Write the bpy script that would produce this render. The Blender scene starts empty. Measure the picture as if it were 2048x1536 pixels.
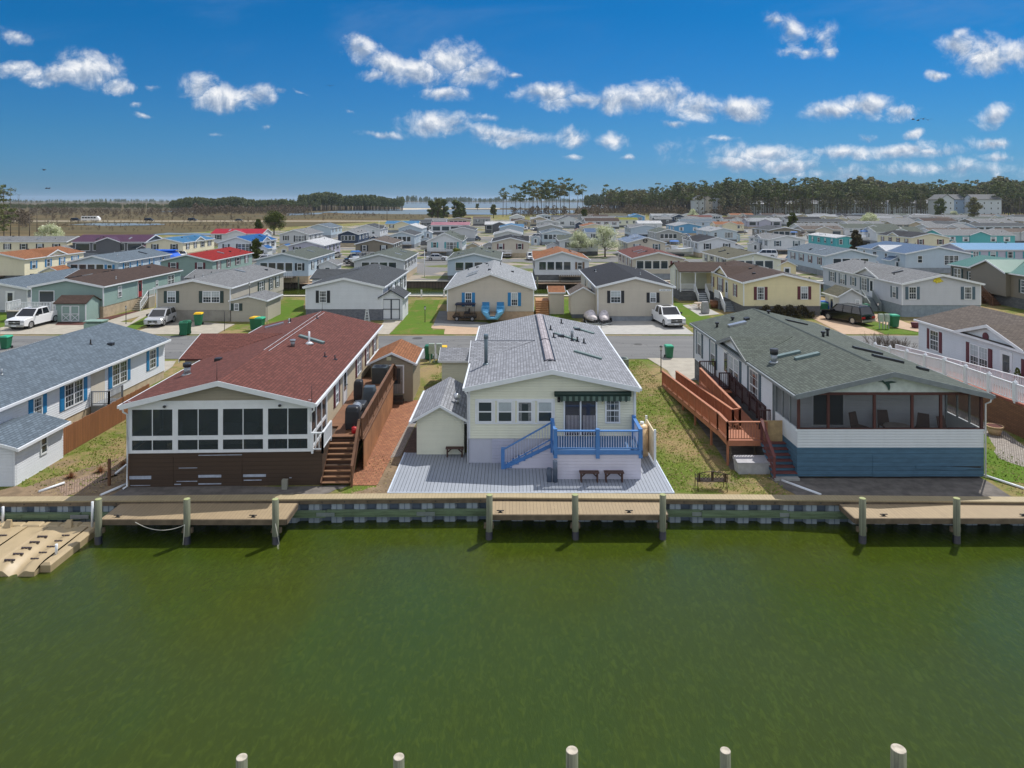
import bpy, math, random
from mathutils import Vector, Matrix
R = math.radians
C = bpy.context.scene.collection
SC = bpy.context.scene

# ---------------------------------------------------------------- camera, sky, sun, exposure
F = 1422.0          # focal length in pixels of the 2048 px photograph
HC = 13.3           # height of the camera above the lots
WZ = -1.0           # water level
cam_d = bpy.data.cameras.new("camera")
cam = bpy.data.objects.new("camera", cam_d); C.objects.link(cam)
cam.location = (0, 0, HC); cam.rotation_euler = (R(90), 0, 0)
cam_d.sensor_width = 36; cam_d.lens = F / 2048 * 36
cam_d.shift_y = -368 / 2048
cam_d.clip_start = 0.5; cam_d.clip_end = 30000
SC.camera = cam
SC.view_settings.view_transform = 'Standard'
SC.view_settings.look = 'None'
SC.view_settings.exposure = EXPO = 0.42
SC.view_settings.gamma = 1

SUN_EL, SUN_AZ = 56.0, 38.0      # azimuth clockwise from +Y
sd = bpy.data.lights.new("sun", 'SUN'); sd.energy = 3.3; sd.angle = R(0.5); sd.color = (1.0, 0.955, 0.89)
so = bpy.data.objects.new("sun", sd); C.objects.link(so)
dv = Vector((math.sin(R(SUN_AZ)) * math.cos(R(SUN_EL)), math.cos(R(SUN_AZ)) * math.cos(R(SUN_EL)), math.sin(R(SUN_EL))))
so.rotation_euler = dv.to_track_quat('Z', 'Y').to_euler()
so.location = (60, 60, 120)

class NT:
    def __init__(s, nt): s.nt = nt; s.n = nt.nodes; s.l = nt.links
    def add(s, t, **k):
        n = s.n.new(t)
        for a, b in k.items(): setattr(n, a, b)
        return n
    def put(s, sock, v):
        if v is None: return
        if isinstance(v, bpy.types.NodeSocket): s.l.new(v, sock)
        else: sock.default_value = v
    def m(s, op, a, b=None, c=None, clamp=False):
        n = s.add('ShaderNodeMath', operation=op); n.use_clamp = clamp
        s.put(n.inputs[0], a); s.put(n.inputs[1], b); s.put(n.inputs[2], c)
        return n.outputs[0]
    def vm(s, op, a, b=None, out=0):
        n = s.add('ShaderNodeVectorMath', operation=op)
        s.put(n.inputs[0], a); s.put(n.inputs[1], b)
        return n.outputs[out]
    def noise(s, vec, scale, detail=4, rough=.55, dist=0, out='Fac', dim='3D'):
        n = s.add('ShaderNodeTexNoise', noise_dimensions=dim); s.put(n.inputs['Vector'], vec)
        n.inputs['Scale'].default_value = scale; n.inputs['Detail'].default_value = detail
        n.inputs['Roughness'].default_value = rough; n.inputs['Distortion'].default_value = dist
        return n.outputs[out]
    def ramp(s, fac, stops, interp='LINEAR'):
        n = s.add('ShaderNodeValToRGB'); s.put(n.inputs[0], fac); e = n.color_ramp.elements
        n.color_ramp.interpolation = interp
        while len(e) < len(stops): e.new(.5)
        for i, (p, c) in enumerate(stops):
            e[i].position = p; e[i].color = (c[0], c[1], c[2], 1) if hasattr(c, '__len__') else (c, c, c, 1)
        return n.outputs[0]
    def mix(s, fac, a, b, mode='MIX'):
        n = s.add('ShaderNodeMix', data_type='RGBA', blend_type=mode)
        def col(v): return (v[0], v[1], v[2], 1) if isinstance(v, (tuple, list)) else v
        s.put(n.inputs[0], fac); s.put(n.inputs[6], col(a)); s.put(n.inputs[7], col(b))
        return n.outputs[2]
    def sstep(s, v, a, b):
        n = s.add('ShaderNodeMapRange', interpolation_type='SMOOTHSTEP')
        s.put(n.inputs[0], v); n.inputs[1].default_value = a; n.inputs[2].default_value = b
        return n.outputs[0]

# world: Nishita sky with the clouds of the photograph laid out by direction
W = bpy.data.worlds.new("World"); SC.world = W; W.use_nodes = True
w = NT(W.node_tree); w.n.clear()
sky = w.add('ShaderNodeTexSky', sky_type='NISHITA'); sky.sun_disc = False
sky.sun_elevation = R(SUN_EL); sky.sun_rotation = R(SUN_AZ)
sky.air_density = 1.0; sky.dust_density = 0.3; sky.ozone_density = 3.0; sky.altitude = 0
geo = w.add('ShaderNodeTexCoord').outputs['Generated']
sp = w.add('ShaderNodeSeparateXYZ'); w.l.new(geo, sp.inputs[0])
ysafe = w.m('MAXIMUM', sp.outputs[1], 0.02)
u = w.m('DIVIDE', sp.outputs[0], ysafe); v = w.m('DIVIDE', sp.outputs[2], ysafe)
cb = w.add('ShaderNodeCombineXYZ'); w.l.new(u, cb.inputs[0]); w.l.new(v, cb.inputs[1]); uv = cb.outputs[0]
wn = w.noise(uv, 7, 6, .62, out='Color')
wv = w.vm('SCALE', w.vm('SUBTRACT', wn, (.5, .5, .5)), None); wv.node.inputs['Scale'].default_value = .05
uvw = w.vm('ADD', uv, wv)
CL = [  # px, py, half width, half height, strength, tilt
 (110,150,62,20,1,0),(178,140,58,36,1,-.1),(235,170,38,14,.9,-.1),(30,138,60,16,.8,0),(35,70,36,16,.7,-.35),
 (400,170,32,32,1,0),(440,195,60,24,1,0),(500,195,42,22,.9,-.2),
 (720,105,42,26,1,-.5),(770,135,60,24,1,-.4),(830,150,66,30,1,0),(900,122,62,36,1,0),(950,150,54,32,1,0),(885,192,50,16,.9,0),(745,155,26,10,.7,0),
 (765,265,42,8,.7,-.1),(872,252,62,24,1,0),(1000,270,62,18,.85,-.2),(1025,275,70,16,.9,0),(1140,272,30,16,.8,0),(1230,278,32,16,.8,0),
 (1100,190,70,22,1,0),(1160,205,90,18,.9,0),(1240,205,54,26,1,0),(1320,195,64,32,1,0),(1390,212,62,28,1,0),(1480,218,56,22,1,-.1),(1340,250,28,8,.7,0),
 (1545,40,30,12,.6,-.3),(1575,62,36,26,.7,-.4),(1600,105,40,16,.7,0),(1650,85,22,30,.55,0),(1660,102,24,12,.7,0),(1625,60,26,16,.35,0),
 (1670,225,54,18,.9,0),(1735,215,60,24,1,0),(1800,228,44,14,.8,0),
 (1920,90,40,32,1,0),(1965,108,62,40,1,0),(2035,105,50,32,1,0),(1868,152,24,10,.8,0),
 (1460,325,66,16,.8,0),(1530,300,64,20,.85,0),(1570,325,66,16,.75,0),(1440,275,26,6,.6,0),(1500,312,130,28,.55,0),
 (1690,300,60,12,.75,0),(1800,300,95,15,.8,0),(1860,305,64,12,.75,0),(1830,270,24,9,.8,0),(1740,272,18,7,.6,0),(1900,340,190,18,.58,0),
 (1990,235,38,22,.75,.4),(1985,290,48,12,.8,0),(2000,315,44,10,.7,0),(1650,345,130,15,.5,0),
 (305,172,12,6,.55,0),(290,230,20,6,.5,-.3),(278,208,16,5,.5,0),(555,187,14,5,.45,0),(605,187,18,5,.5,-.3),(425,260,26,4,.4,0),(960,235,36,7,.45,.1),
 (1030,152,18,7,.6,0),(1255,313,16,6,.6,0),(1145,308,16,5,.5,0),(1325,298,22,10,.35,0),(535,253,14,5,.4,0),(700,222,14,5,.45,-.3),(700,75,12,8,.4,0)]
best = None
shade = None
for (px, py, a, b, st, tl) in CL:
    mp = w.add('ShaderNodeMapping', vector_type='TEXTURE')
    mp.inputs['Location'].default_value = ((px - 1024) / F, (400 - py) / F, 0)
    mp.inputs['Rotation'].default_value = (0, 0, tl)
    mp.inputs['Scale'].default_value = (a * 1.38 / F, b * 1.34 / F, 1)
    w.l.new(uvw, mp.inputs['Vector'])
    sy = w.add('ShaderNodeSeparateXYZ'); w.l.new(mp.outputs[0], sy.inputs[0])
    ln = w.vm('LENGTH', mp.outputs[0], None, out=1)
    d = w.m('MULTIPLY_ADD', ln, -st, st)          # st*(1-r)
    if best is None: best = d; vert = sy.outputs[1]
    else:
        g_ = w.m('GREATER_THAN', d, best)
        vert = w.m('ADD', vert, w.m('MULTIPLY', g_, w.m('SUBTRACT', sy.outputs[1], vert)))
        best = w.m('MAXIMUM', best, d)
n1 = w.noise(uv, 26, 12, .66, .35)
n2 = w.noise(uv, 6, 4, .5)
dens = w.m('ADD', best, w.m('MULTIPLY', w.m('SUBTRACT', n1, .5), 1.75))
cov = w.sstep(dens, .02, .90)
cov = w.m('MULTIPLY', cov, w.sstep(best, -.20, .20))
# lit from the upper right: sample the noise shifted towards the sun for relief
ofs = w.vm('ADD', uv, (.006, .012, 0))
n1b = w.noise(ofs, 26, 7, .60, .35)
rel = w.m('MULTIPLY', w.m('SUBTRACT', n1, n1b), 3.4)
thick = w.sstep(dens, .25, 1.15)
vs = w.m('MULTIPLY', w.sstep(vert, .50, -.45), .70)
lum = w.m('SUBTRACT', w.m('ADD', .98, rel), w.m('ADD', w.m('MULTIPLY', thick, .16), vs), clamp=True)
ccol = w.ramp(lum, [(0, (2.0, 2.6, 3.6)), (.5, (3.6, 4.1, 4.9)), (1, (6.2, 6.3, 6.5))])
# thin cirrus veil high up
cz = w.noise(w.vm('MULTIPLY', uv, (1.0, 3.6, 1)), 2.3, 5, .6, .6)
veil = w.m('MULTIPLY', w.sstep(cz, .45, .8), w.sstep(v, .12, .28))
veil = w.m('MULTIPLY', veil, .48)
# the clear sky itself: Nishita tuned to the deep blue of the photograph
grad = w.ramp(w.m('MULTIPLY', w.m('MAXIMUM', v, 0.0), 1.6), [(0, (.125, .275, .56)), (.16, (.085, .285, .50)), (.42, (.014, .282, .51)), (1, (.09, .35, .58))])
skyf = w.mix(1.0, sky.outputs[0], grad, 'MULTIPLY')
col = w.mix(veil, skyf, (1.3, 2.1, 3.7))
col = w.mix(cov, col, ccol)
# unseen bright cloud added behind and above the camera to lift shaded walls
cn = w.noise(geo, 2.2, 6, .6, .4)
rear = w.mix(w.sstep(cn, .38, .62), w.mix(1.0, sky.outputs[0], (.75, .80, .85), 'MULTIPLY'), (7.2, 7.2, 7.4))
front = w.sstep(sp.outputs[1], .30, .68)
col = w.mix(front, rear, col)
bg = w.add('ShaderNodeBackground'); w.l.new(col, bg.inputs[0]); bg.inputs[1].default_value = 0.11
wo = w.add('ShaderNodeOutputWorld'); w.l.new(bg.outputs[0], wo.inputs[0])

# ---------------------------------------------------------------- helpers
def G(px, py, z=0.0):
    D = F * (HC - z) / (py - 400.0)
    return ((px - 1024.0) * D / F, D)

def tag(o, label=None, cat=None, group=None, kind=None):
    if label: o['label'] = label
    if cat: o['category'] = cat
    if group: o['group'] = group
    if kind: o['kind'] = kind
    return o

def thing(name, label, cat, loc=(0, 0, 0), rz=0, group=None):
    o = bpy.data.objects.new(name, None); C.objects.link(o)
    o.empty_display_size = .3
    o.location = loc; o.rotation_euler = (0, 0, rz)
    return tag(o, label, cat, group)

def mw(o):
    M = Matrix.LocRotScale(o.location, o.rotation_euler, o.scale)
    return mw(o.parent) @ M if o.parent else M

def copy_tree(o, parent=None):
    c = o.copy(); C.objects.link(c); c.parent = parent
    for ch in KIDS.get(o.name, []):
        copy_tree(ch, c)
    return c
KIDS = {}
def link(o, parent):
    C.objects.link(o)
    if parent is not None:
        o.parent = parent
        KIDS.setdefault(parent.name, []).append(o)

class MB:
    def __init__(s): s.v = []; s.f = []; s.mi = []; s.sm = []
    def face(s, pts, m=0, smooth=False):
        i = len(s.v); s.v += [tuple(p) for p in pts]; s.f.append(tuple(range(i, i + len(pts)))); s.mi.append(m); s.sm.append(smooth)
    def mesh(s, vs, fs, m=0, smooth=False):
        i = len(s.v); s.v += [tuple(p) for p in vs]
        for f in fs: s.f.append(tuple(i + k for k in f)); s.mi.append(m); s.sm.append(smooth)
    def box(s, x0, x1, y0, y1, z0, z1, m=0):
        if x0 > x1: x0, x1 = x1, x0
        if y0 > y1: y0, y1 = y1, y0
        if z0 > z1: z0, z1 = z1, z0
        s.mesh([(x0,y0,z0),(x1,y0,z0),(x1,y1,z0),(x0,y1,z0),(x0,y0,z1),(x1,y0,z1),(x1,y1,z1),(x0,y1,z1)],
               [(0,3,2,1),(4,5,6,7),(0,1,5,4),(1,2,6,5),(2,3,7,6),(3,0,4,7)], m)
    def loft(s, rings, m=0, smooth=False, cap=True):
        n = len(rings[0]); i = len(s.v)
        for r in rings: s.v += [tuple(p) for p in r]
        for k in range(len(rings) - 1):
            for j in range(n):
                a = i + k * n + j; b = i + k * n + (j + 1) % n
                s.f.append((a, b, b + n, a + n)); s.mi.append(m); s.sm.append(smooth)
        if cap:
            s.f.append(tuple(i + j for j in reversed(range(n)))); s.mi.append(m); s.sm.append(False)
            s.f.append(tuple(i + (len(rings) - 1) * n + j for j in range(n))); s.mi.append(m); s.sm.append(False)
    def prism(s, poly, axis, a, b, m=0):
        """extrude a 2-D polygon along axis between a and b; poly in the other two axes"""
        def P(p, t):
            if axis == 'y': return (p[0], t, p[1])
            if axis == 'x': return (t, p[0], p[1])
            return (p[0], p[1], t)
        s.loft([[P(p, a) for p in poly], [P(p, b) for p in poly]], m)
    def cyl(s, p0, p1, r0, r1=None, n=10, m=0, smooth=True, cap=True):
        r1 = r0 if r1 is None else r1
        p0 = Vector(p0); p1 = Vector(p1); d = (p1 - p0)
        if d.length < 1e-6: return
        q = d.to_track_quat('Z', 'Y')
        rr = []
        for p, r in ((p0, r0), (p1, r1)):
            rr.append([p + q @ Vector((math.cos(t) * r, math.sin(t) * r, 0)) for t in [2 * math.pi * k / n for k in range(n)]])
        s.loft(rr, m, smooth, cap)
    def tube(s, pts, r, n=8, m=0):
        pts = [Vector(p) for p in pts]; rr = []
        for i, p in enumerate(pts):
            d = (pts[min(i + 1, len(pts) - 1)] - pts[max(i - 1, 0)])
            q = d.to_track_quat('Z', 'Y')
            rr.append([p + q @ Vector((math.cos(t) * r, math.sin(t) * r, 0)) for t in [2 * math.pi * k / n for k in range(n)]])
        s.loft(rr, m, True)
    def bar(s, p0, p1, w, h, m=0):
        """box section w (sideways) by h (upwards) between two points"""
        p0 = Vector(p0); p1 = Vector(p1); d = (p1 - p0).normalized()
        side = d.cross(Vector((0, 0, 1)))
        if side.length < 1e-4: side = Vector((1, 0, 0))
        side.normalize(); up = side.cross(d).normalized()
        o = [(-w/2, -h/2), (w/2, -h/2), (w/2, h/2), (-w/2, h/2)]
        s.loft([[p + side * a + up * b for a, b in o] for p in (p0, p1)], m)
    def ball(s, c, rx, ry, rz, m=0, nu=12, nv=8):
        c = Vector(c); rings = []
        for i in range(nv + 1):
            t = math.pi * (i / nv); t = min(max(t, .02), math.pi - .02)
            rings.append([(c.x + rx * math.sin(t) * math.cos(a), c.y + ry * math.sin(t) * math.sin(a), c.z - rz * math.cos(t)) for a in [2 * math.pi * k / nu for k in range(nu)]])
        s.loft(rings, m, True)
    def data(s, name, mats):
        me = bpy.data.meshes.new(name)
        me.from_pydata(s.v, [], s.f)
        for mt in mats: me.materials.append(mt)
        me.polygons.foreach_set('material_index', s.mi)
        me.polygons.foreach_set('use_smooth', s.sm)
        me.update()
        return me
    def build(s, name, mats, parent=None, world=False, label=None):
        if not isinstance(mats, (list, tuple)): mats = [mats]
        if world and parent is not None:
            I = mw(parent).inverted(); s.v = [tuple(I @ Vector(p)) for p in s.v]
        o = bpy.data.objects.new(name, s.data(name, mats))
        link(o, parent)
        if label: o['label'] = label
        return o
def inst(name, data, parent, loc=(0, 0, 0), rz=0, scale=None):
    o = bpy.data.objects.new(name, data); o.location = loc; o.rotation_euler = (0, 0, rz)
    if scale: o.scale = scale
    link(o, parent); return o
def struct(name, mb, mats):
    return tag(mb.build(name, mats), kind='structure')
# ---------------------------------------------------------------- materials
def lin(c):
    return tuple(((x / 255) / 12.92 if x / 255 <= .04045 else ((x / 255 + .055) / 1.055) ** 2.4) for x in c)
def hl(c): return tuple(x * .64 for x in lin(c))
MC = {}
def newmat(name):
    m = bpy.data.materials.new(name); m.use_nodes = True
    t = NT(m.node_tree); b = t.n['Principled BSDF']
    return m, t, b
def bump(t, b, h, strength=.5, dist=.02, prev=None):
    n = t.add('ShaderNodeBump'); n.inputs['Strength'].default_value = strength; n.inputs['Distance'].default_value = dist
    t.l.new(h, n.inputs['Height']); t.l.new(n.outputs[0], b.inputs['Normal'])
def plain(name, col, rough=.6, metal=0, var=.12, scale=2.5, spec=.5, fine=.0):
    if name in MC: return MC[name]
    m, t, b = newmat(name)
    tc = t.add('ShaderNodeTexCoord').outputs['Object']
    n = t.noise(tc, scale, 5, .6)
    dk = tuple(c * (1 - var) for c in col); lt = tuple(min(1, c * (1 + var)) for c in col)
    c = t.mix(t.sstep(n, .3, .7), dk, lt)
    t.l.new(c, b.inputs['Base Color'])
    b.inputs['Roughness'].default_value = rough; b.inputs['Metallic'].default_value = metal
    b.inputs['Specular IOR Level'].default_value = spec
    if fine: bump(t, b, t.noise(tc, 30, 3), .4, fine)
    MC[name] = m; return m
def siding(name, col, lap=.13, axis=2, rough=.5, dirt=.16, depth=.03):
    if name in MC: return MC[name]
    m, t, b = newmat(name)
    tc = t.add('ShaderNodeTexCoord').outputs['Object']
    s = t.add('ShaderNodeSeparateXYZ'); t.l.new(tc, s.inputs[0])
    if axis == 9: z = t.m('ADD', s.outputs[0], s.outputs[1])
    else: z = s.outputs[axis]
    fr = t.m('FRACT', t.m('DIVIDE', t.m('ADD', z, 50.0), lap))
    prof = t.m('SUBTRACT', 1.0, fr) if axis == 2 else t.m('MINIMUM', t.m('MULTIPLY', fr, 9), 1)
    # each course weathers a little differently
    rowid = t.m('FLOOR', t.m('DIVIDE', t.m('ADD', z, 50.0), lap))
    wn = t.add('ShaderNodeTexWhiteNoise', noise_dimensions='1D'); t.l.new(rowid, wn.inputs['W'])
    cbx = t.add('ShaderNodeCombineXYZ'); t.l.new(s.outputs[0], cbx.inputs[0]); t.l.new(s.outputs[1], cbx.inputs[1]); t.l.new(t.m('MULTIPLY', s.outputs[2], .35), cbx.inputs[2])
    n = t.noise(cbx.outputs[0], 1.3, 6, .65)
    f = t.m('ADD', t.m('MULTIPLY', t.sstep(n, .35, .75), .75), t.m('MULTIPLY', wn.outputs[0], .25))
    c = t.mix(t.m('MULTIPLY', f, dirt, clamp=True), col, tuple(x * .35 for x in col))
    t.l.new(c, b.inputs['Base Color']); b.inputs['Roughness'].default_value = rough
    bump(t, b, prof, .9, depth)
    MC[name] = m; return m
def shingle(name, col, axis='y', var=.28, row=.155, wid=.34, streak=.25):
    key = name + axis
    if key in MC: return MC[key]
    m, t, b = newmat(key)
    tc = t.add('ShaderNodeTexCoord').outputs['Object']
    s = t.add('ShaderNodeSeparateXYZ'); t.l.new(tc, s.inputs[0])
    cx = t.add('ShaderNodeCombineXYZ')
    t.l.new(s.outputs[1 if axis == 'y' else 0], cx.inputs[0]); t.l.new(s.outputs[0 if axis == 'y' else 1], cx.inputs[1])
    br = t.add('ShaderNodeTexBrick'); t.l.new(cx.outputs[0], br.inputs['Vector'])
    br.inputs['Scale'].default_value = 1; br.inputs['Brick Width'].default_value = wid; br.inputs['Row Height'].default_value = row
    br.inputs['Mortar Size'].default_value = .018; br.inputs['Mortar Smooth'].default_value = .2; br.inputs['Bias'].default_value = 0
    br.offset = .5
    br.inputs['Color1'].default_value = (*[min(1, c * (1 + var)) for c in col], 1)
    br.inputs['Color2'].default_value = (*[c * (1 - var) for c in col], 1)
    br.inputs['Mortar'].default_value = (*[c * .36 for c in col], 1)
    g = t.noise(tc, 60, 2, .7)
    n = t.noise(t.vm('MULTIPLY', tc, (.35, 1.2, 1) if axis == 'y' else (1.2, .35, 1)), 1.1, 6, .65)
    c = t.mix(t.m('MULTIPLY', t.sstep(n, .35, .75), streak), br.outputs[0], tuple(x * .5 for x in col))
    c = t.mix(t.m('MULTIPLY', g, .28), c, tuple(min(1, x * 1.9) for x in col))
    t.l.new(c, b.inputs['Base Color']); b.inputs['Roughness'].default_value = .92; b.inputs['Specular IOR Level'].default_value = .25
    bump(t, b, t.m('SUBTRACT', t.m('MULTIPLY', g, .5), br.outputs['Fac']), .6, .012)
    MC[key] = m; return m
def metalroof(name, col, axis='y'):
    key = name + axis
    if key in MC: return MC[key]
    m, t, b = newmat(key)
    tc = t.add('ShaderNodeTexCoord').outputs['Object']
    s = t.add('ShaderNodeSeparateXYZ'); t.l.new(tc, s.inputs[0])
    z = s.outputs[1 if axis == 'y' else 0]
    fr = t.m('FRACT', t.m('DIVIDE', t.m('ADD', z, 60.0), .30))
    rib = t.m('LESS_THAN', fr, .16)
    n = t.noise(tc, .8, 5, .6)
    c = t.mix(t.m('MULTIPLY', t.sstep(n, .4, .8), .3), col, tuple(x * .6 for x in col))
    c = t.mix(t.m('MULTIPLY', rib, .35), c, tuple(x * .5 for x in col))
    t.l.new(c, b.inputs['Base Color']); b.inputs['Roughness'].default_value = .38
    bump(t, b, rib, .8, .03)
    MC[key] = m; return m
def bricks(name, c1, c2, mortar, w=.22, h=.075, plane='xz', ms=.01, rough=.85, bd=.01):
    if name in MC: return MC[name]
    m, t, b = newmat(name)
    tc = t.add('ShaderNodeTexCoord').outputs['Object']
    s = t.add('ShaderNodeSeparateXYZ'); t.l.new(tc, s.inputs[0])
    cx = t.add('ShaderNodeCombineXYZ')
    if plane == 'xz':
        t.l.new(t.m('ADD', s.outputs[0], s.outputs[1]), cx.inputs[0]); t.l.new(s.outputs[2], cx.inputs[1])
    else:
        t.l.new(s.outputs[0], cx.inputs[0]); t.l.new(s.outputs[1], cx.inputs[1])
    br = t.add('ShaderNodeTexBrick'); t.l.new(cx.outputs[0], br.inputs['Vector'])
    br.inputs['Scale'].default_value = 1; br.inputs['Brick Width'].default_value = w; br.inputs['Row Height'].default_value = h
    br.inputs['Mortar Size'].default_value = ms; br.offset = .5
    br.inputs['Color1'].default_value = (*c1, 1); br.inputs['Color2'].default_value = (*c2, 1); br.inputs['Mortar'].default_value = (*mortar, 1)
    n = t.noise(tc, 2.2, 6, .65)
    c = t.mix(t.m('MULTIPLY', t.sstep(n, .35, .75), .4), br.outputs[0], tuple(x * .5 for x in c1))
    t.l.new(c, b.inputs['Base Color']); b.inputs['Roughness'].default_value = rough
    bump(t, b, t.m('SUBTRACT', 1.0, br.outputs['Fac']), .6, bd)
    MC[name] = m; return m
def planks(name, col, w=.14, axis=0, gap=.09, rough=.7, var=.18, gapcol=.25, streak=(1, 1, 1), spread=.5):
    """boards laid side by side along an axis (object space)"""
    if name in MC: return MC[name]
    m, t, b = newmat(name)
    tc = t.add('ShaderNodeTexCoord').outputs['Object']
    s = t.add('ShaderNodeSeparateXYZ'); t.l.new(tc, s.inputs[0])
    z = t.m('ADD', s.outputs[0], s.outputs[1]) if axis == 9 else s.outputs[axis]
    q = t.m('DIVIDE', t.m('ADD', z, 80.0), w)
    fr = t.m('FRACT', q); gp = t.m('LESS_THAN', fr, gap)
    wn = t.add('ShaderNodeTexWhiteNoise', noise_dimensions='1D'); t.l.new(t.m('FLOOR', q), wn.inputs['W'])
    n = t.noise(t.vm('MULTIPLY', tc, streak), 2.5, 6, .65)
    f = t.m('ADD', t.m('MULTIPLY', wn.outputs[0], spread), t.m('MULTIPLY', t.sstep(n, .3, .75), 1 - spread))
    c = t.mix(f, tuple(x * (1 - var) for x in col), tuple(min(1, x * (1 + var)) for x in col))
    c = t.mix(gp, c, tuple(x * gapcol for x in col))
    t.l.new(c, b.inputs['Base Color']); b.inputs['Roughness'].default_value = rough
    bump(t, b, t.m('SUBTRACT', 1.0, gp), .7, .012)
    MC[name] = m; return m
def glassmat(name, col=(.02, .03, .035), rough=.04, alpha=1.0):
    if name in MC: return MC[name]
    m, t, b = newmat(name)
    tc = t.add('ShaderNodeTexCoord').outputs['Object']
    n = t.noise(tc, .7, 3, .5)
    c = t.mix(n, tuple(x * .6 for x in col), tuple(x * 1.6 for x in col))
    t.l.new(c, b.inputs['Base Color'])
    b.inputs['Roughness'].default_value = rough; b.inputs['Specular IOR Level'].default_value = .8
    b.inputs['Alpha'].default_value = alpha
    MC[name] = m; return m

def groundmat():
    m, t, b = newmat('lot_ground')
    tc = t.add('ShaderNodeTexCoord').outputs['Object']
    n1 = t.noise(tc, .22, 6, .62, .4); n2 = t.noise(tc, 1.6, 6, .7); n3 = t.noise(tc, 14, 5, .75); n4 = t.noise(tc, .55, 5, .6)
    green = t.mix(n3, (.050, .080, .010), (.17, .225, .035))
    straw = t.mix(n3, (.15, .108, .045), (.40, .30, .15))
    f = t.m('ADD', t.m('MULTIPLY', n1, .55), t.m('ADD', t.m('MULTIPLY', n2, .3), t.m('MULTIPLY', n3, .15)))
    c = t.mix(t.sstep(f, .43, .57), green, straw)
    dirt = t.mix(n3, (.12, .085, .05), (.33, .24, .15))
    c = t.mix(t.m('MULTIPLY', t.sstep(n4, .56, .68), .75), c, dirt)
    t.l.new(c, b.inputs['Base Color']); b.inputs['Roughness'].default_value = .95; b.inputs['Specular IOR Level'].default_value = .15
    bump(t, b, t.m('ADD', n3, n2), .7, .05)
    return m
def marshmat():
    m, t, b = newmat('salt_marsh')
    tc = t.add('ShaderNodeTexCoord').outputs['Object']
    mn = t.noise(t.vm('MULTIPLY', tc, (.35, 1, 1)), .05, 9, .7)
    mn2 = t.noise(t.vm('MULTIPLY', tc, (.25, 1, 1)), .012, 6, .6)
    mn3 = t.noise(tc, .6, 6, .75)
    c = t.mix(t.sstep(mn, .34, .66), (.050, .038, .020), (.18, .125, .066))
    c = t.mix(t.sstep(mn2, .46, .56), c, t.mix(mn3, (.050, .042, .024), (.15, .115, .065)))
    c = t.mix(t.m('MULTIPLY', mn3, .35), c, (.09, .10, .035))
    t.l.new(c, b.inputs['Base Color']); b.inputs['Roughness'].default_value = .95; b.inputs['Specular IOR Level'].default_value = .1
    return m
def grassmat():
    m, t, b = newmat('green_lawn')
    tc = t.add('ShaderNodeTexCoord').outputs['Object']
    n1 = t.noise(tc, .5, 6, .65, .3); n3 = t.noise(tc, 12, 5, .75)
    green = t.mix(n3, (.042, .085, .008), (.13, .22, .022))
    dry = t.mix(n3, (.11, .10, .025), (.25, .20, .07))
    c = t.mix(t.m('MULTIPLY', t.sstep(n1, .48, .72), .8), green, dry)
    t.l.new(c, b.inputs['Base Color']); b.inputs['Roughness'].default_value = .95; b.inputs['Specular IOR Level'].default_value = .15
    bump(t, b, n3, .7, .04)
    return m
def watermat(name, deep, scale=1.0, rough=.06, bstr=.35, spec=.5):
    m, t, b = newmat(name)
    tc = t.add('ShaderNodeTexCoord').outputs['Object']
    rot = t.add('ShaderNodeMapping'); rot.inputs['Rotation'].default_value = (0, 0, R(-32)); rot.inputs['Scale'].default_value = (2.6, 1, 1)
    t.l.new(tc, rot.inputs[0])
    big = t.noise(tc, .085 * scale, 4, .55, .6)
    n1 = t.noise(rot.outputs[0], .8 * scale, 6, .6, .6); n2 = t.noise(rot.outputs[0], 2.7 * scale, 5, .6, .9)
    n0 = t.noise(rot.outputs[0], .35 * scale, 3, .5); n3 = t.noise(rot.outputs[0], 16 * scale, 3, .6, .5)
    gust = t.sstep(big, .40, .64)
    c = t.mix(gust, deep, tuple(x * y for x, y in zip(deep, (.86, 1.06, 1.5))))  # ruffled patches tinted bluer, reflected sky put into the colour
    c = t.mix(t.m('MULTIPLY', n0, .5), c, tuple(x * .72 for x in deep))
    c = t.mix(t.m('MULTIPLY', t.sstep(n2, .45, .70), .45), c, tuple(x * 1.6 for x in deep))  # lighter ripples painted into the colour, standing in for sky reflections
    t.l.new(c, b.inputs['Base Color'])
    b.inputs['Roughness'].default_value = rough; b.inputs['IOR'].default_value = 1.33; b.inputs['Specular IOR Level'].default_value = spec
    h = t.m('ADD', t.m('ADD', t.m('MULTIPLY', n1, .6), t.m('MULTIPLY', n3, .10)), t.m('MULTIPLY', n2, t.m('ADD', .30, t.m('MULTIPLY', gust, .45))))
    bump(t, b, h, bstr, .16)
    return m

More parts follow.
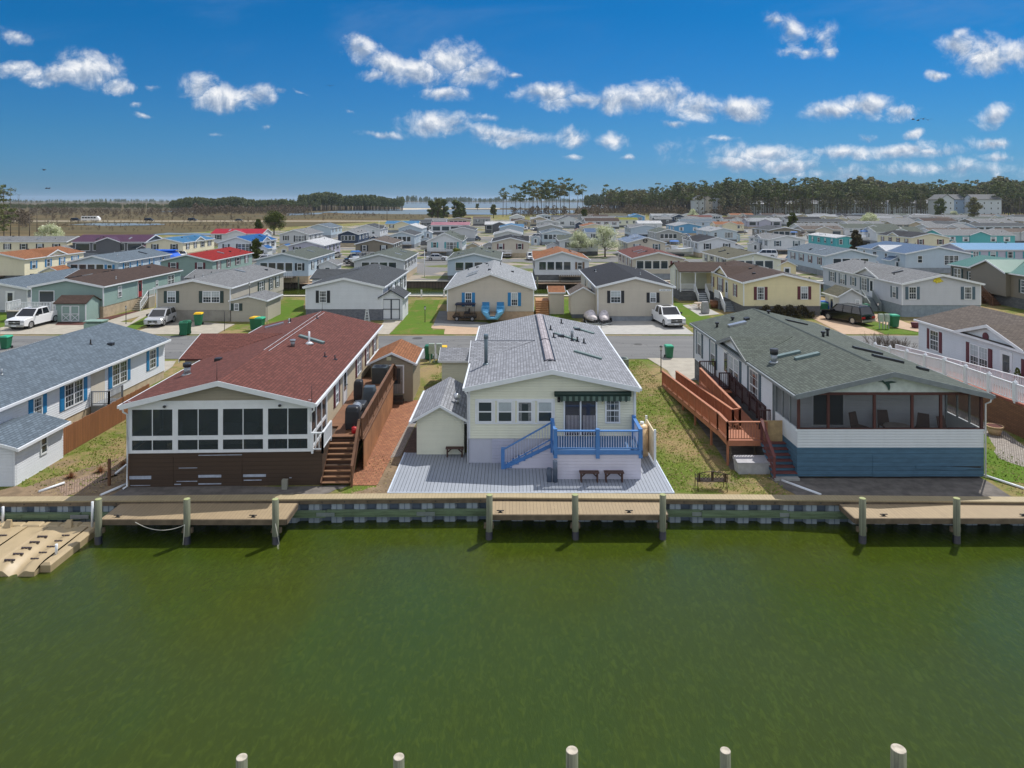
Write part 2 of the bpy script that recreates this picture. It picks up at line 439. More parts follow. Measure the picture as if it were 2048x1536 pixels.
def asphaltmat():
    m, t, b = newmat('asphalt')
    tc = t.add('ShaderNodeTexCoord').outputs['Object']
    n = t.noise(tc, 30, 3, .7); big = t.noise(t.vm('MULTIPLY', tc, (.06, 1, 1)), .9, 5, .65, .4); pt = t.noise(tc, .12, 3, .5)
    vo = t.add('ShaderNodeTexVoronoi', feature='DISTANCE_TO_EDGE'); t.l.new(t.vm('ADD', t.vm('MULTIPLY', tc, (.16, .45, 1)), t.noise(tc, .8, 4, .6, out='Color')), vo.inputs['Vector']); vo.inputs['Scale'].default_value = .6
    crack = t.m('LESS_THAN', vo.outputs['Distance'], .007)
    c = t.mix(t.sstep(big, .3, .7), (.105, .107, .108), (.165, .165, .160)); c = t.mix(t.m('MULTIPLY', n, .35), c, (.20, .20, .195)); c = t.mix(t.m('MULTIPLY', t.sstep(pt, .56, .62), .45), c, (.085, .086, .088)); c = t.mix(t.m('MULTIPLY', crack, .7), c, (.05, .05, .05))
    t.l.new(c, b.inputs['Base Color']); b.inputs['Roughness'].default_value = .9; bump(t, b, n, .4, .004)
    return m
def yardmat():
    m, t, b = newmat('yard_ground')
    tc = t.add('ShaderNodeTexCoord').outputs['Object']
    n = t.noise(tc, .16, 3, .5); n2 = t.noise(tc, .09, 3, .5); n3 = t.noise(tc, 3, 6, .7)
    sand = t.mix(n3, (.20, .17, .13), (.40, .34, .27)); green = t.mix(n3, (.05, .07, .012), (.15, .17, .04)); grey = t.mix(n3, (.11, .11, .11), (.22, .21, .20))
    c = t.mix(t.sstep(n, .47, .53), sand, green); c = t.mix(t.sstep(n2, .50, .56), c, grey)
    t.l.new(c, b.inputs['Base Color']); b.inputs['Roughness'].default_value = .95
    return m
M = {}
WALL = {'white': (214,218,222), 'cream': (226,218,188), 'beige': (198,190,174), 'greige': (176,170,154), 'grey': (160,163,162), 'pale grey': (196,199,202), 'taupe': (128,120,104),
        'sage green': (138,162,154), 'yellow': (228,216,172), 'pale blue': (182,198,210), 'sky blue': (96,158,200), 'navy': (48,62,86), 'turquoise': (84,176,178),
        'dark grey': (92,94,98), 'lavender': (176,176,192), 'pale yellow': (221,222,202), 'tan': (178,166,142)}
ROOF = {'grey': (138,140,142), 'dark grey': (84,88,92), 'charcoal': (52,54,60), 'brown': (86,70,62), 'orange brown': (160,108,74), 'red': (158,34,30), 'bright red': (200,30,28),
        'dark red': (120,74,66), 'maroon': (104,62,78), 'bright blue': (20,100,170), 'light blue': (74,134,176), 'slate blue': (82,104,132), 'green': (70,128,104),
        'grey green': (100,108,100), 'olive grey': (108,106,88), 'brown grey': (112,102,94), 'white': (212,214,216), 'pink': (190,122,128), 'pale grey': (168,172,176),
        'sky blue': (50,140,190), 'yellow green': (140,140,50), 'blue grey': (112,126,138), 'mottled grey': (160,163,170)}
METAL = {'maroon', 'bright red', 'bright blue', 'light blue', 'green', 'sky blue', 'pink', 'slate blue'}
TRIMC = {'black': (28,32,38), 'teal': (60,150,160), 'maroon': (92,40,50), 'blue': (32,122,176), 'blue grey': (74,96,110), 'dark green': (40,60,58), 'brown': (110,88,72), 'none': (0,0,0), 'white':(215,218,222)}
def wallm(c): return siding('siding_' + c.replace(' ', '_'), lin(WALL[c]))
def roofm(c, axis='y'):
    if c in METAL: return metalroof('metal_roof_' + c.replace(' ', '_') + '_', hl(ROOF[c]), axis)
    return shingle('shingles_' + c.replace(' ', '_') + '_', hl(ROOF[c]), axis)
def shutm(c): return plain('shutter_' + c.replace(' ', '_'), lin(TRIMC[c]), .5)
M['trim'] = plain('white_vinyl_trim', lin((222,226,230)), .35, var=.04)
M['trimdk'] = plain('grey_trim', lin((120,128,132)), .5)
M['glass'] = glassmat('window_glass', (.030, .042, .050))
M['glassg'] = glassmat('window_glass_greenish', (.05, .08, .075))
M['blind'] = plain('window_blind', lin((166,176,180)), .5); M['curtainw'] = plain('window_curtain', lin((120,124,126)), .8, var=.3, scale=9)
M['skirt_grey'] = plain('grey_skirting', lin((140,146,152)), .8, var=.15, scale=1.5)
M['skirt_tan'] = plain('tan_skirting', lin((182,166,140)), .85, var=.15, scale=1.5)
M['skirt_brick'] = bricks('blue_grey_brick_skirting', lin((110,114,126)), lin((72,78,94)), lin((150,150,152)))
M['skirt_block'] = bricks('grey_block_skirting', lin((112,114,116)), lin((92,94,96)), lin((80,80,80)), .4, .2)
M['skirt_dark'] = plain('dark_skirting', lin((92,96,100)), .8)
M['conc'] = plain('concrete', hl((196,188,172)), .9, var=.10, scale=1.2, fine=.004)
M['concw'] = plain('pale_concrete', hl((200,198,192)), .9, var=.08, scale=1.2, fine=.004)
M['concp'] = plain('pinkish_concrete', hl((212,182,152)), .9, var=.08, scale=1.2, fine=.004)
M['black'] = plain('black_paint', (.012, .012, .014), .4)
M['rubber'] = plain('tyre_rubber', (.014, .014, .015), .85)
M['darkmetal'] = plain('dark_metal', (.035, .037, .04), .45, .3)
M['alu'] = plain('aluminium', (.55, .56, .57), .35, .8)
M['galv'] = plain('galvanised_metal', lin((150,156,160)), .4, .6)
M['wood'] = planks('brown_stained_boards', hl((116,82,58)), .14, 1)
M['woodx'] = planks('brown_stained_boards_across', hl((122,86,60)), .14, 0)
M['ply'] = plain('plywood_stained', lin((150,104,68)), .8, var=.2, scale=1.6)
M['rail_brown'] = plain('brown_rail_wood', lin((104,72,50)), .75, var=.2)
M['white_gloss'] = plain('white_car_paint', (.78, .79, .80), .18, 0, .02, spec=.6)
M['silver'] = plain('silver_car_paint', (.62, .63, .65), .25, .4, .02)
M['blackcar'] = plain('black_car_paint', (.008, .008, .010), .12, 0, .05, spec=.7)
M['carglass'] = glassmat('car_glass', (.006, .008, .012), .03)
M['rim'] = plain('wheel_rim', (.45, .46, .47), .3, .7)
M['binG'] = plain('green_bin_plastic', lin((28,104,72)), .45)
M['binlid'] = plain('pale_green_bin_lid', lin((60,170,130)), .45)
M['yellowlid'] = plain('yellow_bin_lid', lin((240,190,20)), .45)
M['pileW'] = planks('pile_wood', lin((106,110,90)), .05, 9, gap=.12, var=.3, gapcol=.6, streak=(6, 6, .7))
M['pileT'] = plain('pile_end_grain', lin((150,156,110)), .85, var=.15, scale=9)
M['pilewrap'] = plain('black_pile_wrap', (.010, .011, .016), .35)
M['pole'] = plain('black_lamp_pole', (.01, .01, .01), .5)
M['lampglass'] = plain('frosted_lantern_glass', (.55, .56, .56), .25)
M['bark'] = plain('pine_bark', (.12, .095, .075), .95, var=.3, scale=3)
M['barkgrey'] = plain('grey_bark', (.12, .10, .085), .95, var=.3, scale=3)
def leafmat(name, a, b_, c_=None, sub=.0):
    m, t, b = newmat(name)
    tc = t.add('ShaderNodeTexCoord').outputs['Object']
    oi = t.add('ShaderNodeObjectInfo')
    n = t.noise(tc, .9, 4, .6); n2 = t.noise(tc, 5, 2, .6)
    f = t.m('ADD', t.m('MULTIPLY', n, .6), t.m('MULTIPLY', n2, .4))
    c = t.mix(t.sstep(f, .35, .65), a, b_)
    if c_: c = t.mix(t.m('MULTIPLY', t.sstep(oi.outputs['Random'], .55, 1), .6), c, c_)
    t.l.new(c, b.inputs['Base Color']); b.inputs['Roughness'].default_value = .8; b.inputs['Specular IOR Level'].default_value = .15
    return m
M['needles'] = leafmat('pine_needles', (.065, .085, .032), (.19, .215, .08), (.21, .18, .09))
M['needlesfar'] = leafmat('far_pine_needles', (.075, .095, .040), (.20, .22, .095), (.22, .19, .11))
M['scrub'] = leafmat('brown_bare_scrub', (.085, .065, .045), (.21, .165, .11))
M['blossom'] = leafmat('pale_blossom', (.30, .36, .13), (.88, .88, .70))
M['evergreen'] = leafmat('evergreen_leaves', (.045, .062, .014), (.14, .16, .035))
# ---------------------------------------------------------------- windows, doors, railings, homes
WD = {}
def win_data(w, h, style):
    """origin bottom centre, facing -Y"""
    k = (round(w, 2), round(h, 2), style)
    if k in WD: return WD[k]
    f = MB(); b = .075
    f.box(-w/2, w/2, -.05, .02, 0, b); f.box(-w/2, w/2, -.05, .02, h - b, h)
    f.box(-w/2, -w/2 + b, -.05, .02, b, h - b); f.box(w/2 - b, w/2, -.05, .02, b, h - b)
    if style != 'fixed': f.box(-w/2 + b, w/2 - b, -.035, .02, h*.5 - .03, h*.5 + .03)
    if style in ('double', 'triple'):
        n = 2 if style == 'double' else 3
        for i in range(1, n): x = -w/2 + w*i/n; f.box(x - .06, x + .06, -.045, .02, b, h - b)
    if style in ('grid', 'double', 'triple'):
        n = {'grid': 3, 'double': 6, 'triple': 9}[style]
        for i in range(1, n):
            x = -w/2 + b + (w - 2*b)*i/n; f.box(x - .011, x + .011, -.02, .02, b, h - b)
        for z in (.27, .75): f.box(-w/2 + b, w/2 - b, -.018, .02, h*z - .01, h*z + .01)
    g = MB(); g.face([(-w/2 + .03, -.012, .03), (w/2 - .03, -.012, .03), (w/2 - .03, -.012, h - .03), (-w/2 + .03, -.012, h - .03)])
    bl = MB(); bl.face([(-w/2 + b, -.0155, h*.53), (w/2 - b, -.0155, h*.53), (w/2 - b, -.0155, h - b), (-w/2 + b, -.0155, h - b)])
    cu = MB(); q = (w - 2*b)*.24
    for s in (-1, 1): x0, x1 = sorted((s*(w/2 - b), s*(w/2 - b - q))); cu.face([(x0, -.0152, b), (x1, -.0152, b), (x1 - s*0, -.0152, h - b), (x0, -.0152, h - b)])
    cu.face([(-w/2 + b + q, -.0152, h*.86), (w/2 - b - q, -.0152, h*.86), (w/2 - b - q, -.0152, h - b), (-w/2 + b + q, -.0152, h - b)])
    WD[k] = (f.data('window', [M['trim']]), g.data('pane', [M['glass']]), bl.data('blind', [M['blind']]), cu.data('curtain', [M['curtainw']]))
    return WD[k]
def shut_data(w, h, c):
    k = ('s', round(w, 2), round(h, 2), c)
    if k in WD: return WD[k]
    f = MB(); f.box(-w/2, w/2, -.04, .01, 0, h)
    for z0, z1 in ((.06, h*.47), (h*.53, h - .06)):
        f.box(-w/2 + .05, w/2 - .05, -.052, -.03, z0, z1)
    WD[k] = f.data('shutter', [shutm(c)]); return WD[k]
def door_data(w, h, c):
    k = ('d', round(w, 2), round(h, 2), c)
    if k in WD: return WD[k]
    f = MB(); f.box(-w/2, w/2, -.04, .01, 0, h)
    t_ = MB(); b = .08
    t_.box(-w/2 - b, -w/2, -.06, .01, 0, h + b); t_.box(w/2, w/2 + b, -.06, .01, 0, h + b); t_.box(-w/2, w/2, -.06, .01, h, h + b)
    g = MB(); g.box(-w/2 + .16, w/2 - .16, -.055, -.03, h*.35, h*.92)
    hd = MB(); hd.cyl((w/2 - .09, -.04, h*.47), (w/2 - .09, -.12, h*.47), .03, n=8); hd.box(w/2 - .12, w/2 - .06, -.13, -.10, h*.45, h*.49)
    dm = {'white': M['trim'], 'red': plain('red_door', lin((150,40,44)), .5), 'grey': planks('weathered_grey_boards', lin((140,136,132)), .12, 0)}[c]
    WD[k] = (f.data('door', [dm]), t_.data('door_frame', [M['trim']]), g.data('pane', [M['glass']]), hd.data('handle', [M['galv']]))
    return WD[k]
rw = random.Random(5)
def feature(p, side, Wd, L, y0, ft, far=False):
    """ft = (kind, position along the wall, width, z0, z1, shutter)"""
    kind, s, w, z0, z1 = ft[:5]; sh = ft[5] if len(ft) > 5 else 'none'
    e = .006
    if side == 'F': org = (s, y0 - e, z0); rz = 0; ax = (1, 0)
    elif side == 'R': org = (Wd/2 + e, s, z0); rz = R(90); ax = (0, 1)
    else: org = (-Wd/2 - e, s, z0); rz = R(-90); ax = (0, -1)
    h = z1 - z0
    if kind == 'door':
        c = sh if sh in ('white', 'red', 'grey') else 'white'
        d = door_data(w, h, c); o = inst('door', d[0], p, org, rz)
        inst('door_frame', d[1], o); inst('pane', d[2], o)
        if not far: inst('handle', d[3], o)
        return o
    st = {'win': 'grid', 'plain': 'single', 'double': 'double', 'triple': 'triple', 'fixed': 'fixed'}[kind]
    if far and st == 'grid': st = 'single'
    d = win_data(w, h, st); o = inst('window', d[0], p, org, rz)
    inst('pane', d[1], o)
    q = rw.random()
    if q < .38 and kind != 'fixed': inst('blind', d[2], o)
    elif q < .72 and kind != 'fixed': inst('curtain', d[3], o)
    if sh != 'none':
        sw = .34 if w < 1.6 else .38; sd_ = shut_data(sw, h, sh)
        for k in (-1, 1):
            dx = k*(w/2 + sw/2 + .02)
            inst('shutter', sd_, p, (org[0] + ax[0]*dx, org[1] + ax[1]*dx, org[2]), rz)
    return o

def vent_bits(roof, Wd, L, ez, sl, seed, n=4, skyl=2):
    r = random.Random(seed)
    def rzf(x): return ez + sl*(Wd/2 - abs(x))
    for i in range(n):
        x = r.uniform(-.38, .38)*Wd; y = r.uniform(.15, .9)*L; z = rzf(x)
        b = MB()
        if r.random() < .6: b.cyl((x, y, z - .05), (x, y, z + .32), .05, n=8); b.cyl((x, y, z - .02), (x, y, z + .05), .13, .07, n=8); mt = M['black'] if r.random() < .6 else M['galv']
        else: b.box(x - .17, x + .17, y - .17, y + .17, z - .05, z + .14); mt = M['darkmetal']
        b.build('roof_vent', mt, roof)
    for i in range(skyl):
        x = r.choice((-1, 1))*r.uniform(.12, .32)*Wd; y = r.uniform(.25, .8)*L
        b = MB(); hl = r.uniform(.5, .8); wx = .18
        if x < 0: za, zb = rzf(x - hl), rzf(x + hl)
        else: za, zb = rzf(x - hl), rzf(x + hl)
        b.loft([[(x - hl, y - wx, za - .03), (x - hl, y + wx, za - .03), (x - hl, y + wx, za + .12), (x - hl, y - wx, za + .12)],
                [(x + hl, y - wx, zb - .03), (x + hl, y + wx, zb - .03), (x + hl, y + wx, zb + .12), (x + hl, y - wx, zb + .12)]])
        b.build('skylight', r.choice((M['galv'], M['darkmetal'], M['alu'])), roof)

def rooflofts(mb, Wd, y0, y1, ez, rise, o, th=.10, m=0):
    sl = rise/(Wd/2); x = Wd/2 + o; zo = ez - o*sl
    for s in (-1, 1):
        prof = [(s*x, zo), (0, ez + rise), (0, ez + rise - th), (s*x, zo - th)]
        if s > 0: prof = prof[::-1]
        mb.prism(prof, 'y', y0, y1, m)
def fascia_mesh(Wd, y0, y1, ez, rise, o, bh=.22, back=False):
    """white boards along the front rake and both eaves"""
    f = MB(); sl = rise/(Wd/2); x = Wd/2 + o; zo = ez - o*sl
    for s in (-1, 1):
        prof = [(s*x, zo + .02), (0, ez + rise + .02), (0, ez + rise - bh), (s*x, zo - bh)]
        if s > 0: prof = prof[::-1]
        f.prism(prof, 'y', y0 - .035, y0 - .004)
        f.box(s*(x + .004), s*(x + .11), y0 - .03, y1, zo - .15, zo - .02)      # gutter
        f.box(s*(Wd/2 + .01), s*(x + .002), y0 + .01, y1, zo - .135, zo - .112)     # soffit
    return f

def laps(mb, which, Wd, y0, y1, z0, ez, rise, lap=.13, pr=.014):
    """real overlapping clapboards on the front gable or a long side"""
    z = z0; ztop = ez + (rise if which == 'F' else 0)
    while z < ztop - .02:
        zt = min(z + lap, ztop)
        if which == 'F':
            def hw(q): return Wd/2 if q <= ez else Wd/2*(1 - (q - ez)/rise)
            a, b = hw(z), hw(zt); a -= .1 if z < ez - .15 else .02; b -= .1 if z < ez - .15 else .02
            if b < .05: break
            mb.face([(-a, y0 - pr, z), (a, y0 - pr, z), (b, y0 - .001, zt), (-b, y0 - .001, zt)]); mb.face([(-a, y0, z), (a, y0, z), (a, y0 - pr, z), (-a, y0 - pr, z)])
        else:
            s = 1 if which == 'R' else -1; x = s*Wd/2
            q = [(x + s*pr, y0 + .08, z), (x + s*pr, y1, z), (x + s*.001, y1, zt), (x + s*.001, y0 + .08, zt)]; mb.face(q if s > 0 else q[::-1])
            mb.face([(x, y0 + .08, z), (x, y1, z), (x + s*pr, y1, z), (x + s*pr, y0 + .08, z)])
        z += lap
def home(label, X, Y, Wd, L, wall, roof, eave=3.9, rise=.9, skirt=1.2, skirtm='skirt_grey', front=(), side='R', sidef=(), rz=0, o=.18, of=.25,
         xg=(), y0=0, vents=4, skyl=2, far=False, seed=1, cat='mobile home', group=None, name='mobile_home', trim='trim', apexx=0):
    p = thing(name, label, cat, (X, Y, 0), rz, group)
    p['_dims'] = 0; del p['_dims']
    sk = MB(); sk.box(-Wd/2 + .03, Wd/2 - .03, y0 + .03, L - .03, -.05, skirt + .02)
    sk.build('skirting', M[skirtm] if isinstance(skirtm, str) else skirtm, p)
    wl = MB(); wl.prism([(-Wd/2, skirt), (Wd/2, skirt), (Wd/2, eave), (0, eave + rise), (-Wd/2, eave)], 'y', y0, L)
    wm = wallm(wall)
    cb_ = MB()
    wl.build('wall', wm, p)
    for sx in (-1, 1):      # corner boards
        cb_.box(sx*(Wd/2 - .10), sx*(Wd/2 + .012), y0 - .012, y0 + .08, skirt, eave - .03)
    if not far: cb_.build('corner_trim', M[trim], p)
    rf = MB(); rooflofts(rf, Wd, -of, L + .2, eave + .04, rise, o)
    ro = rf.build('roof', roofm(roof), p)
    fascia_mesh(Wd, -of, L + .2, eave + .03, rise, o).build('fascia', M[trim], p)
    if not far:
        lp = MB(); laps(lp, 'F', Wd, y0, L, skirt, eave, rise); laps(lp, side, Wd, y0, L, skirt, eave, 0)
        lp.build('siding', wm, p)
    for ft in front: feature(p, 'F', Wd, L, y0, ft, far)
    for ft in sidef: feature(p, side, Wd, L, y0, ft, far)
    sl = rise/(Wd/2)
    for (sd_, yc, hw, proj, gr) in xg:       # cross gables on a long side
        s = 1 if sd_ == 'R' else -1
        xw = Wd/2 + max(proj, .03); xo = xw + .25; xi = Wd/2 - min(gr/sl, Wd/2)
        ez = eave + .07; g = MB()
        for k in (-1, 1):
            a = [(s*xo, yc + k*(hw + .2), ez - .2*gr/hw), (s*xo, yc, ez + gr), (s*xi, yc, ez + gr), (s*(Wd/2 + .1), yc + k*(hw + .2), ez - .2*gr/hw)]
            b = [(q[0], q[1], q[2] - .10) for q in a]
            g.loft([a, b] if s*k > 0 else [b, a])
        g.build('cross_gable_roof', roofm(roof, 'x'), p)
        wg = MB(); wg.prism([(yc - hw, eave if proj <= .05 else skirt), (yc + hw, eave if proj <= .05 else skirt), (yc + hw, eave), (yc, eave + gr), (yc - hw, eave)], 'x', s*(Wd/2 - .3), s*xw)
        wg.build('gable_wall', wm, p)
        t_ = MB()
        for k in (-1, 1):
            prof = [(yc, ez + gr + .01), (yc + k*(hw + .2), ez - .2*gr/hw + .01), (yc + k*(hw + .2), ez - .2*gr/hw - .2), (yc, ez + gr - .2)]
            t_.prism(prof, 'x', s*(xo + .004), s*(xo + .034))
        t_.build('gable_trim', M[trim], p)
    vent_bits(ro, Wd, L, eave + .04, sl, seed, vents, skyl)
    return p

def railing(p0, p1, h=.95, post=1.8, gap=.12, mats=None, parent=None, top=.09, wp=.09, wb=.03, name='railing', endposts=True, world=True):
    """p0, p1 = floor points; sloped allowed"""
    b = MB(); p0 = Vector(p0); p1 = Vector(p1); d = p1 - p0; n = max(1, round(d.length/post)); up = Vector((0, 0, 1))
    for i in range(n + 1):
        if not endposts and i in (0, n): continue
        q = p0 + d*(i/n); b.box(q.x - wp/2, q.x + wp/2, q.y - wp/2, q.y + wp/2, q.z - .1, q.z + h + .02)
    b.bar(p0 + up*h, p1 + up*h, top, .05, 1); b.bar(p0 + up*.10, p1 + up*.10, .05, .05, 1)
    nb = int(d.length/gap)
    for i in range(1, nb):
        q = p0 + d*(i/nb); b.box(q.x - wb/2, q.x + wb/2, q.y - wb/2, q.y + wb/2, q.z + .11, q.z + h - .02, 2)
    return b.build(name, mats, parent, world=world)
def stairs(parent, org, direc, width, n, rise, run, mats, name='steps', closed=True):
    """descend from org (top centre) towards direc; mats tread,riser"""
    b = MB(); dx, dy = direc; sx, sy = -dy, dx; o = Vector(org)
    for i in range(n):
        z = o.z - (i + 1)*rise
        a = o + Vector((dx, dy, 0))*(i*run); c = o + Vector((dx, dy, 0))*((i + 1)*run + .03)
        ps = [a + Vector((sx, sy, 0))*width/2, a - Vector((sx, sy, 0))*width/2, c - Vector((sx, sy, 0))*width/2, c + Vector((sx, sy, 0))*width/2]
        b.loft([[(q.x, q.y, z - .04) for q in ps], [(q.x, q.y, z) for q in ps]], 0)
        if closed:
            k = .98
            a2 = a + Vector((dx, dy, 0))*.02; c2 = c - Vector((dx, dy, 0))*.06
            ps = [a2 + Vector((sx, sy, 0))*width/2*k, a2 - Vector((sx, sy, 0))*width/2*k, c2 - Vector((sx, sy, 0))*width/2*k, c2 + Vector((sx, sy, 0))*width/2*k]
            b.loft([[(q.x, q.y, z - rise + .0) for q in ps], [(q.x, q.y, z - .042) for q in ps]], 1)
    return b.build(name, mats, parent, world=True)

def shed(label, X, Y, Wd, L, H, rise, wall, roof, rz=0, front=(), o=.15, ridge='y', name='shed', dm=None, side='R', sidef=(), base=0.0):
    p = thing(name, label, 'shed', (X, Y, base), rz)
    wl = MB(); wm = wallm(wall) if isinstance(wall, str) else wall
    rf = MB(); fs = MB()
    if ridge == 'y':
        wl.prism([(-Wd/2, 0), (Wd/2, 0), (Wd/2, H), (0, H + rise), (-Wd/2, H)], 'y', 0, L)
        rooflofts(rf, Wd, -o, L + o, H + .03, rise, o, .07)
        fs = fascia_mesh(Wd, -o, L + o, H + .03, rise, o, .12)
    else:
        wl.prism([(0, 0), (L, 0), (L, H), (L/2, H + rise), (0, H)], 'x', -Wd/2, Wd/2)
        sl = rise/(L/2)
        for s in (-1, 1):
            pr = [(L/2 + s*(L/2 + o), H + .03 - o*sl), (L/2, H + .03 + rise), (L/2, H - .04 + rise), (L/2 + s*(L/2 + o), H - .04 - o*sl)]
            rf.prism(pr, 'x', -Wd/2 - o, Wd/2 + o)
        fs.box(-Wd/2 - o, Wd/2 + o, -o - .03, -o - .003, H - .10 - o*sl, H + .04 - o*sl)
        for s in (-1, 1):
            for k in (-1, 1):
                pr = [(L/2, H + .05 + rise), (L/2 + k*(L/2 + o), H + .05 - o*sl), (L/2 + k*(L/2 + o), H - .07 - o*sl), (L/2, H - .07 + rise)]
                fs.prism(pr, 'x', s*(Wd/2 + o + .003), s*(Wd/2 + o + .03))
    if ridge == 'y' and Y < 60: laps(wl, 'F', Wd, 0, L, 0, H, rise); laps(wl, side, Wd, 0, L, 0, H, 0)
    wl.build('wall', wm, p); rf.build('roof', roofm(roof, 'y' if ridge == 'y' else 'x'), p); fs.build('fascia', M['trim'], p)
    for ft in front: feature(p, 'F', Wd, L, 0, ft)
    for ft in sidef: feature(p, side, Wd, L, 0, ft)
    return p
# ---------------------------------------------------------------- setting: ground, water, roads
M['ground'] = groundmat(); M['marsh'] = marshmat(); M['lawn'] = grassmat()
M['water'] = watermat('canal_water', (.040, .056, .0055), 1.0, .03, .24, .5)
M['farwater'] = watermat('bay_water', (.17, .20, .20), .12, .4, .2, .12)
M['asphalt'] = asphaltmat()
M['marshroad'] = plain('pale_highway', lin((190,178,156)), .9, var=.05, scale=.05)
M['dirt'] = plain('bare_sandy_dirt', hl((150,128,100)), .95, var=.28, scale=1.3, fine=.02)
M['dirtgrey'] = plain('grey_gravelly_dirt', hl((124,118,112)), .95, var=.28, scale=1.7, fine=.02)
M['mulch'] = plain('red_brown_mulch', hl((104,58,48)), .95, var=.35, scale=4, fine=.03)
M['stones'] = bricks('white_river_stones', hl((226,216,204)), hl((176,166,156)), hl((120,110,100)), .12, .09, 'xy', .02)
M['pinkstones'] = bricks('pinkish_stones', hl((214,184,160)), hl((170,140,118)), hl((120,100,80)), .12, .10, 'xy', .02)
M['pavers'] = bricks('orange_brick_pavers', hl((196,134,94)), hl((164,104,72)), hl((112,76,56)), .22, .22, 'xy', .012)
M['paversdk'] = bricks('old_brown_bricks', hl((130,104,88)), hl((98,78,66)), hl((70,58,50)), .22, .11, 'xy', .015)

def bendy(x): return 32.0 - .020*abs(x + .5)          # the bulkhead line bends slightly
g = MB()
xs = [-3000, -400, -120, -60, -30, 0, 30, 60, 120, 400, 3000]
def strip(mb, ya, yb, z, m=0):
    for i in range(len(xs) - 1):
        a, b = xs[i], xs[i + 1]
        yA = [(bendy(q) if ya is None else ya) - (0 if ya else .1) for q in (max(-60, min(60, a)), max(-60, min(60, b)))]
        mb.face([(a, yA[0], z), (b, yA[1], z), (b, yb, z), (a, yb, z)], m)
strip(g, None, 98.0, 0); strip(g, 116.3, 9000.0, 0)
g.face([(-12000, 9000, 0), (12000, 9000, 0), (12000, 20000, 0), (-12000, 20000, 0)])
g.face([(-3000, -60, 0), (3000, -60, 0), (3000, -3, 0), (-3000, -3, 0)])
g.face([(-3000, -3, 0), (3000, -3, 0), (3000, -3, -2), (-3000, -3, -2)])
struct('ground', g, M['ground'])
w_ = MB(); w_.face([(-600, -30, WZ), (600, -30, WZ), (600, 130, WZ), (-600, 130, WZ)])
struct('water', w_, M['water'])
ms = MB(); z = .05
ms.face([(-9000, 205, z), (-170, 205, z), (-149, 245, z), (-112, 345, z), (-30, 600, z), (60, 700, z), (200, 770, z), (2500, 770, z), (9000, 14000, z), (-9000, 14000, z)])
struct('salt_marsh', ms, M['marsh'])
def polysheet(name, pts, z, mat, kind='structure'):
    b = MB(); b.face([(x, y, z) for x, y in pts]); return tag(b.build(name, mat), kind=kind)
def pxsheet(name, pp, z, mat): return polysheet(name, [G(a, b, z) for a, b in pp], z, mat)
def wob(pts, n=6, amp=.02, seed=1):
    r = random.Random(seed); out = []
    for i in range(len(pts)):
        a = pts[i]; b = pts[(i + 1) % len(pts)]
        for k in range(n):
            t = k/n; x = a[0] + (b[0] - a[0])*t; y = a[1] + (b[1] - a[1])*t
            out.append((x*(1 + r.uniform(-amp, amp)*.3), y*(1 + r.uniform(-amp, amp))))
    return out
# bay and creeks on the horizon
def farw(name, pp, seed): polysheet(name, wob([G(a, b) for a, b in pp], 7, .012, seed), .16, M['farwater'])
farw('bay', [(798, 416), (1240, 416.5), (1240, 405.2), (1000, 404.6), (800, 404.6)], 1)
farw('creek', [(640, 424.5), (720, 428), (990, 429.5), (1150, 427), (1150, 420.5), (820, 418.5), (700, 420)], 2)
farw('creek', [(575, 431), (640, 428.5), (650, 425.5), (575, 427.5)], 3)
farw('creek', [(560, 404.6), (625, 404.6), (625, 402.9), (560, 402.9)], 4)
farw('pond', [(130, 450.5), (240, 452), (330, 450), (300, 447.3), (180, 447)], 5)
farw('pond', [(300, 470), (430, 471), (450, 467), (330, 467)], 6)
farw('pond', [(320, 424), (420, 424.5), (430, 422), (330, 422)], 7)
# marsh islands / sand bar in the bay
polysheet('sand_bar', wob([G(a, b) for a, b in [(800, 420), (870, 418.5), (1000, 418), (1000, 416.7), (880, 417), (800, 416.5)]], 6, .006, 9), .22, M['marshroad'])
# highway across the marsh
hw = MB()
hw.face([(-900, 436, .12), (-40, 440, .12), (-40, 452, .12), (-900, 448, .12)])
struct('highway', hw, M['marshroad'])
# streets
rd = MB(); rd.box(-260, 260, 59.4, 69.6, -.1, .03)
struct('street', rd, M['asphalt'])
rd = MB(); rd.box(-150, 330, 152, 160, -.1, .03)
struct('street', rd, M['asphalt'])
for y in (236, 312, 388):
    rd = MB(); rd.box(-60 if y < 300 else 10, 420, y, y + 7, -.1, .03); struct('street', rd, M['asphalt'])
M['yard'] = yardmat()
for k, (ya, yb) in enumerate(((118, 151.6), (160.4, 235.6), (243.4, 311.6), (319.4, 387.6), (395.4, 480))):
    xl = -120 if k == 0 else (-150 + max(0, (ya - 200))*.45); xr = 420
    polysheet('yards', [(xl, ya), (xr, ya), (xr, yb), (xl + (yb - ya)*.3, yb)], .012 + .0, M['yard'])
Z1, Z2 = .034, .038
pxsheet('driveway', [(0, 668.5), (0, 655), (110, 634), (262, 645), (285, 628), (300, 628), (232, 665), (215, 668.5)], .035, M['conc'])
pxsheet('driveway', [(255, 668.5), (305, 652), (340, 640), (470, 648), (432, 668.5)], .036, M['conc'])
pxsheet('driveway', [(752, 668.5), (768, 642), (803, 642), (778, 668.5)], .035, M['conc'])
pxsheet('driveway', [(862, 655), (868, 648), (1010, 650), (1000, 668.5), (888, 668.5), (890, 658), (866, 657)], .036, M['concp'])
pxsheet('asphalt_apron', [(866, 652), (878, 622), (900, 622), (895, 640), (975, 645), (985, 654), (950, 655), (880, 651)], .041, M['asphalt'])
pxsheet('driveway', [(1200, 668.5), (1165, 640), (1352, 640), (1389, 668.5)], .036, M['concw'])
